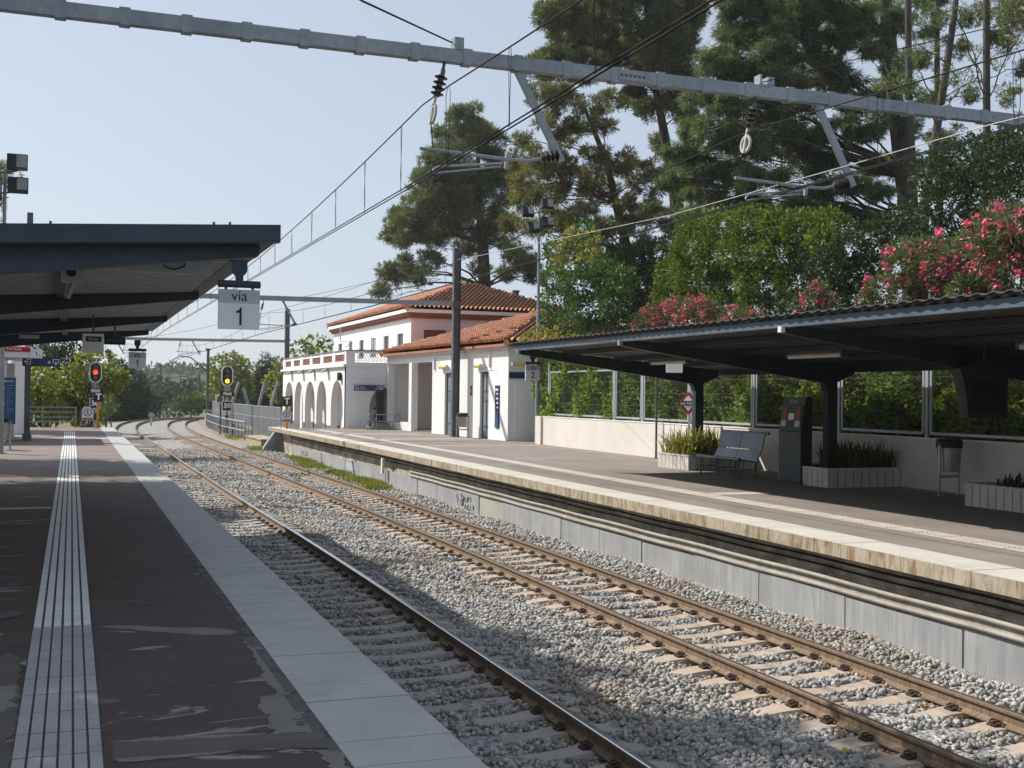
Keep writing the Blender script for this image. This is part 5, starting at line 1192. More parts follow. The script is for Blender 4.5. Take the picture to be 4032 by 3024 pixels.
p2 = (sx(1122), sx(975)); p1 = (sx(1292), sx(1142))
DT = onW(*I3(1670, 762))[1]; PT = 3.62; sill = onW(*I3(1050, 1130))[1] + .02
wg = wall(WO, WU, WN, Lw, ZR - .02, 3.95, [(d1[0], d1[1], ZR - .02, DT), (d2[0], d2[1], ZR - .02, DT), (p1[0], p1[1], ZR - .02, PT), (p2[0], p2[1], .55, PT)], .34, WHITE, st)
# end wall, back walls of the porch
m = MB(); m.box(16.95 + .3, 24, 45.38, 45.7, 0, 3.95); m.build('wall', WHITE, st)
piece('wall', INNER, WO, WU, WN, p1[0] - .6, Lw, ZR, 3.9, 4.2, 4.4, st); piece('wall', INNER, WO, WU, WN, p1[0] - .35, p1[0] - .15, ZR, 3.9, .36, 4.2, st)
piece('porch_ceiling', RENDERCAB, WO, WU, WN, p1[0] - .4, Lw, 3.72, 3.78, .35, 4.2, st)
mb = MB()
for a in (p1[0] + 1.0, p2[0] + .4): rect(mb, WO, WU, WN, a, a + .5, 2.0, 2.45, 4.15, 4.195)
mb.build('notice_panel', WHITE2, st)
piece('dark_band', SIGNBLK, WO, WU, WN, p1[0] + .1, p2[1] - .2, 2.35, 2.55, 4.14, 4.198, st)
# doors
for a, b_ in (d1, d2):
    fr = piece('door', DOORG, WO, WU, WN, a + .05, b_ - .05, ZR, DT - .05, .12, .17, st)
    mb = MB()
    for s in (a + .05, b_ - .1, (a + b_) / 2 - .02): rect(mb, WO, WU, WN, s, s + .05, ZR, DT - .05, .09, .12)
    for z in (ZR, ZR + .52, ZR + 1.62, ZR + 2.05, DT - .1): rect(mb, WO, WU, WN, a + .05, b_ - .05, z, z + .05, .095, .12)
    mb.build('door_frame', GALVDARK, fr)
    mb = MB()
    for zz in (ZR + .1, ZR + 1.68):
        for s0 in np.linspace(a + .12, b_ - .3, 3):
            for k in range(2): rect(mb, WO, WU, WN, s0 + .02 + k * .06, s0 + .035 + k * .06, zz + k * .06, zz + .32 - k * .06, .1, .12)
    mb.build('door_grille', SIGNG, fr)
# dentil cornice, plinth trim, pipes, lamps and signs on the wing
mb = MB(); rect(mb, WO, WU, WN, -.05, Lw, 3.80, 3.86, -.05, 0); s = 0
while s < Lw - .1: rect(mb, WO, WU, WN, s, s + .085, 3.86, 3.97, -.06, 0); s += .19
rect(mb, WO, WU, WN, -.08, Lw, 3.97, 4.05, -.09, .34); mb.build('dentil_cornice', WHITE2, st)
piece('moulding', WHITE2, WO, WU, WN, d2[0] - .6, d2[0] + .02, DT + .05, DT + .09, -.02, 0, st)
for s in (sx(1714), sx(1312)):
    mb = MB(); a = WO + WU * s - WN * .05; mb.cyl(a + ZD * 3.2, a + ZD * 3.95, .045, 8); mb.build('downpipe', WHITE2, st)
for x0, lab in ((1655, 'second'), (1392, 'first')):
    s0, z = onW(*I3(x0, 720 if x0 > 1500 else 728)); c0 = WO + WU * s0 - WN * .12 + ZD * z
    l_ = thing('wall_lamp', 'yellow tubular lamp over the door ' + ('nearest the corner of the station wing' if x0 > 1500 else 'half hidden behind the station mast'), 'lamp', c0, 'yellow lamps over the station doors')
    mb = MB(); mb.tube([c0 - WU * .42, c0 + WU * .42], .085, 12); mb.build('cover', YELLOW, l_, True); mb = MB(); mb.tube([c0 - WU * .5, c0 - WU * .43], .088, 12); mb.tube([c0 + WU * .43, c0 + WU * .5], .088, 12); mb.obox(c0 + WN * .08, WU * .3, WN * .03, ZD * .03); mb.build('end_cap', SIGNG, l_)
s0, z0 = onW(*I3(1768, 1170)); s1, z1 = onW(*I3(1757, 862)); sn = thing('station_sign', 'tall narrow dark blue sign on the corner of the station wing', 'sign', WO + WU * s0)
s1, s0 = onW(*I3(1756, 1000))[0], onW(*I3(1783, 1000))[0]
piece('board', NAVY, WO, WU, WN, s0, s1, z0, z1, -.05, -.004, sn); piece('lower_board', NAVYB, WO, WU, WN, s0 + .02, s1 - .02, z0 + .02, z0 + .75, -.056, -.05, sn)
mb = MB()
for k, (h, w) in enumerate(((.16, .8), (.1, .5), (.14, .5), (.13, .45), (.13, .5), (.12, .4), (.16, .4), (.18, .45))): rect(mb, WO, WU, WN, s0 + (s1 - s0) * .15, s0 + (s1 - s0) * (.15 + w * .85), z1 - .14 - k * .19 - h / 2, z1 - .14 - k * .19, -.055, -.05)
mb.build('white_marks', PAPER, sn)
a0, a1 = onW(*I3(1582, 1000))[0], onW(*I3(1571, 1000))[0]; zz0, zz1 = onW(*I3(1577, 935))[1], onW(*I3(1577, 866))[1]
fx = thing('fire_point_sign', 'small red panel on the white wing wall between the two doors', 'sign', WO + WU * a0); piece('panel', RED, WO, WU, WN, a0, a1, zz0, zz1, -.03, -.004, fx); piece('white_symbol', PAPER, WO, WU, WN, a0 + .06, a1 - .08, zz0 + .12, zz0 + .3, -.034, -.03, fx)
a, b_ = aY(*I3(1853, 810), 45.35), aY(*I3(1964, 766), 45.35); t = thing('exit_sign', 'small dark blue plate on the shaded end wall beside the via 2 board', 'sign', a); m = MB(); m.box(a[0], b_[0], 45.33, 45.378, a[2], b_[2]); m.build('plate', NAVY, t)
a, b_ = aY(*I3(1878, 720), 45.3), aY(*I3(1968, 695), 45.3); t = thing('wall_lamp', 'tubular lamp on the shaded end wall of the wing above the blue plate', 'lamp', a, 'lamps on the station wing'); m = MB(); m.tube([(a[0], 45.26, (a[2] + b_[2]) / 2), (b_[0], 45.26, (a[2] + b_[2]) / 2)], .08, 12); m.build('cover', YELLOW, t, True); m = MB(); m.box(a[0] - .06, a[0], 45.17, 45.37, a[2], b_[2]); m.box(b_[0], b_[0] + .06, 45.17, 45.37, a[2], b_[2]); m.build('end_cap', SIGNG, t)

TILESHADE = mat('shaded_tile_end', (.17, .085, .058), (.12, .062, .042), 4, .95)  # closed step faces coloured dark to paint the shade inside hollow tiles
def tile_plane(EL, ER, TL, TR, parent, pitch=.265, row=.42, name='roof_tiles'):
    EL, ER, TL, TR = (Vector([float(q) for q in v]) for v in (EL, ER, TL, TR)); U = (ER - EL).normalized(); n_ = U.cross(((TL + TR) / 2 - (EL + ER) / 2)).normalized()
    if n_.z < 0: n_ = -n_
    Vv = n_.cross(U).normalized()
    if Vv.z < 0: Vv = -Vv
    H = (TL - EL).dot(Vv); W_ = (ER - EL).length; tl, tr = (TL - EL).dot(U), (TR - EL).dot(U)
    nu = int(W_ / pitch) * 8; us = np.linspace(0, W_, nu + 1); nrow = max(2, int(H / row)); rv = []
    for k in range(nrow): rv += [(k + .001) / nrow, (k + .999) / nrow]
    VV = []
    for v in rv:
        fr_ = (v * nrow) % 1; lo, hi = tl * v, W_ + (tr - W_) * v
        uc = np.clip(us, lo, hi); ph = (uc / pitch) % 1.0
        h = .11 * np.sin(np.pi * np.clip(ph / .66, 0, 1)) - .06 * np.sin(np.pi * np.clip((ph - .66) / .34, 0, 1)) + .12 * (1 - fr_) + .05
        for u, hh in zip(uc, h): VV.append(EL + U * u + Vv * (v * H) + n_ * hh)
    nn_ = nu + 1; ii = np.arange(len(rv) * nn_).reshape(len(rv), nn_)
    Fq = np.c_[ii[:-1, :-1].ravel(), ii[:-1, 1:].ravel(), ii[1:, 1:].ravel(), ii[1:, :-1].ravel()]
    o = npmesh(name, np.array([tuple(q) for q in VV]), Fq, ROOFTILE, parent); o.data.materials.append(TILESHADE)
    o.data.polygons.foreach_set('material_index', np.repeat((np.arange(len(rv) - 1) % 2).astype(np.int32), nn_ - 1)); return o
def ridge(a, b_, parent, r=.12):
    a, b_ = Vector([float(q) for q in a]), Vector([float(q) for q in b_]); n_ = max(3, int((b_ - a).length / .42)); mb = MB()
    for k in range(n_): p, q = a.lerp(b_, k / n_), a.lerp(b_, (k + 1.08) / n_); mb.tube([p, q], [r * 1.08, r * .86], 10)
    return mb.build('ridge_tiles', ROOFTILE, parent)
def hip(c, apexA, apexB, parent, th=.16, soff=TERRA, edge=WHITE2):
    """c = four eave corners (front near, front far, back far, back near); ridge from apexA (near) to apexB (far)"""
    fn, ff, bf, bn = c; A, B = apexA, apexB
    rf = tile_plane(ff, fn, B, A, parent); tile_plane(fn, bn, A, A, rf); tile_plane(bn, bf, A, B, rf); tile_plane(bf, ff, B, B, rf)
    for p, q in ((fn, A), (ff, B), (bf, B), (bn, A)): ridge(p, q, rf)
    if (Vector(B) - Vector(A)).length > .5: ridge(A, B, rf)
    mb = MB(); n_ = [Vector(q) for q in c]; lo = [q - ZD * th for q in n_]; mb.hexa([lo[0], lo[3], lo[2], lo[1], n_[0] - ZD * .01, n_[3] - ZD * .01, n_[2] - ZD * .01, n_[1] - ZD * .01]); mb.build('eave_board', edge, rf)
    return rf
# low wing roof
e1 = WO + WU * (-.4) - WN * .28; e2 = WO + WU * (Lw + .3) - WN * .28; zc = 4.17
hip([(e1.x, e1.y, zc), (e2.x, e2.y, zc), (26, 62.2, zc), (26, 44.95, zc)], (21.6, 53.0, 6.06), (21.6, 53.01, 6.06), st, .13, edge=mat('pale_terracotta_eave', (.40, .17, .10), (.33, .14, .085), 2, .8))
# verge with a white mortar line up the far hip
m = MB(); m.bar((e2.x, e2.y, zc + .17), (21.6, 53.0, 6.21), .16, .06); m.build('mortar_verge', WHITE2, st)
# main two storey block
MX0, MX1, MY0, MY1 = 17.41, 26.8, 62.0, 82.2
ops = []
for x0, x1 in ((1040, 1082), (940, 978), (848, 885), (765, 796), (690, 716), (613, 640)):
    ya, yb = aX(*I3(x1, 500), MX0)[1], aX(*I3(x0, 500), MX0)[1]; ops.append((ya - MY0, yb - MY0, 4.38, 5.45))
MO, MU, MN = Vector((MX0, MY0, 0)), Vector((0, 1, 0)), Vector((1, 0, 0))
wall(MO, MU, MN, MY1 - MY0, -1, 6.2, ops, .3, WHITE, st)
for i, o in enumerate(ops):
    w_ = piece('window', (GLASSD, GLASSD, SHUTG, GLASSD, SHUTG, GLASSD)[i], MO, MU, MN, o[0] + .03, o[1] - .03, 4.40, 5.42, .12 if i not in (2, 4) else .02, .16 if i not in (2, 4) else .06, st)
    mb = MB(); rect(mb, MO, MU, MN, o[0] - .08, o[1] + .08, 4.3, 4.38, -.06, .1); mb.build('sill', GREYPL, w_)
    mb = MB()
    for s in (o[0] + .02, (o[0] + o[1]) / 2 - .02, o[1] - .06): rect(mb, MO, MU, MN, s, s + .04, 4.40, 5.42, .10 if i not in (2, 4) else .0, .13 if i not in (2, 4) else .02)
    rect(mb, MO, MU, MN, o[0] + .02, o[1] - .02, 5.38, 5.43, .095 if i not in (2, 4) else -.002, .11 if i not in (2, 4) else .018); mb.build('frame', GREYPL, w_)
a, b_ = aY(*I3(1232, 530), MY0), aY(*I3(1396, 462), MY0); wz0, wz1 = 4.35, b_[2]
wall(Vector((MX0 + .3, MY0, 0)), XD, YD, MX1 - MX0 - .3, -1, 6.2, [(a[0] - MX0 - .3, b_[0] - MX0 - .3, wz0, wz1)], .3, PINKW, st)
m = MB(); m.box(MX0 + .001, MX0 + .3, MY0 - .012, MY0 - .002, -1, 6.2); m.build('corner_render', PINKW, st)
w_ = MB(); w_.box(a[0], b_[0], MY0 + .1, MY0 + .14, wz0, wz1); w_ = w_.build('window', SHUTR, st)
m = MB(); m.box(a[0] - .07, b_[0] + .07, MY0 - .03, MY0, wz1, wz1 + .1); m.box(a[0] - .07, a[0], MY0 - .02, MY0, wz0, wz1); m.box(b_[0], b_[0] + .07, MY0 - .02, MY0, wz0, wz1); m.build('frame', PINKW, w_)
m = MB(); m.box(MX0 + .3, MX1, MY1 - .3, MY1, -1, 6.2); m.box(MX1 - .3, MX1, MY0 + .3, MY1 - .3, -1, 6.2); m.build('wall', WHITE, st)
m = MB(); m.box(MX0 - .16, MX1 + .16, MY0 - .16, MY0 + .1, 6.2, 6.34); m.box(MX0 - .16, MX0 + .1, MY0 + .1, MY1 + .16, 6.2, 6.34); m.box(MX0 - .28, MX1 + .28, MY0 - .28, MY0, 6.34, 6.47); m.box(MX0 - .28, MX0 + .1, MY0, MY1 + .28, 6.34, 6.47); m.build('cornice', TERRA, st)
ez = 6.69; EX0, EX1, EY0, EY1 = 17.03, 27.2, 61.6, 82.6
hip([(EX0, EY0, ez), (EX0, EY1, ez), (EX1, EY1, ez), (EX1, EY0, ez)], (22.3, 66.9, 8.66), (22.3, 77.4, 8.66), st, .2)
m = MB(); m.box(25.2, 25.5, 66.6, 66.9, 7.2, 8.35); m.box(25.15, 25.55, 66.55, 66.95, 8.35, 8.42); m.build('chimney', GALVDARK, st)
m = MB(); dpx = aX(*I3(632, 400), MX0 - .3); m.tube([(MX0 - .33, dpx[1], 6.5), (MX0 - .33, dpx[1], 5.55), (MX0 - .06, dpx[1] - 1.8, 5.5), (MX0 - .06, dpx[1] - 1.8, 4.3)], .05, 8); m.build('downpipe', SIGNG, st)
# arcade with terrace
AX, AY0, AY1 = 13.84, 62.1, 82.1
arch = [(62.8, 65.9), (67.15, 70.1), (70.6, 73.8), (74.4, 77.55), (78.0, 81.2)]
ZA = 3.46; th = .38
mb = MB(); edges_ = [AY0] + [v for a in arch for v in a] + [AY1]
for k in range(0, len(edges_), 2): mb.box(AX, AX + th, edges_[k], edges_[k + 1], -1.6, ZA)
for a, b_ in arch:
    c, hw = (a + b_) / 2, (b_ - a) / 2; yy = np.linspace(a, b_, 25); zz = 1.25 + 1.47 * np.sqrt(np.clip(1 - ((yy - c) / hw) ** 2, 0, 1))
    for i in range(24):
        y0_, y1_ = yy[i], yy[i + 1]; mb.hexa([(AX, y0_, zz[i]), (AX + th, y0_, zz[i]), (AX + th, y1_, zz[i + 1]), (AX, y1_, zz[i + 1]), (AX, y0_, ZA), (AX + th, y0_, ZA), (AX + th, y1_, ZA), (AX, y1_, ZA)])
ar = mb.build('arcade_wall', WHITE, st)
mb = MB()
for k in range(0, len(edges_), 2): mb.box(AX - .02, AX - .002, edges_[k] + .001, edges_[k + 1] - .001, -1.6, .16)
mb.build('plinth', GREYPL, ar)
for a, b_ in arch[1:4]:      # low grey infill walls in the middle arches
    mb = MB(); mb.box(AX + .6, AX + .75, a - .2, b_ + .2, -1.4, .15); mb.build('plinth', GREYPL, ar)
m = MB(); m.box(AX + .95, MX0 - .02, AY0 + .4, AY1, -1.2, -1.0); m.build('arcade_floor', CONCD, st)
m = MB(); m.box(AX + 1.2, AX + 1.3, AY0 + .4, AY1 - .1, -1.0, 3.3); m.build('inner_wall', INNER, st)
m = MB(); m.box(AX - .16, MX0, AY0 - .1, AY1 + .12, ZA, ZA + .14); m.build('terrace_slab', WHITE2, st)
# side wall of the arcade with arched doorway
a, b_ = aY(*I3(835, 1000), AY0)[0], aY(*I3(960, 1000), AY0)[0]; b_ = min(b_, 16.6); sw = MB(); c, hw = a + (b_ - a) * .85, (b_ - a) * .85
sw.box(AX, a, AY0 - .02, AY0 + .3, -.3, ZA); xs_ = np.linspace(a, 16.2, 20); zz = 1.1 + 1.25 * np.sqrt(np.clip(1 - ((xs_ - c) / hw) ** 2, 0, 1))
for i in range(19): sw.hexa([(xs_[i], AY0 - .02, zz[i]), (xs_[i + 1], AY0 - .02, zz[i + 1]), (xs_[i + 1], AY0 + .3, zz[i + 1]), (xs_[i], AY0 + .3, zz[i]), (xs_[i], AY0 - .02, ZA), (xs_[i + 1], AY0 - .02, ZA), (xs_[i + 1], AY0 + .3, ZA), (xs_[i], AY0 + .3, ZA)])
sw.box(16.2, 17.38, AY0 - .02, AY0 + .3, -.3, ZA)
sw.build('wall', WHITE, st)
m = MB(); m.box(a - .2, 16.9, AY0 + .9, AY0 + 1.0, 0, 3.2); m.build('inner_wall', mat('warm_grey_recess', (.62, .56, .52), (.56, .505, .47), 1, .85), st)
dd = MB(); q0, q1 = aY(*I3(893, 1000), AY0 + .85)[0], aY(*I3(932, 1000), AY0 + .85)[0]; dd.box(q0, q1, AY0 + .82, AY0 + .89, .3, 2.15); dr = dd.build('door', GLASSD, st)
m = MB(); m.box(q0 - .06, q0, AY0 + .8, AY0 + .9, .3, 2.2); m.box(q1, q1 + .06, AY0 + .8, AY0 + .9, .3, 2.2); m.box(q0 - .06, q1 + .06, AY0 + .8, AY0 + .9, 2.15, 2.22); m.build('door_frame', GREYPL, dr)
# parapet: white piers and brick lattice panels to the front, scale lattice to the side
pan = [(I3(657, 650)[0], I3(588, 650)[0]), (I3(567, 660)[0], I3(503, 660)[0]), (I3(482, 660)[0], I3(424, 660)[0]), (I3(405, 670)[0], I3(354, 670)[0]), (I3(334, 680)[0], I3(289, 680)[0]), (I3(270, 690)[0], I3(229, 690)[0])]
P2 = [(aX(a_, 1420, AX)[1], aX(b2, 1420, AX)[1]) for a_, b2 in pan]
mb = MB(); cur = AY0 - .02
for a_, b2 in P2: mb.box(AX, AX + .22, cur, a_, ZA + .14, 4.32); cur = b2
mb.box(AX, AX + .22, cur, AY1, ZA + .14, 4.32)
for a_, b2 in P2: mb.box(AX + .02, AX + .2, a_, b2, ZA + .14, ZA + .30); mb.box(AX + .02, AX + .2, a_, b2, 4.14, 4.32)
pp = mb.build('parapet', WHITE, st)
for a_, b2 in P2:
    mb = MB()
    for k in range(5): z_ = ZA + .31 + k * .105; mb.tube([(AX + .1, a_, z_ + .05), (AX + .1, b2, z_ + .05)], .05, 8)
    mb.build('brick_panel', mat('red_brick_panel', (.30, .11, .07), (.22, .08, .05), 6, .85, grain=.2), pp)
mb = MB(); mb.box(AX - .03, AX + .25, AY0 - .05, AY1 + .03, 4.32, 4.37); mb.box(AX + .25, 17.38, AY0 - .05, AY0 + .2, 4.32, 4.37); mb.build('coping', GREYPL, pp)
mb = MB(); lx0 = aY(*I3(733, 650), AY0)[0]; mb.box(AX + .22, lx0, AY0 - .02, AY0 + .18, ZA + .14, 4.32); mb.box(lx0, 17.38, AY0, AY0 + .16, ZA + .14, ZA + .24); mb.box(lx0, 17.38, AY0, AY0 + .16, 4.2, 4.32); mb.build('parapet', WHITE, st)
mb = MB(); x_ = lx0; kx2 = 0
for r_ in range(6):
    z_ = ZA + .25 + r_ * .118; off = .075 * (r_ % 2); x_ = lx0 + off
    while x_ < 17.2:
        pts = [(x_ + .075 - .075 * math.cos(q), AY0 + .08, z_ + .11 * math.sin(q)) for q in np.linspace(0, math.pi, 7)]; mb.tube(pts, .016, 5); x_ += .15
mb.build('scale_lattice', mat('brown_clay_lattice', (.16, .10, .075), (.11, .07, .055), 4, .85), st)
# fittings on the arcade front
for x0 in (538, 437, 358, 275):
    y_ = aX(*I3(x0, 770), AX)[1]; t = thing('floodlight', 'small grey lamp bracketed under the terrace, ' + {538: 'over the second', 437: 'over the third', 358: 'over the fourth', 275: 'over the farthest'}[x0] + ' arch from the near corner', 'lamp', (AX - .15, y_, 3.3), 'lamps under the terrace edge')
    m = MB(); m.obox((AX - .22, y_, 3.30), (.12, 0, .06), (0, .28, 0), (-.02, 0, .06)); m.build('lamp_housing', SIGNG, t); m = MB(); m.box(AX - .2, AX - .002, y_ - .03, y_ + .03, 3.36, 3.4); m.build('bracket', GALV, t)
y_ = aX(*I3(634, 800), AX)[1]; t = thing('wall_speaker', 'small black box speaker near the corner of the arcade', 'loudspeaker', (AX, y_, 3)); q = aX(*I3(634, 798), AX); m = MB(); m.box(AX - .2, AX - .05, y_ - .2, y_ + .2, q[2] - .22, q[2] + .22); m.build('housing', BLACKPL, t); m = MB(); m.box(AX - .05, AX - .002, y_ - .04, y_ + .04, q[2] - .06, q[2] + .06); m.build('bracket', GALV, t)
# direction board hung beside the porch
Yb = 61.2; a, b_ = aY(*I3(727, 900), Yb), aY(*I3(949, 853), Yb); t = thing('direction_sign', 'long dark blue exit sign with small white writing in front of the arcade side wall', 'sign', (a[0], Yb, a[2])); zc = (a[2] + b_[2]) / 2
m = MB(); m.box(a[0], b_[0], Yb, Yb + .08, a[2], b_[2] - .05); m.build('board', NAVY, t)
m = MB(); m.bar((a[0], Yb + .04, b_[2]), (b_[0] + .18, Yb + .04, b_[2]), .05); m.build('hanger_bar', SIGNG, t)
for xx, s in ((a[0] + .42, 'Plaça\nde l\'Estació'), (a[0] + 1.32, 'Pl. de\nLes Fonts')): text('lettering', s, .105, (xx + .02, Yb - .004, zc - .02), XD, ZD, PAPER, t, align='CENTER')
m = MB()
for xx in (a[0] + .13, b_[0] - .16):
    for p, q in (((-.8, .8), (.8, .8)), ((-.8, -.6), (-.8, .8)), ((.8, .8), (.8, -.6))): m.bar((xx + p[0] * .1, Yb - .004, zc + p[1] * .1), (xx + q[0] * .1, Yb - .004, zc + q[1] * .1), .025, .01, (0, 1, 0))
    m.disc((xx, Yb - .001, zc - .08), XD, ZD, .04, -.008, 12)
m.build('pictogram', PAPER, t)
# steps railing and the person sitting behind it
hr = thing('railing', 'grey stair railing in front of the arched doorway of the station', 'railing', (15, 60.2, ZR)); RP = mat('grey_rail_paint', (.22, .24, .26), (.17, .19, .2), 3, .5)
J = lambda x, y: (1380 + x * .189, 1560 + y * .189)
def ry(x, y, Yr=59.9): return aY(*J(x, y), Yr)
m = MB()
for L in ([(410, 360), (545, 360), (545, 690)], [(410, 520), (545, 520)], [(460, 370), (455, 690)], [(410, 360), (265, 690)], [(405, 540), (335, 690)]): m.tube([ry(*q) for q in L], .03, 8)
m.build('stair_rail', RP, hr)
m = MB()
for L in ([(545, 385), (1035, 385), (1025, 700)], [(545, 525), (1030, 530)]): m.tube([ry(*q, 59.7) for q in L], .025, 8)
m.build('side_rail', RP, hr)
m = MB(); c0 = ry(420, 690); m.box(c0[0], 15.9, 60.15, 60.9, ZR, ZR + .17); m.box(c0[0] + .3, 15.9, 60.5, 60.9, ZR + .17, ZR + .34); tag(m.build('steps', CONCD), 'two grey steps in front of the arched doorway', 'steps')
hx = ry(530, 340, 60.35)
def person():
    B = Vector((hx[0] + .02, 60.45, ZR + .34)); t = thing('person', 'person in dark clothes with black hair sitting hunched on the station steps', 'person', B)
    Jt = {'pel': (0.1, 0, .10), 'sp': (.09, 0, .32), 'ch': (.02, 0, .50), 'nk': (-.06, 0, .60), 'hd': (-.10, 0, .70), 'ht': (-.10, 0, .80),
          'lh': (.06, -.10, .09), 'lk': (-.34, -.13, .13), 'la': (-.34, -.12, -.28), 'lf': (-.50, -.13, -.31), 'rh': (.06, .10, .09), 'rk': (-.34, .13, .13), 'ra': (-.36, .12, -.28), 'rf': (-.52, .13, -.31),
          'ls': (.01, -.18, .52), 'le': (-.12, -.24, .28), 'lw': (-.33, -.10, .22), 'rs': (.01, .18, .52), 're': (-.12, .24, .28), 'rw': (-.33, .06, .24)}
    R_ = dict(pel=.14, sp=.13, ch=.14, nk=.055, hd=.095, ht=.07, lh=.09, lk=.062, la=.042, lf=.035, rh=.09, rk=.062, ra=.042, rf=.035, ls=.065, le=.046, lw=.032, rs=.065, re=.046, rw=.032)
    E_ = [('pel', 'sp'), ('sp', 'ch'), ('ch', 'nk'), ('nk', 'hd'), ('hd', 'ht'), ('pel', 'lh'), ('lh', 'lk'), ('lk', 'la'), ('la', 'lf'), ('pel', 'rh'), ('rh', 'rk'), ('rk', 'ra'), ('ra', 'rf'), ('ch', 'ls'), ('ls', 'le'), ('le', 'lw'), ('ch', 'rs'), ('rs', 're'), ('re', 'rw')]
    for w_, sg in (('lw', -1), ('rw', 1)):      # five fingers on each hand
        wp = Vector(Jt[w_]); Jt[w_ + 'p'] = tuple(wp + Vector((-.06, 0, -.01))); R_[w_ + 'p'] = .03; E_.append((w_, w_ + 'p'))
        for k, (dy, L) in enumerate(((-.03, .06), (-.01, .075), (.01, .07), (.03, .055))): Jt[f'{w_}f{k}'] = tuple(wp + Vector((-.06 - L, dy * 1.3, -.04))); R_[f'{w_}f{k}'] = .009; E_.append((w_ + 'p', f'{w_}f{k}'))
        Jt[w_ + 't'] = tuple(wp + Vector((-.06, -sg * .06, -.01))); R_[w_ + 't'] = .011; E_.append((w_, w_ + 't'))
    ks = list(Jt); me = bpy.data.meshes.new('body'); me.from_pydata([Jt[k] for k in ks], [(ks.index(a), ks.index(b2)) for a, b2 in E_], []); o = bpy.data.objects.new('body', me); COL.objects.link(o)
    md = o.modifiers.new('skin', 'SKIN'); 
    for i, k in enumerate(ks): me.skin_vertices[0].data[i].radius = (R_[k], R_[k] * (.75 if k in ('pel', 'sp', 'ch') else 1)); me.skin_vertices[0].data[i].use_root = k == 'pel'
    o.modifiers.new('sub', 'SUBSURF').levels = 2; dg = bpy.context.evaluated_depsgraph_get(); m2 = bpy.data.meshes.new_from_object(o.evaluated_get(dg)); bpy.data.objects.remove(o); m2.name = 'body'
    m2.materials.clear()
    for q in (mat('skin', (.42, .26, .18), (.38, .23, .16), 5, .55), mat('dark_jacket', (.025, .026, .032), (.035, .035, .042), 5, .8), mat('navy_trousers', (.03, .038, .06), (.04, .048, .07), 5, .8), BLACKPL): m2.materials.append(q)
    for f in m2.polygons:
        c = f.center; f.use_smooth = True
        f.material_index = 3 if c.z < -.24 else 2 if c.z < .17 and c.x > -.42 and not (c.z > .14 and c.x < -.3 and abs(c.y) < .12) else 0 if (c.z > .585 and c.x < .0) or (c.x < -.30 and c.z > .14) else 1
    o = bpy.data.objects.new('body', m2); COL.objects.link(o); o.parent = t
    mb = MB(); bm_c = B + Vector((-.085, 0, .735)); u = []
    for i in range(7):
        ph = i / 6 * 1.75; rr = .112 * math.sin(ph) if i else .004; u.append([bm_c + Vector((rr * math.cos(q) * 1.02 + .012, rr * math.sin(q) * .92, .115 * math.cos(ph))) for q in np.linspace(0, 2 * math.pi, 14, endpoint=False)])
    mb.add([q for r_ in u for q in r_], [(i * 14 + k, i * 14 + (k + 1) % 14, (i + 1) * 14 + (k + 1) % 14, (i + 1) * 14 + k) for i in range(6) for k in range(14)]); mb.build('hair', mat('black_hair', (.012, .01, .009), (.02, .016, .014), 8, .5), t, True)
    mb = MB(); mb.prism([B + Vector((-.205, -.012, .70)), B + Vector((-.205, .012, .70)), B + Vector((-.18, .014, .685)), B + Vector((-.18, -.014, .685))], (0.01, 0, .035)); mb.build('nose', MATS['skin'], t)
person()
# slanted white posts and round lamp beyond the lineside fence
for px0, py0, px1, py1, lab in ((917, 1580, 942, 1503, 'slanted pale post left of the three beyond the lineside fence'), (1021, 1590, 1044, 1503, 'slanted pale post in the middle beyond the lineside fence'), (1069, 1590, 1096, 1500, 'slanted pale post beside the white arcade beyond the lineside fence'), (975, 1585, 958, 1528, 'slanted dark post leaning left beyond the lineside fence')):
    a, b_ = aY(px0, py0, 96), aY(px1, py1, 96); m = MB(); m.tube([(a[0], 96, -1.3), tuple(a), tuple(b_)], .13, 8); tag(m.build('slanted_post', GALV), lab, 'post', 'slanted posts beyond the lineside fence')

# ------------------------------------------------------------------ trees
def tree(name, label, loc, clumps, m, L, Wd, trunk, r0, r1, bark, group, limbs=6, grow=1.0, **kw):
    clumps = [(c, r * grow) for c, r in clumps]
    t = thing(name, label, 'tree', loc, group); mb = MB(); P = [Vector([float(q) for q in p]) for p in trunk]
    n_ = len(P); rs = [r0 + (r1 - r0) * i / (n_ - 1) for i in range(n_)]; mb.tube(P, rs, 10)
    for c, r in clumps:
        if random.random() > limbs: continue
        cv = Vector([float(q) for q in c]); best = min(range(n_), key=lambda i: (P[i] - cv).length + max(0, P[i].z - cv.z + .3) * 2.0)
        b0 = P[best]; k = .2 * rs[best]; limb(mb, b0, cv, k, .02, .06, 6, .14)
        for q in range(3): limb(mb, b0.lerp(cv, random.uniform(.5, .85)), cv + Vector(rdir(1)[0].tolist()) * r * .75, k * .22, .012, 0, 4, .2)
    mb.build('trunk', bark, t, True); crown('crown', clumps, m, t, L, Wd, **kw); return t
def ground_pt(px, Y, z): p = aY(px, 1500, Y); return (p[0], Y, z)
TG = 'tall conifers on the slope behind the far platform'
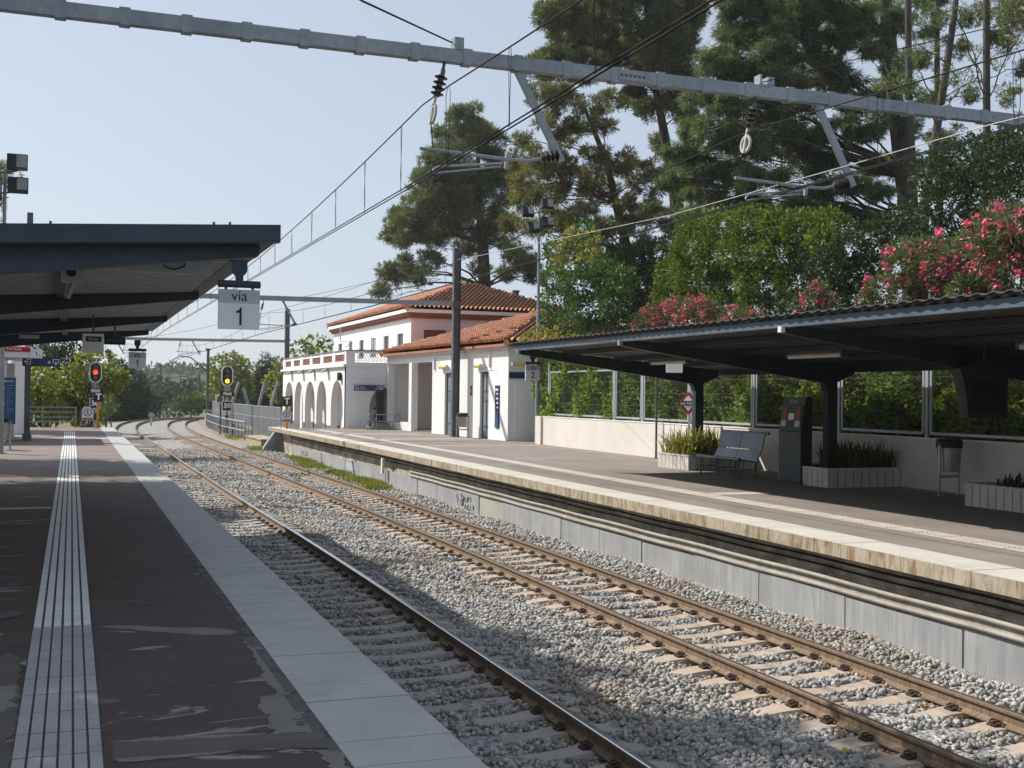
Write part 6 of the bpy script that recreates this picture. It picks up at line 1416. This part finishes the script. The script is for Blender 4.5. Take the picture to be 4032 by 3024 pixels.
# pine left of the group, behind the station roof
Y_ = 88
cl = px_clumps([(1850, 490, 95), (1915, 540, 90), (1790, 560, 95), (1760, 640, 110), (1880, 650, 130), (1700, 720, 110), (1810, 740, 110), (1660, 820, 100), (1620, 905, 95), (1590, 860, 70), (1720, 850, 110), (1830, 860, 110), (1930, 800, 110), (1980, 700, 95), (1960, 900, 90), (1700, 930, 75), (1555, 925, 55)], Y=Y_, jit=2.5)
cl += px_clumps([(1530, 1090, 62), (1590, 1060, 70), (1650, 1085, 60), (1500, 1150, 45), (1700, 1020, 55), (1850, 970, 60), (2010, 985, 65), (2070, 1040, 60), (2000, 1075, 50), (2120, 1080, 55), (1880, 1060, 40)], Y=Y_, jit=2.5)
tree('pine_tree', 'broad Aleppo pine rising behind the station roof, leftmost of the tall conifers', ground_pt(1905, Y_, 0), cl, PINEL, .42, .045, [ground_pt(1910, Y_, 0)] + px_path([(1908, 1130), (1902, 960), (1890, 850), (1885, 700), (1880, 560)], Y_), .62, .12, BARK, TG, .9, 1.05, tuft=7, cov=2.2, flat=.62, jit=.75, sub=17, subr=(.17, .34), shell=.15)
# tall pines behind the wing
Y_ = 64
cl = px_clumps([(2180, 60, 90), (2290, 30, 110), (2400, 70, 130), (2520, 20, 150), (2640, 60, 120), (2560, 160, 140), (2670, 190, 95), (2440, 190, 110), (2330, 150, 100), (2230, 160, 95), (2170, 210, 75), (2130, 270, 75), (2210, 270, 85), (2310, 260, 85), (2600, 280, 85), (2500, 290, 70), (2690, 90, 80), (2400, -80, 150), (2580, -110, 150), (2720, 20, 70), (2680, 300, 60), (2500, 380, 60), (2640, 380, 70), (2550, 440, 55), (2690, 450, 50), (2600, 560, 50), (2700, 640, 55), (2620, 700, 55), (2700, 760, 60), (2640, 860, 60), (2560, 840, 60), (2690, 900, 60)], Y=Y_, jit=3)
tree('pine_tree', 'tallest dark pine with a dense top reaching the upper edge of the photo', ground_pt(2680, Y_, 1), cl, PINEL, .34, .036, [ground_pt(2690, Y_, 1)] + px_path([(2675, 975), (2659, 785), (2640, 664), (2612, 506), (2583, 361), (2560, 150), (2540, 0)], Y_), .48, .12, BARK, TG, .8, 1.08, tuft=7, cov=2.3, flat=.65, jit=.75, sub=18, subr=(.18, .35), shell=.15)
Y_ = 57
cl = px_clumps([(2130, 370, 60), (2220, 400, 75), (2320, 420, 65), (2160, 500, 75), (2260, 520, 75), (2370, 500, 55), (2120, 640, 75), (2200, 640, 80), (2080, 720, 65), (2060, 800, 65), (2150, 780, 80), (2250, 720, 80), (2180, 880, 75), (2280, 850, 80), (2360, 750, 80), (2330, 640, 75), (2440, 640, 75), (2530, 730, 75), (2560, 660, 55), (2480, 830, 75), (2400, 900, 80), (2510, 890, 70), (2300, 960, 65), (2420, 1010, 70), (2530, 980, 60), (2100, 900, 50), (2040, 640, 60), (2020, 880, 60), (2420, 400, 55), (2070, 560, 50), (2460, 1090, 60), (2560, 1080, 60), (2360, 1060, 60)], Y=Y_, jit=2.5)
tree('pine_tree', 'leaning olive green pine with clumped branches behind the floodlight pole', ground_pt(2530, Y_, .5), cl, PINEY, .30, .034, [ground_pt(2540, Y_, .5)] + px_path([(2526, 1259), (2476, 1006), (2425, 800), (2390, 640), (2343, 525), (2300, 420)], Y_), .36, .08, BARKL, TG, .95, 1.08, tuft=7, cov=2.1, flat=.6, jit=.75, sub=16, subr=(.17, .33), shell=.15)
# drooping cedar
Y_ = 46
cl = px_clumps([(2960, 60, 120), (2880, 130, 90), (3080, 60, 120), (3010, 180, 110), (3130, 180, 110), (3250, 90, 120), (2830, 240, 95), (2930, 290, 95), (3060, 310, 100), (3210, 270, 110), (2770, 380, 90), (2860, 400, 90), (2980, 420, 95), (3120, 430, 100), (3300, 300, 90), (2720, 500, 80), (2810, 520, 85), (2920, 540, 90), (3050, 560, 95), (3190, 520, 90), (2690, 610, 75), (2780, 640, 80), (2890, 660, 85), (3010, 690, 90), (3150, 640, 85), (2760, 760, 90), (2860, 790, 85), (2970, 800, 80), (3310, 500, 75), (3380, 400, 70), (3270, 620, 70), (3420, 520, 70), (3460, 380, 60), (3090, -40, 130), (3290, -30, 120), (2740, 680, 60), (3350, 150, 70), (3450, 190, 60), (3390, 60, 70), (3430, 640, 60), (3360, 720, 65), (3250, 740, 70), (3150, 780, 80), (3060, 860, 70), (3330, 820, 60), (3460, 760, 55), (3500, 640, 50), (3560, 480, 45), (3530, 250, 50), (3520, 80, 55), (2720, 860, 60), (2640, 700, 50), (2900, -40, 110), (3420, 870, 55), (3230, 850, 60)], Y=Y_, jit=2.5)
tree('cedar_tree', 'large drooping cedar with layered branches above the bright laurel bush', ground_pt(3580, Y_, 2), cl, CEDARL, .34, .030, [ground_pt(3600, Y_, 2)] + px_path([(3590, 900), (3560, 700), (3530, 450), (3500, 150), (3480, -60)], Y_), .55, .3, BARK, TG, .7, 1.1, tuft=6, cov=2.6, flat=.38, jit=.6, droop=.9, lump=.35, sub=17, subr=(.18, .38), subflat=.7, shell=.15)
# sparse pines at the right
Y_ = 36
cl = px_clumps([(3960, 60, 80), (4020, 130, 80), (3900, 20, 70), (3800, 330, 55), (3720, 300, 50), (3640, 200, 60), (3960, 350, 40), (3660, 70, 60), (3560, 330, 50), (3760, 60, 50), (3640, 420, 45), (4000, 480, 40), (3830, 200, 40), (3700, 560, 45), (3770, 520, 35), (3930, 240, 40)], Y=Y_, jit=1.5)
tree('pine_tree', 'sparse pine with a straight thin trunk near the right edge', ground_pt(3890, Y_, 2.5), cl[:3] + cl[6:7] + cl[9:10] + cl[11:13] + cl[15:], PINEY, .16, .03, [ground_pt(3892, Y_, 2.5)] + px_path([(3888, 850), (3885, 400), (3884, 0), (3880, -120)], Y_), .16, .12, BARKL, TG, .9, tuft=6, cov=.55, jit=.8, lump=.35)
tree('pine_tree', 'slender leaning pine with a forked trunk right of the cedar', ground_pt(3640, Y_, 2.5), cl[3:6] + cl[7:9] + cl[10:11] + cl[13:15], CEDARL, .16, .03, [ground_pt(3630, Y_, 2.5)] + px_path([(3640, 800), (3690, 500), (3730, 250), (3760, 40), (3770, -80)], Y_), .2, .1, BARKL, TG, .9, tuft=6, cov=.75, jit=.8, lump=.35)
cl = px_clumps([(3560, 250, 50), (3600, 380, 45), (3520, 320, 50)], Y=40, jit=1)
tree('pine_tree', 'thin straight pine trunk just right of the cedar trunk', ground_pt(3590, 40, 2.5), cl, CEDARL, .16, .03, [ground_pt(3610, 40, 2.5)] + px_path([(3600, 800), (3580, 400), (3575, 0), (3570, -100)], 40), .17, .12, BARKL, TG, .9, tuft=6, cov=.7)
Y_ = 50
cl = px_clumps([(3420, 20, 100), (3540, 40, 90), (3640, 90, 80), (3700, -20, 90), (3830, 60, 80), (3960, 150, 90), (4020, 30, 90), (3460, 160, 80), (3600, 230, 80), (3760, 180, 60), (3520, 330, 75), (3660, 400, 70), (3450, 440, 70), (3580, 500, 75), (3720, 540, 70), (3830, 600, 70), (3950, 560, 70), (4030, 600, 70), (3980, 380, 55), (3840, 380, 45), (4030, 270, 55), (3500, 650, 80), (3620, 650, 80), (3740, 680, 80)], Y=Y_, jit=3)
tree('pine_tree', 'shaggy dark conifer filling the gap behind the bare trunks at the right', ground_pt(3700, Y_, 2.5), cl, CEDARL, .22, .034, [ground_pt(3700, Y_, 2.5)] + px_path([(3700, 800), (3690, 400), (3690, 0), (3690, -100)], Y_), .22, .1, BARK, TG, .9, 1.05, tuft=6, cov=1.7, flat=.5, jit=.75, sub=13, subr=(.17, .36), droop=.3, shell=.15)
# broadleaf mass behind the oleanders
Y_ = 33
def bush(name, label, clumps, m, L, Wd, base, group, stem_core=5, cat='bush', **kw):
    t = thing(name, label, cat, base, group); mb = MB(); b0 = Vector([float(q) for q in base])
    for k in range(stem_core):
        c, r = random.choice(clumps); limb(mb, b0 + Vector((random.uniform(-.5, .5), random.uniform(-.5, .5), 0)), c, .018 if cat == 'vine' else .06, .012, 0, 6, .15)
    mb.build('stem_core', BARK, t); crown('crown', clumps, m, t, L, Wd, **kw); return t
def at_base(px, X, z): p = aX(px, 1500, X); return (X, float(p[1]), z)
SH = 'shrubs growing behind the far canopy'
bush('shrub', 'dark green wooded shrub behind the big oleander at the right edge', px_clumps([(3700, 690, 110), (3800, 640, 120), (3930, 620, 120), (4030, 660, 120), (3750, 800, 120), (3880, 780, 130), (4000, 790, 130), (3560, 850, 70), (3540, 950, 60), (3640, 900, 90), (3700, 960, 90), (3990, 560, 80), (3620, 1000, 70), (3480, 1000, 60)], X=26, jit=1.2), DARKLEAF, .14, .075, at_base(3850, 26, 2.5), SH, 8, cov=1.5, nmax=7000)
bush('shrub', 'dark undergrowth in the gap between the wisteria tree and the laurel bush', px_clumps([(2500, 1020, 70), (2580, 1000, 70), (2650, 960, 60), (2520, 1110, 80), (2610, 1090, 80), (2560, 1190, 80), (2470, 1200, 80), (2640, 1180, 80), (2540, 1270, 70), (2440, 1010, 60), (2700, 1050, 70), (2420, 1110, 70)], X=27, jit=1.5), DARKLEAF, .17, .09, at_base(2560, 27, 2.5), SH, 6, cov=2.0)
bush('laurel_bush', 'big bright yellow green laurel bush in the sun above the far canopy', px_clumps([(2760, 880, 70), (2840, 900, 90), (2950, 880, 85), (3050, 890, 90), (3150, 900, 85), (3240, 880, 70), (3290, 900, 70), (2730, 970, 85), (2830, 1000, 110), (2950, 990, 110), (3070, 1000, 110), (3190, 990, 100), (2670, 1080, 85), (2760, 1100, 110), (2880, 1120, 110), (3010, 1120, 110), (3130, 1110, 90), (2640, 1160, 70), (2720, 1200, 80), (2850, 1220, 90), (2990, 1220, 80), (3250, 950, 70)], X=23.5, jit=.9), LAUREL, .15, .065, at_base(2950, 23.5, 2), SH, 10, cov=2.3, shell=.6)
bush('shrub', 'dark glossy shrub between the laurel bush and the tall oleander', px_clumps([(3260, 1050, 80), (3350, 980, 80), (3430, 930, 70), (3500, 900, 60), (3340, 1080, 90), (3420, 1060, 80), (3280, 1150, 90), (3370, 1170, 80), (3190, 1180, 70), (3540, 880, 45), (3110, 1190, 60)], X=22, jit=.8), DARKLEAF, .15, .085, at_base(3320, 22, 2), SH, 6, cov=1.9)
bush('wisteria_tree', 'mid green leafy tree beside the floodlight pole, over the end of the wing roof', px_clumps([(2190, 990, 55), (2260, 960, 50), (2240, 1050, 75), (2330, 1040, 70), (2180, 1100, 60), (2290, 1130, 85), (2390, 1080, 70), (2450, 1100, 60), (2200, 1190, 70), (2320, 1220, 85), (2420, 1190, 80), (2250, 1270, 60), (2370, 1290, 70), (2460, 1270, 55), (2160, 1260, 40), (2240, 1330, 50), (2300, 900, 38)], X=19.8, jit=.7), MIDLEAF, .17, .085, at_base(2330, 19.8, .1), SH, 8, cat='tree', cov=1.9)
bush('vine', 'yellowing vine creeping over the tiled corner of the wing roof', px_clumps([(2085, 1330, 26), (2110, 1350, 24), (2060, 1350, 20), (2140, 1335, 26), (2170, 1310, 26), (2120, 1300, 20), (2190, 1340, 30), (2250, 1345, 35), (2200, 960, 26), (2260, 920, 30), (2210, 1020, 30), (2310, 990, 40), (2340, 930, 24)], X=17.0, jit=.5), VINE, .16, .10, at_base(2180, 17.6, .1), SH, 4, cat='vine', cov=1.6)
bush('vine', 'thin leafy vine climbing the left end of the mesh fence', px_clumps([(2130, 1480, 16), (2150, 1560, 20), (2165, 1620, 24), (2150, 1680 - 40, 18), (2175, 1500, 22), (2190, 1570, 26), (2185, 1440, 22)], X=17.5, jit=.2), IVY, .11, .07, at_base(2170, 17.5, 1.2), SH, 3, cat='vine', cov=1.1)
def oleander(label, cl, base, nfl):
    t = bush('oleander', label, cl, OLEAF, .20, .035, base, 'pink flowering oleanders', 8, cat='oleander', cov=2.0, shell=.55)
    Vs, Fs, k = [], [], 0
    for c, r in cl:
        n_ = max(3, int(nfl * 3.2 * r * r)); P, N = clump_pts(c, r * 1.06, n_, .85, .88, .25); sel = (N[:, 0] < .45) | (N[:, 2] > .2); P, N = P[sel], N[sel]
        for p, nn_ in zip(P, N):
            q = int(RNG.integers(8, 18)); pp_ = p[None] + RNG.normal(size=(q, 3)) * .06; V, Fq = leaves(pp_, np.tile(nn_, (q, 1)), .085, .085, .9); Vs.append(V); Fs.append(Fq + k); k += len(V)
    npmesh('flowers', np.vstack(Vs), np.vstack(Fs), PINKF, t)
oleander('largest pink oleander, at the right edge above the far canopy', px_clumps([(3900, 900, 75), (3990, 880, 80), (3840, 950, 60), (3560, 980, 45), (3640, 1000, 70), (3720, 1020, 80), (3820, 1030, 85), (3920, 1000, 90), (4010, 990, 90), (3560, 1050, 70), (3650, 1090, 80), (3760, 1110, 80), (3880, 1090, 85), (3990, 1080, 85), (3470, 1140, 60), (3560, 1160, 60), (3680, 1150, 60), (3800, 1150, 60), (3900, 1150, 60), (4060, 950, 80), (3420, 1180, 35)], X=19.6, jit=.5), at_base(3800, 19.6, .8), 24)
oleander('smaller pink oleander, left of the laurel bush above the far canopy', px_clumps([(2560, 1250, 45), (2610, 1230, 50), (2680, 1215, 50), (2740, 1210, 40), (2800, 1220, 40), (2640, 1270, 50), (2720, 1260, 55), (2810, 1255, 50), (2880, 1245, 40), (2940, 1250, 30), (2990, 1245, 22), (2520, 1290, 30), (2580, 1300, 40)], X=19.6, jit=.4), at_base(2720, 19.6, .8), 30)
oleander('sprig of pink oleander poking over the canopy in front of the dark shrub', px_clumps([(3210, 1150, 32), (3150, 1200, 24), (3250, 1190, 34), (3230, 1130, 22)], X=19.6, jit=.3), at_base(3210, 19.6, .8), 26)
# left of the tracks: yellow green and dark trees beyond the platform end
LG = 'trees beyond the end of the near platform'
bush('plane_tree', 'bright yellow green tree behind the red signal', px_clumps([(330, 1440, 55), (400, 1420, 55), (290, 1490, 60), (360, 1500, 65), (430, 1480, 55), (250, 1550, 65), (320, 1560, 60), (390, 1560, 60), (460, 1500, 45), (300, 1620, 55), (340, 1650, 45), (200, 1540, 50), (380, 1620, 50)], Y=84, jit=1.5), PLANE, .30, .20, ground_pt(330, 84, -1), LG, 6, cat='tree', cov=1.7)
bush('plane_tree', 'yellow green tree behind the blue exit sign at the left', px_clumps([(140, 1480, 60), (190, 1500, 55), (110, 1560, 60), (170, 1570, 60), (210, 1620, 55), (120, 1640, 60), (80, 1500, 55), (60, 1600, 60)], Y=82, jit=1.5), PLANE, .28, .18, ground_pt(150, 82, -1), LG, 5, cat='tree', cov=1.5)
bush('dark_tree', 'dark evergreen tree under the far end of the near canopy', px_clumps([(180, 1400, 60), (240, 1420, 60), (300, 1390, 50), (120, 1420, 55), (60, 1430, 60), (210, 1360, 50), (270, 1470, 50), (230, 1520, 60)], Y=94, jit=1.5), DARKLEAF, .28, .15, ground_pt(200, 94, -1), LG, 5, cat='tree', cov=1.7)
bush('dark_tree', 'dark green tree right of the red signal, at the edge of the bend', px_clumps([(470, 1460, 50), (520, 1490, 50), (440, 1530, 60), (500, 1560, 65), (550, 1560, 50), (460, 1620, 60), (530, 1625, 60), (580, 1620, 42), (420, 1610, 60), (600, 1590, 35), (480, 1640, 40), (560, 1640, 30)], Y=138.5, jit=1.5), DARKLEAF, .30, .17, ground_pt(500, 138.5, -1), LG, 5, cat='tree', cov=2.2)
bush('shrub', 'small grey green shrub right of the left orange post', px_clumps([(420, 1575, 22), (430, 1610, 24), (415, 1600, 18)], Y=76, jit=.5), OLEAF, .2, .06, ground_pt(425, 76, -1), LG, 3, cov=1.1)
bush('plane_tree', 'round yellow green plane tree behind the amber signal', px_clumps([(860, 1440, 45), (910, 1425, 45), (950, 1450, 45), (870, 1490, 50), (930, 1490, 55), (965, 1500, 35), (860, 1540, 45), (910, 1550, 50), (890, 1585, 40), (960, 1545, 35), (840, 1480, 28)], Y=118, jit=1.5), PLANE, .34, .22, ground_pt(905, 118, -1), LG, 5, cat='tree', cov=1.7)
bush('plane_tree', 'yellow green plane tree at the left corner of the arcade', px_clumps([(1090, 1470, 30), (1105, 1430, 26), (1080, 1500, 35), (1110, 1520, 30), (1095, 1560, 30), (1065, 1540, 22)], Y=104, jit=1.0), PLANE, .32, .2, ground_pt(1092, 104, -1), LG, 4, cat='tree', cov=1.7)
bush('plane_tree', 'treetops showing above the terrace left of the station upper floor', px_clumps([(1180, 1370, 36), (1230, 1350, 38), (1280, 1360, 32), (1200, 1400, 40), (1260, 1395, 40)], Y=100, jit=1.0), PLANE, .36, .24, ground_pt(1230, 100, -1), LG, 4, cat='tree', cov=1.0)
def spruce(px, pyt, pyb, Y, label, wd):
    t = thing('cypress_tree', label, 'tree', ground_pt(px, Y, -1), LG); a, b_ = aY(px, pyt, Y), aY(px, pyb, Y); mb = MB(); mb.tube([(a[0], Y, -1.2), tuple(a)], [.2, .03], 8); mb.build('trunk', BARK, t)
    cl2 = []
    for k in range(11):
        u = k / 10; z = a[2] + (b_[2] - a[2]) * u
        for j_ in range(1 + int(5 * u)): an = random.uniform(0, 6.28); rr = wd * u * .55; cl2.append(((a[0] + rr * math.cos(an), Y + rr * math.sin(an), z), .25 + wd * .42 * (u + .15)))
    crown('crown', cl2, DARKLEAF, t, .34, .08, cov=1.1, flat=.5, droop=.3)
spruce(1045, 1398, 1590, 124, 'taller pointed dark conifer between the signal and the arcade', 2.6)
spruce(1075, 1408, 1560, 126, 'shorter pointed dark conifer just right of the taller one', 1.6)
spruce(1012, 1500, 1590, 128, 'low dark conifer left of the pointed ones', 2.2)
# cedar at the left edge; unseen pines added to cast shade on platform and tracks
cl = [((-4.1, 66, 13.2), 1.25), ((-4.4, 66, 11.8), 1.0), ((-5.4, 66, 10.6), 1.6), ((-4.9, 66, 8.9), 1.8), ((-6.5, 66, 13.2), 1.5), ((-7.0, 66, 11), 2.0), ((-6.6, 66, 8.5), 2.2), ((-5.0, 65.5, 7.2), 1.7), ((-7.5, 66.5, 6.5), 2.2), ((-8.5, 66, 9.5), 2.2), ((-8.2, 66, 12.5), 1.8)]
tree('cedar_tree', 'drooping cedar branch tips at the left edge beside the floodlight pole', (-7.2, 66, 0), cl, CEDARL, .30, .045, [(-7.2, 66, 0), (-7.1, 66, 5), (-7.2, 66, 10), (-7.2, 66, 14.5)], .4, .05, BARK, 'cedars beside the near platform', 1, tuft=6, cov=1.7, flat=.5, droop=.5)
ct = bpy.data.objects['cedar_tree.001'] if 'cedar_tree.001' in bpy.data.objects else None
def shade_tree(loc, cl, label):
    return tree('pine_tree', label, loc, cl, PINEL, .34, .06, [loc, (loc[0], loc[1], 6), (loc[0], loc[1], cl[0][0][2])], .3, .08, BARK, 'unseen pines added for shade', 1, tuft=6, cov=3.6, flat=.75)
shade_tree((-5.6, 23, 0), [((-5.1, 23.6, 9.6), 2.2), ((-5.8, 23.2, 10.4), 2.4), ((-6.5, 22.0, 9.2), 2.2), ((-5.0, 24.8, 9.2), 2.0)], 'unseen pine behind the near platform, added so its crown shades the tracks in front')
shade_tree((-6.2, 14, 0), [((-2.4, 13.2, 9.2), 2.4), ((-5.0, 12.8, 9.6), 2.6), ((-2.7, 16.6, 9.2), 2.3), ((-5.5, 16.3, 9.2), 2.6), ((-7.6, 14.4, 9), 2.3), ((-4.2, 14.8, 10.4), 2.2), ((-3.4, 10.6, 9.4), 2.2)], 'unseen pine behind the near platform, added so its crown shades its front end')
shade_tree((-6.2, 31, 0), [((-5.6, 30.4, 9.8), 2.4), ((-6.6, 31.2, 10.4), 2.6), ((-7.2, 30.0, 9.2), 2.2), ((-5.8, 32.4, 9.0), 2.2)], 'unseen pine behind the near platform, added for shading the tracks farther along')
shade_tree((-6.2, 41.5, 0), [((-5.6, 39.5, 9.0), 2.0), ((-6.2, 40.6, 8.0), 2.0), ((-6.0, 38.6, 7.0), 2.0), ((-6.8, 39.6, 9.8), 2.2)], 'unseen pine behind the near platform, added for shading the paving beyond the canopy')

# ------------------------------------------------------------------ far bend: hedges, walls, wooded hills
m = MB(); m.box(-3, 8.2, 141, 141.6, -1.4, 1.0); tag(m.build('screen_fence', mat('dark_green_screen', (.018, .035, .028), (.028, .05, .038), 1, .8)), 'dark green screen fence along the outside of the bend', 'fence')
m = MB(); m.box(2.7, 3.6, 140.8, 140.95, -1.4, .25); m.box(1.4, 1.8, 140.8, 140.95, -1.4, .3); tag(m.build('gate_posts', GALV), 'pale gate in the dark green screen at the bend', 'gate')
a, b_ = aY(858, 1650, 150), aY(962, 1612, 150); m = MB(); m.box(a[0], b_[0] + 6, 150, 150.5, -1.4, b_[2]); tag(m.build('white_wall', WHITE2), 'pale wall beyond the far bend', 'wall')
bush('hedge', 'light green hedge rising above the screen fence at the bend', px_clumps([(700, 1615, 32), (750, 1605, 32), (800, 1590, 36), (640, 1625, 28), (840, 1580, 34), (780, 1570, 30), (830, 1550, 28), (720, 1580, 26)], Y=150, jit=2), MIDLEAF, .45, .25, ground_pt(760, 150, -1), LG, 4, cat='hedge', cov=1.9)
def far_wood(label, Y, spec, m_, L, Wd, cov):
    cl = px_clumps(spec, Y=Y, jit=Y * .06); t = crown('woods', cl, m_, None, L, Wd, cov=cov, nmax=2500); tag(t, label, 'woods', kind='stuff'); return t
sp_ = [(x + random.uniform(-8, 8), 1535 + random.uniform(-20, 22) - (abs(x - 560) < 60) * 20, 30) for x in range(470, 880, 22)] + [(x, 1575 + random.uniform(-12, 12), 34) for x in range(480, 900, 26)]
far_wood('mid distance green wood beyond the bend', 210, sp_, HILLF, .85, .5, 1.7)
def hill(name, Y0, Y1, prof, m_, ampl):
    xs = [aY(p[0], p[1], Y0)[0] for p in prof]; zs = [aY(p[0], p[1], Y0)[2] for p in prof]
    return struct(terrain(name, xs[0], xs[-1], Y0 - (Y1 - Y0), Y1, 160, 24, lambda x, y: np.interp(x, xs, zs) * np.clip(1 - ((y - Y0) / (Y1 - Y0)) ** 2, 0, 1) - 1.6 + ampl * (np.sin(x * .21 + y * .1) + np.sin(x * .47 - y * .13) * .6), m_))
HM = mat('wooded_hill_green', (.030, .048, .028), (.055, .075, .042), .06, .95, grain=.3)
hill('hill', 560, 760, [(-2500, 1500), (-600, 1490), (300, 1462), (560, 1452), (640, 1438), (720, 1434), (800, 1442), (860, 1462), (930, 1492), (1000, 1505), (1400, 1500), (3000, 1520), (6000, 1530)], HM, .9)
hill('distant_hill', 1900, 2400, [(-3000, 1515), (700, 1505), (960, 1484), (1000, 1478), (1060, 1490), (1300, 1505), (4000, 1520)], HM, .5)
spw = []
for x in range(480, 1010, 13):
    base = np.interp(x, [480, 560, 640, 720, 800, 860, 930, 1000], [1458, 1452, 1440, 1436, 1444, 1464, 1492, 1506])
    for k in range(5): spw.append((x + random.uniform(-8, 8), base + 4 + k * 15 + random.uniform(-5, 5), 12))
far_wood('dense wood covering the far hillside', 470, spw, HILLF, 1.6, .95, 1.5)

# ------------------------------------------------------------------ summer haze in the air
hm = bpy.data.materials.new('thin_summer_haze'); hm.use_nodes = True; hn = hm.node_tree.nodes; hn.remove(hn['Principled BSDF'])
hv = hn.new('ShaderNodeVolumePrincipled'); hv.inputs['Color'].default_value = (.86, .90, .96, 1); hv.inputs['Density'].default_value = HAZE; hv.inputs['Anisotropy'].default_value = .3
hm.node_tree.links.new(hv.outputs[0], hn['Material Output'].inputs['Volume'])
m = MB(); m.box(-950, 2700, -80, 3050, -2.5, 70); hz_ = m.build('haze', hm)
tag(hz_, 'thin pale summer haze softening the far hills', 'haze', kind='stuff')
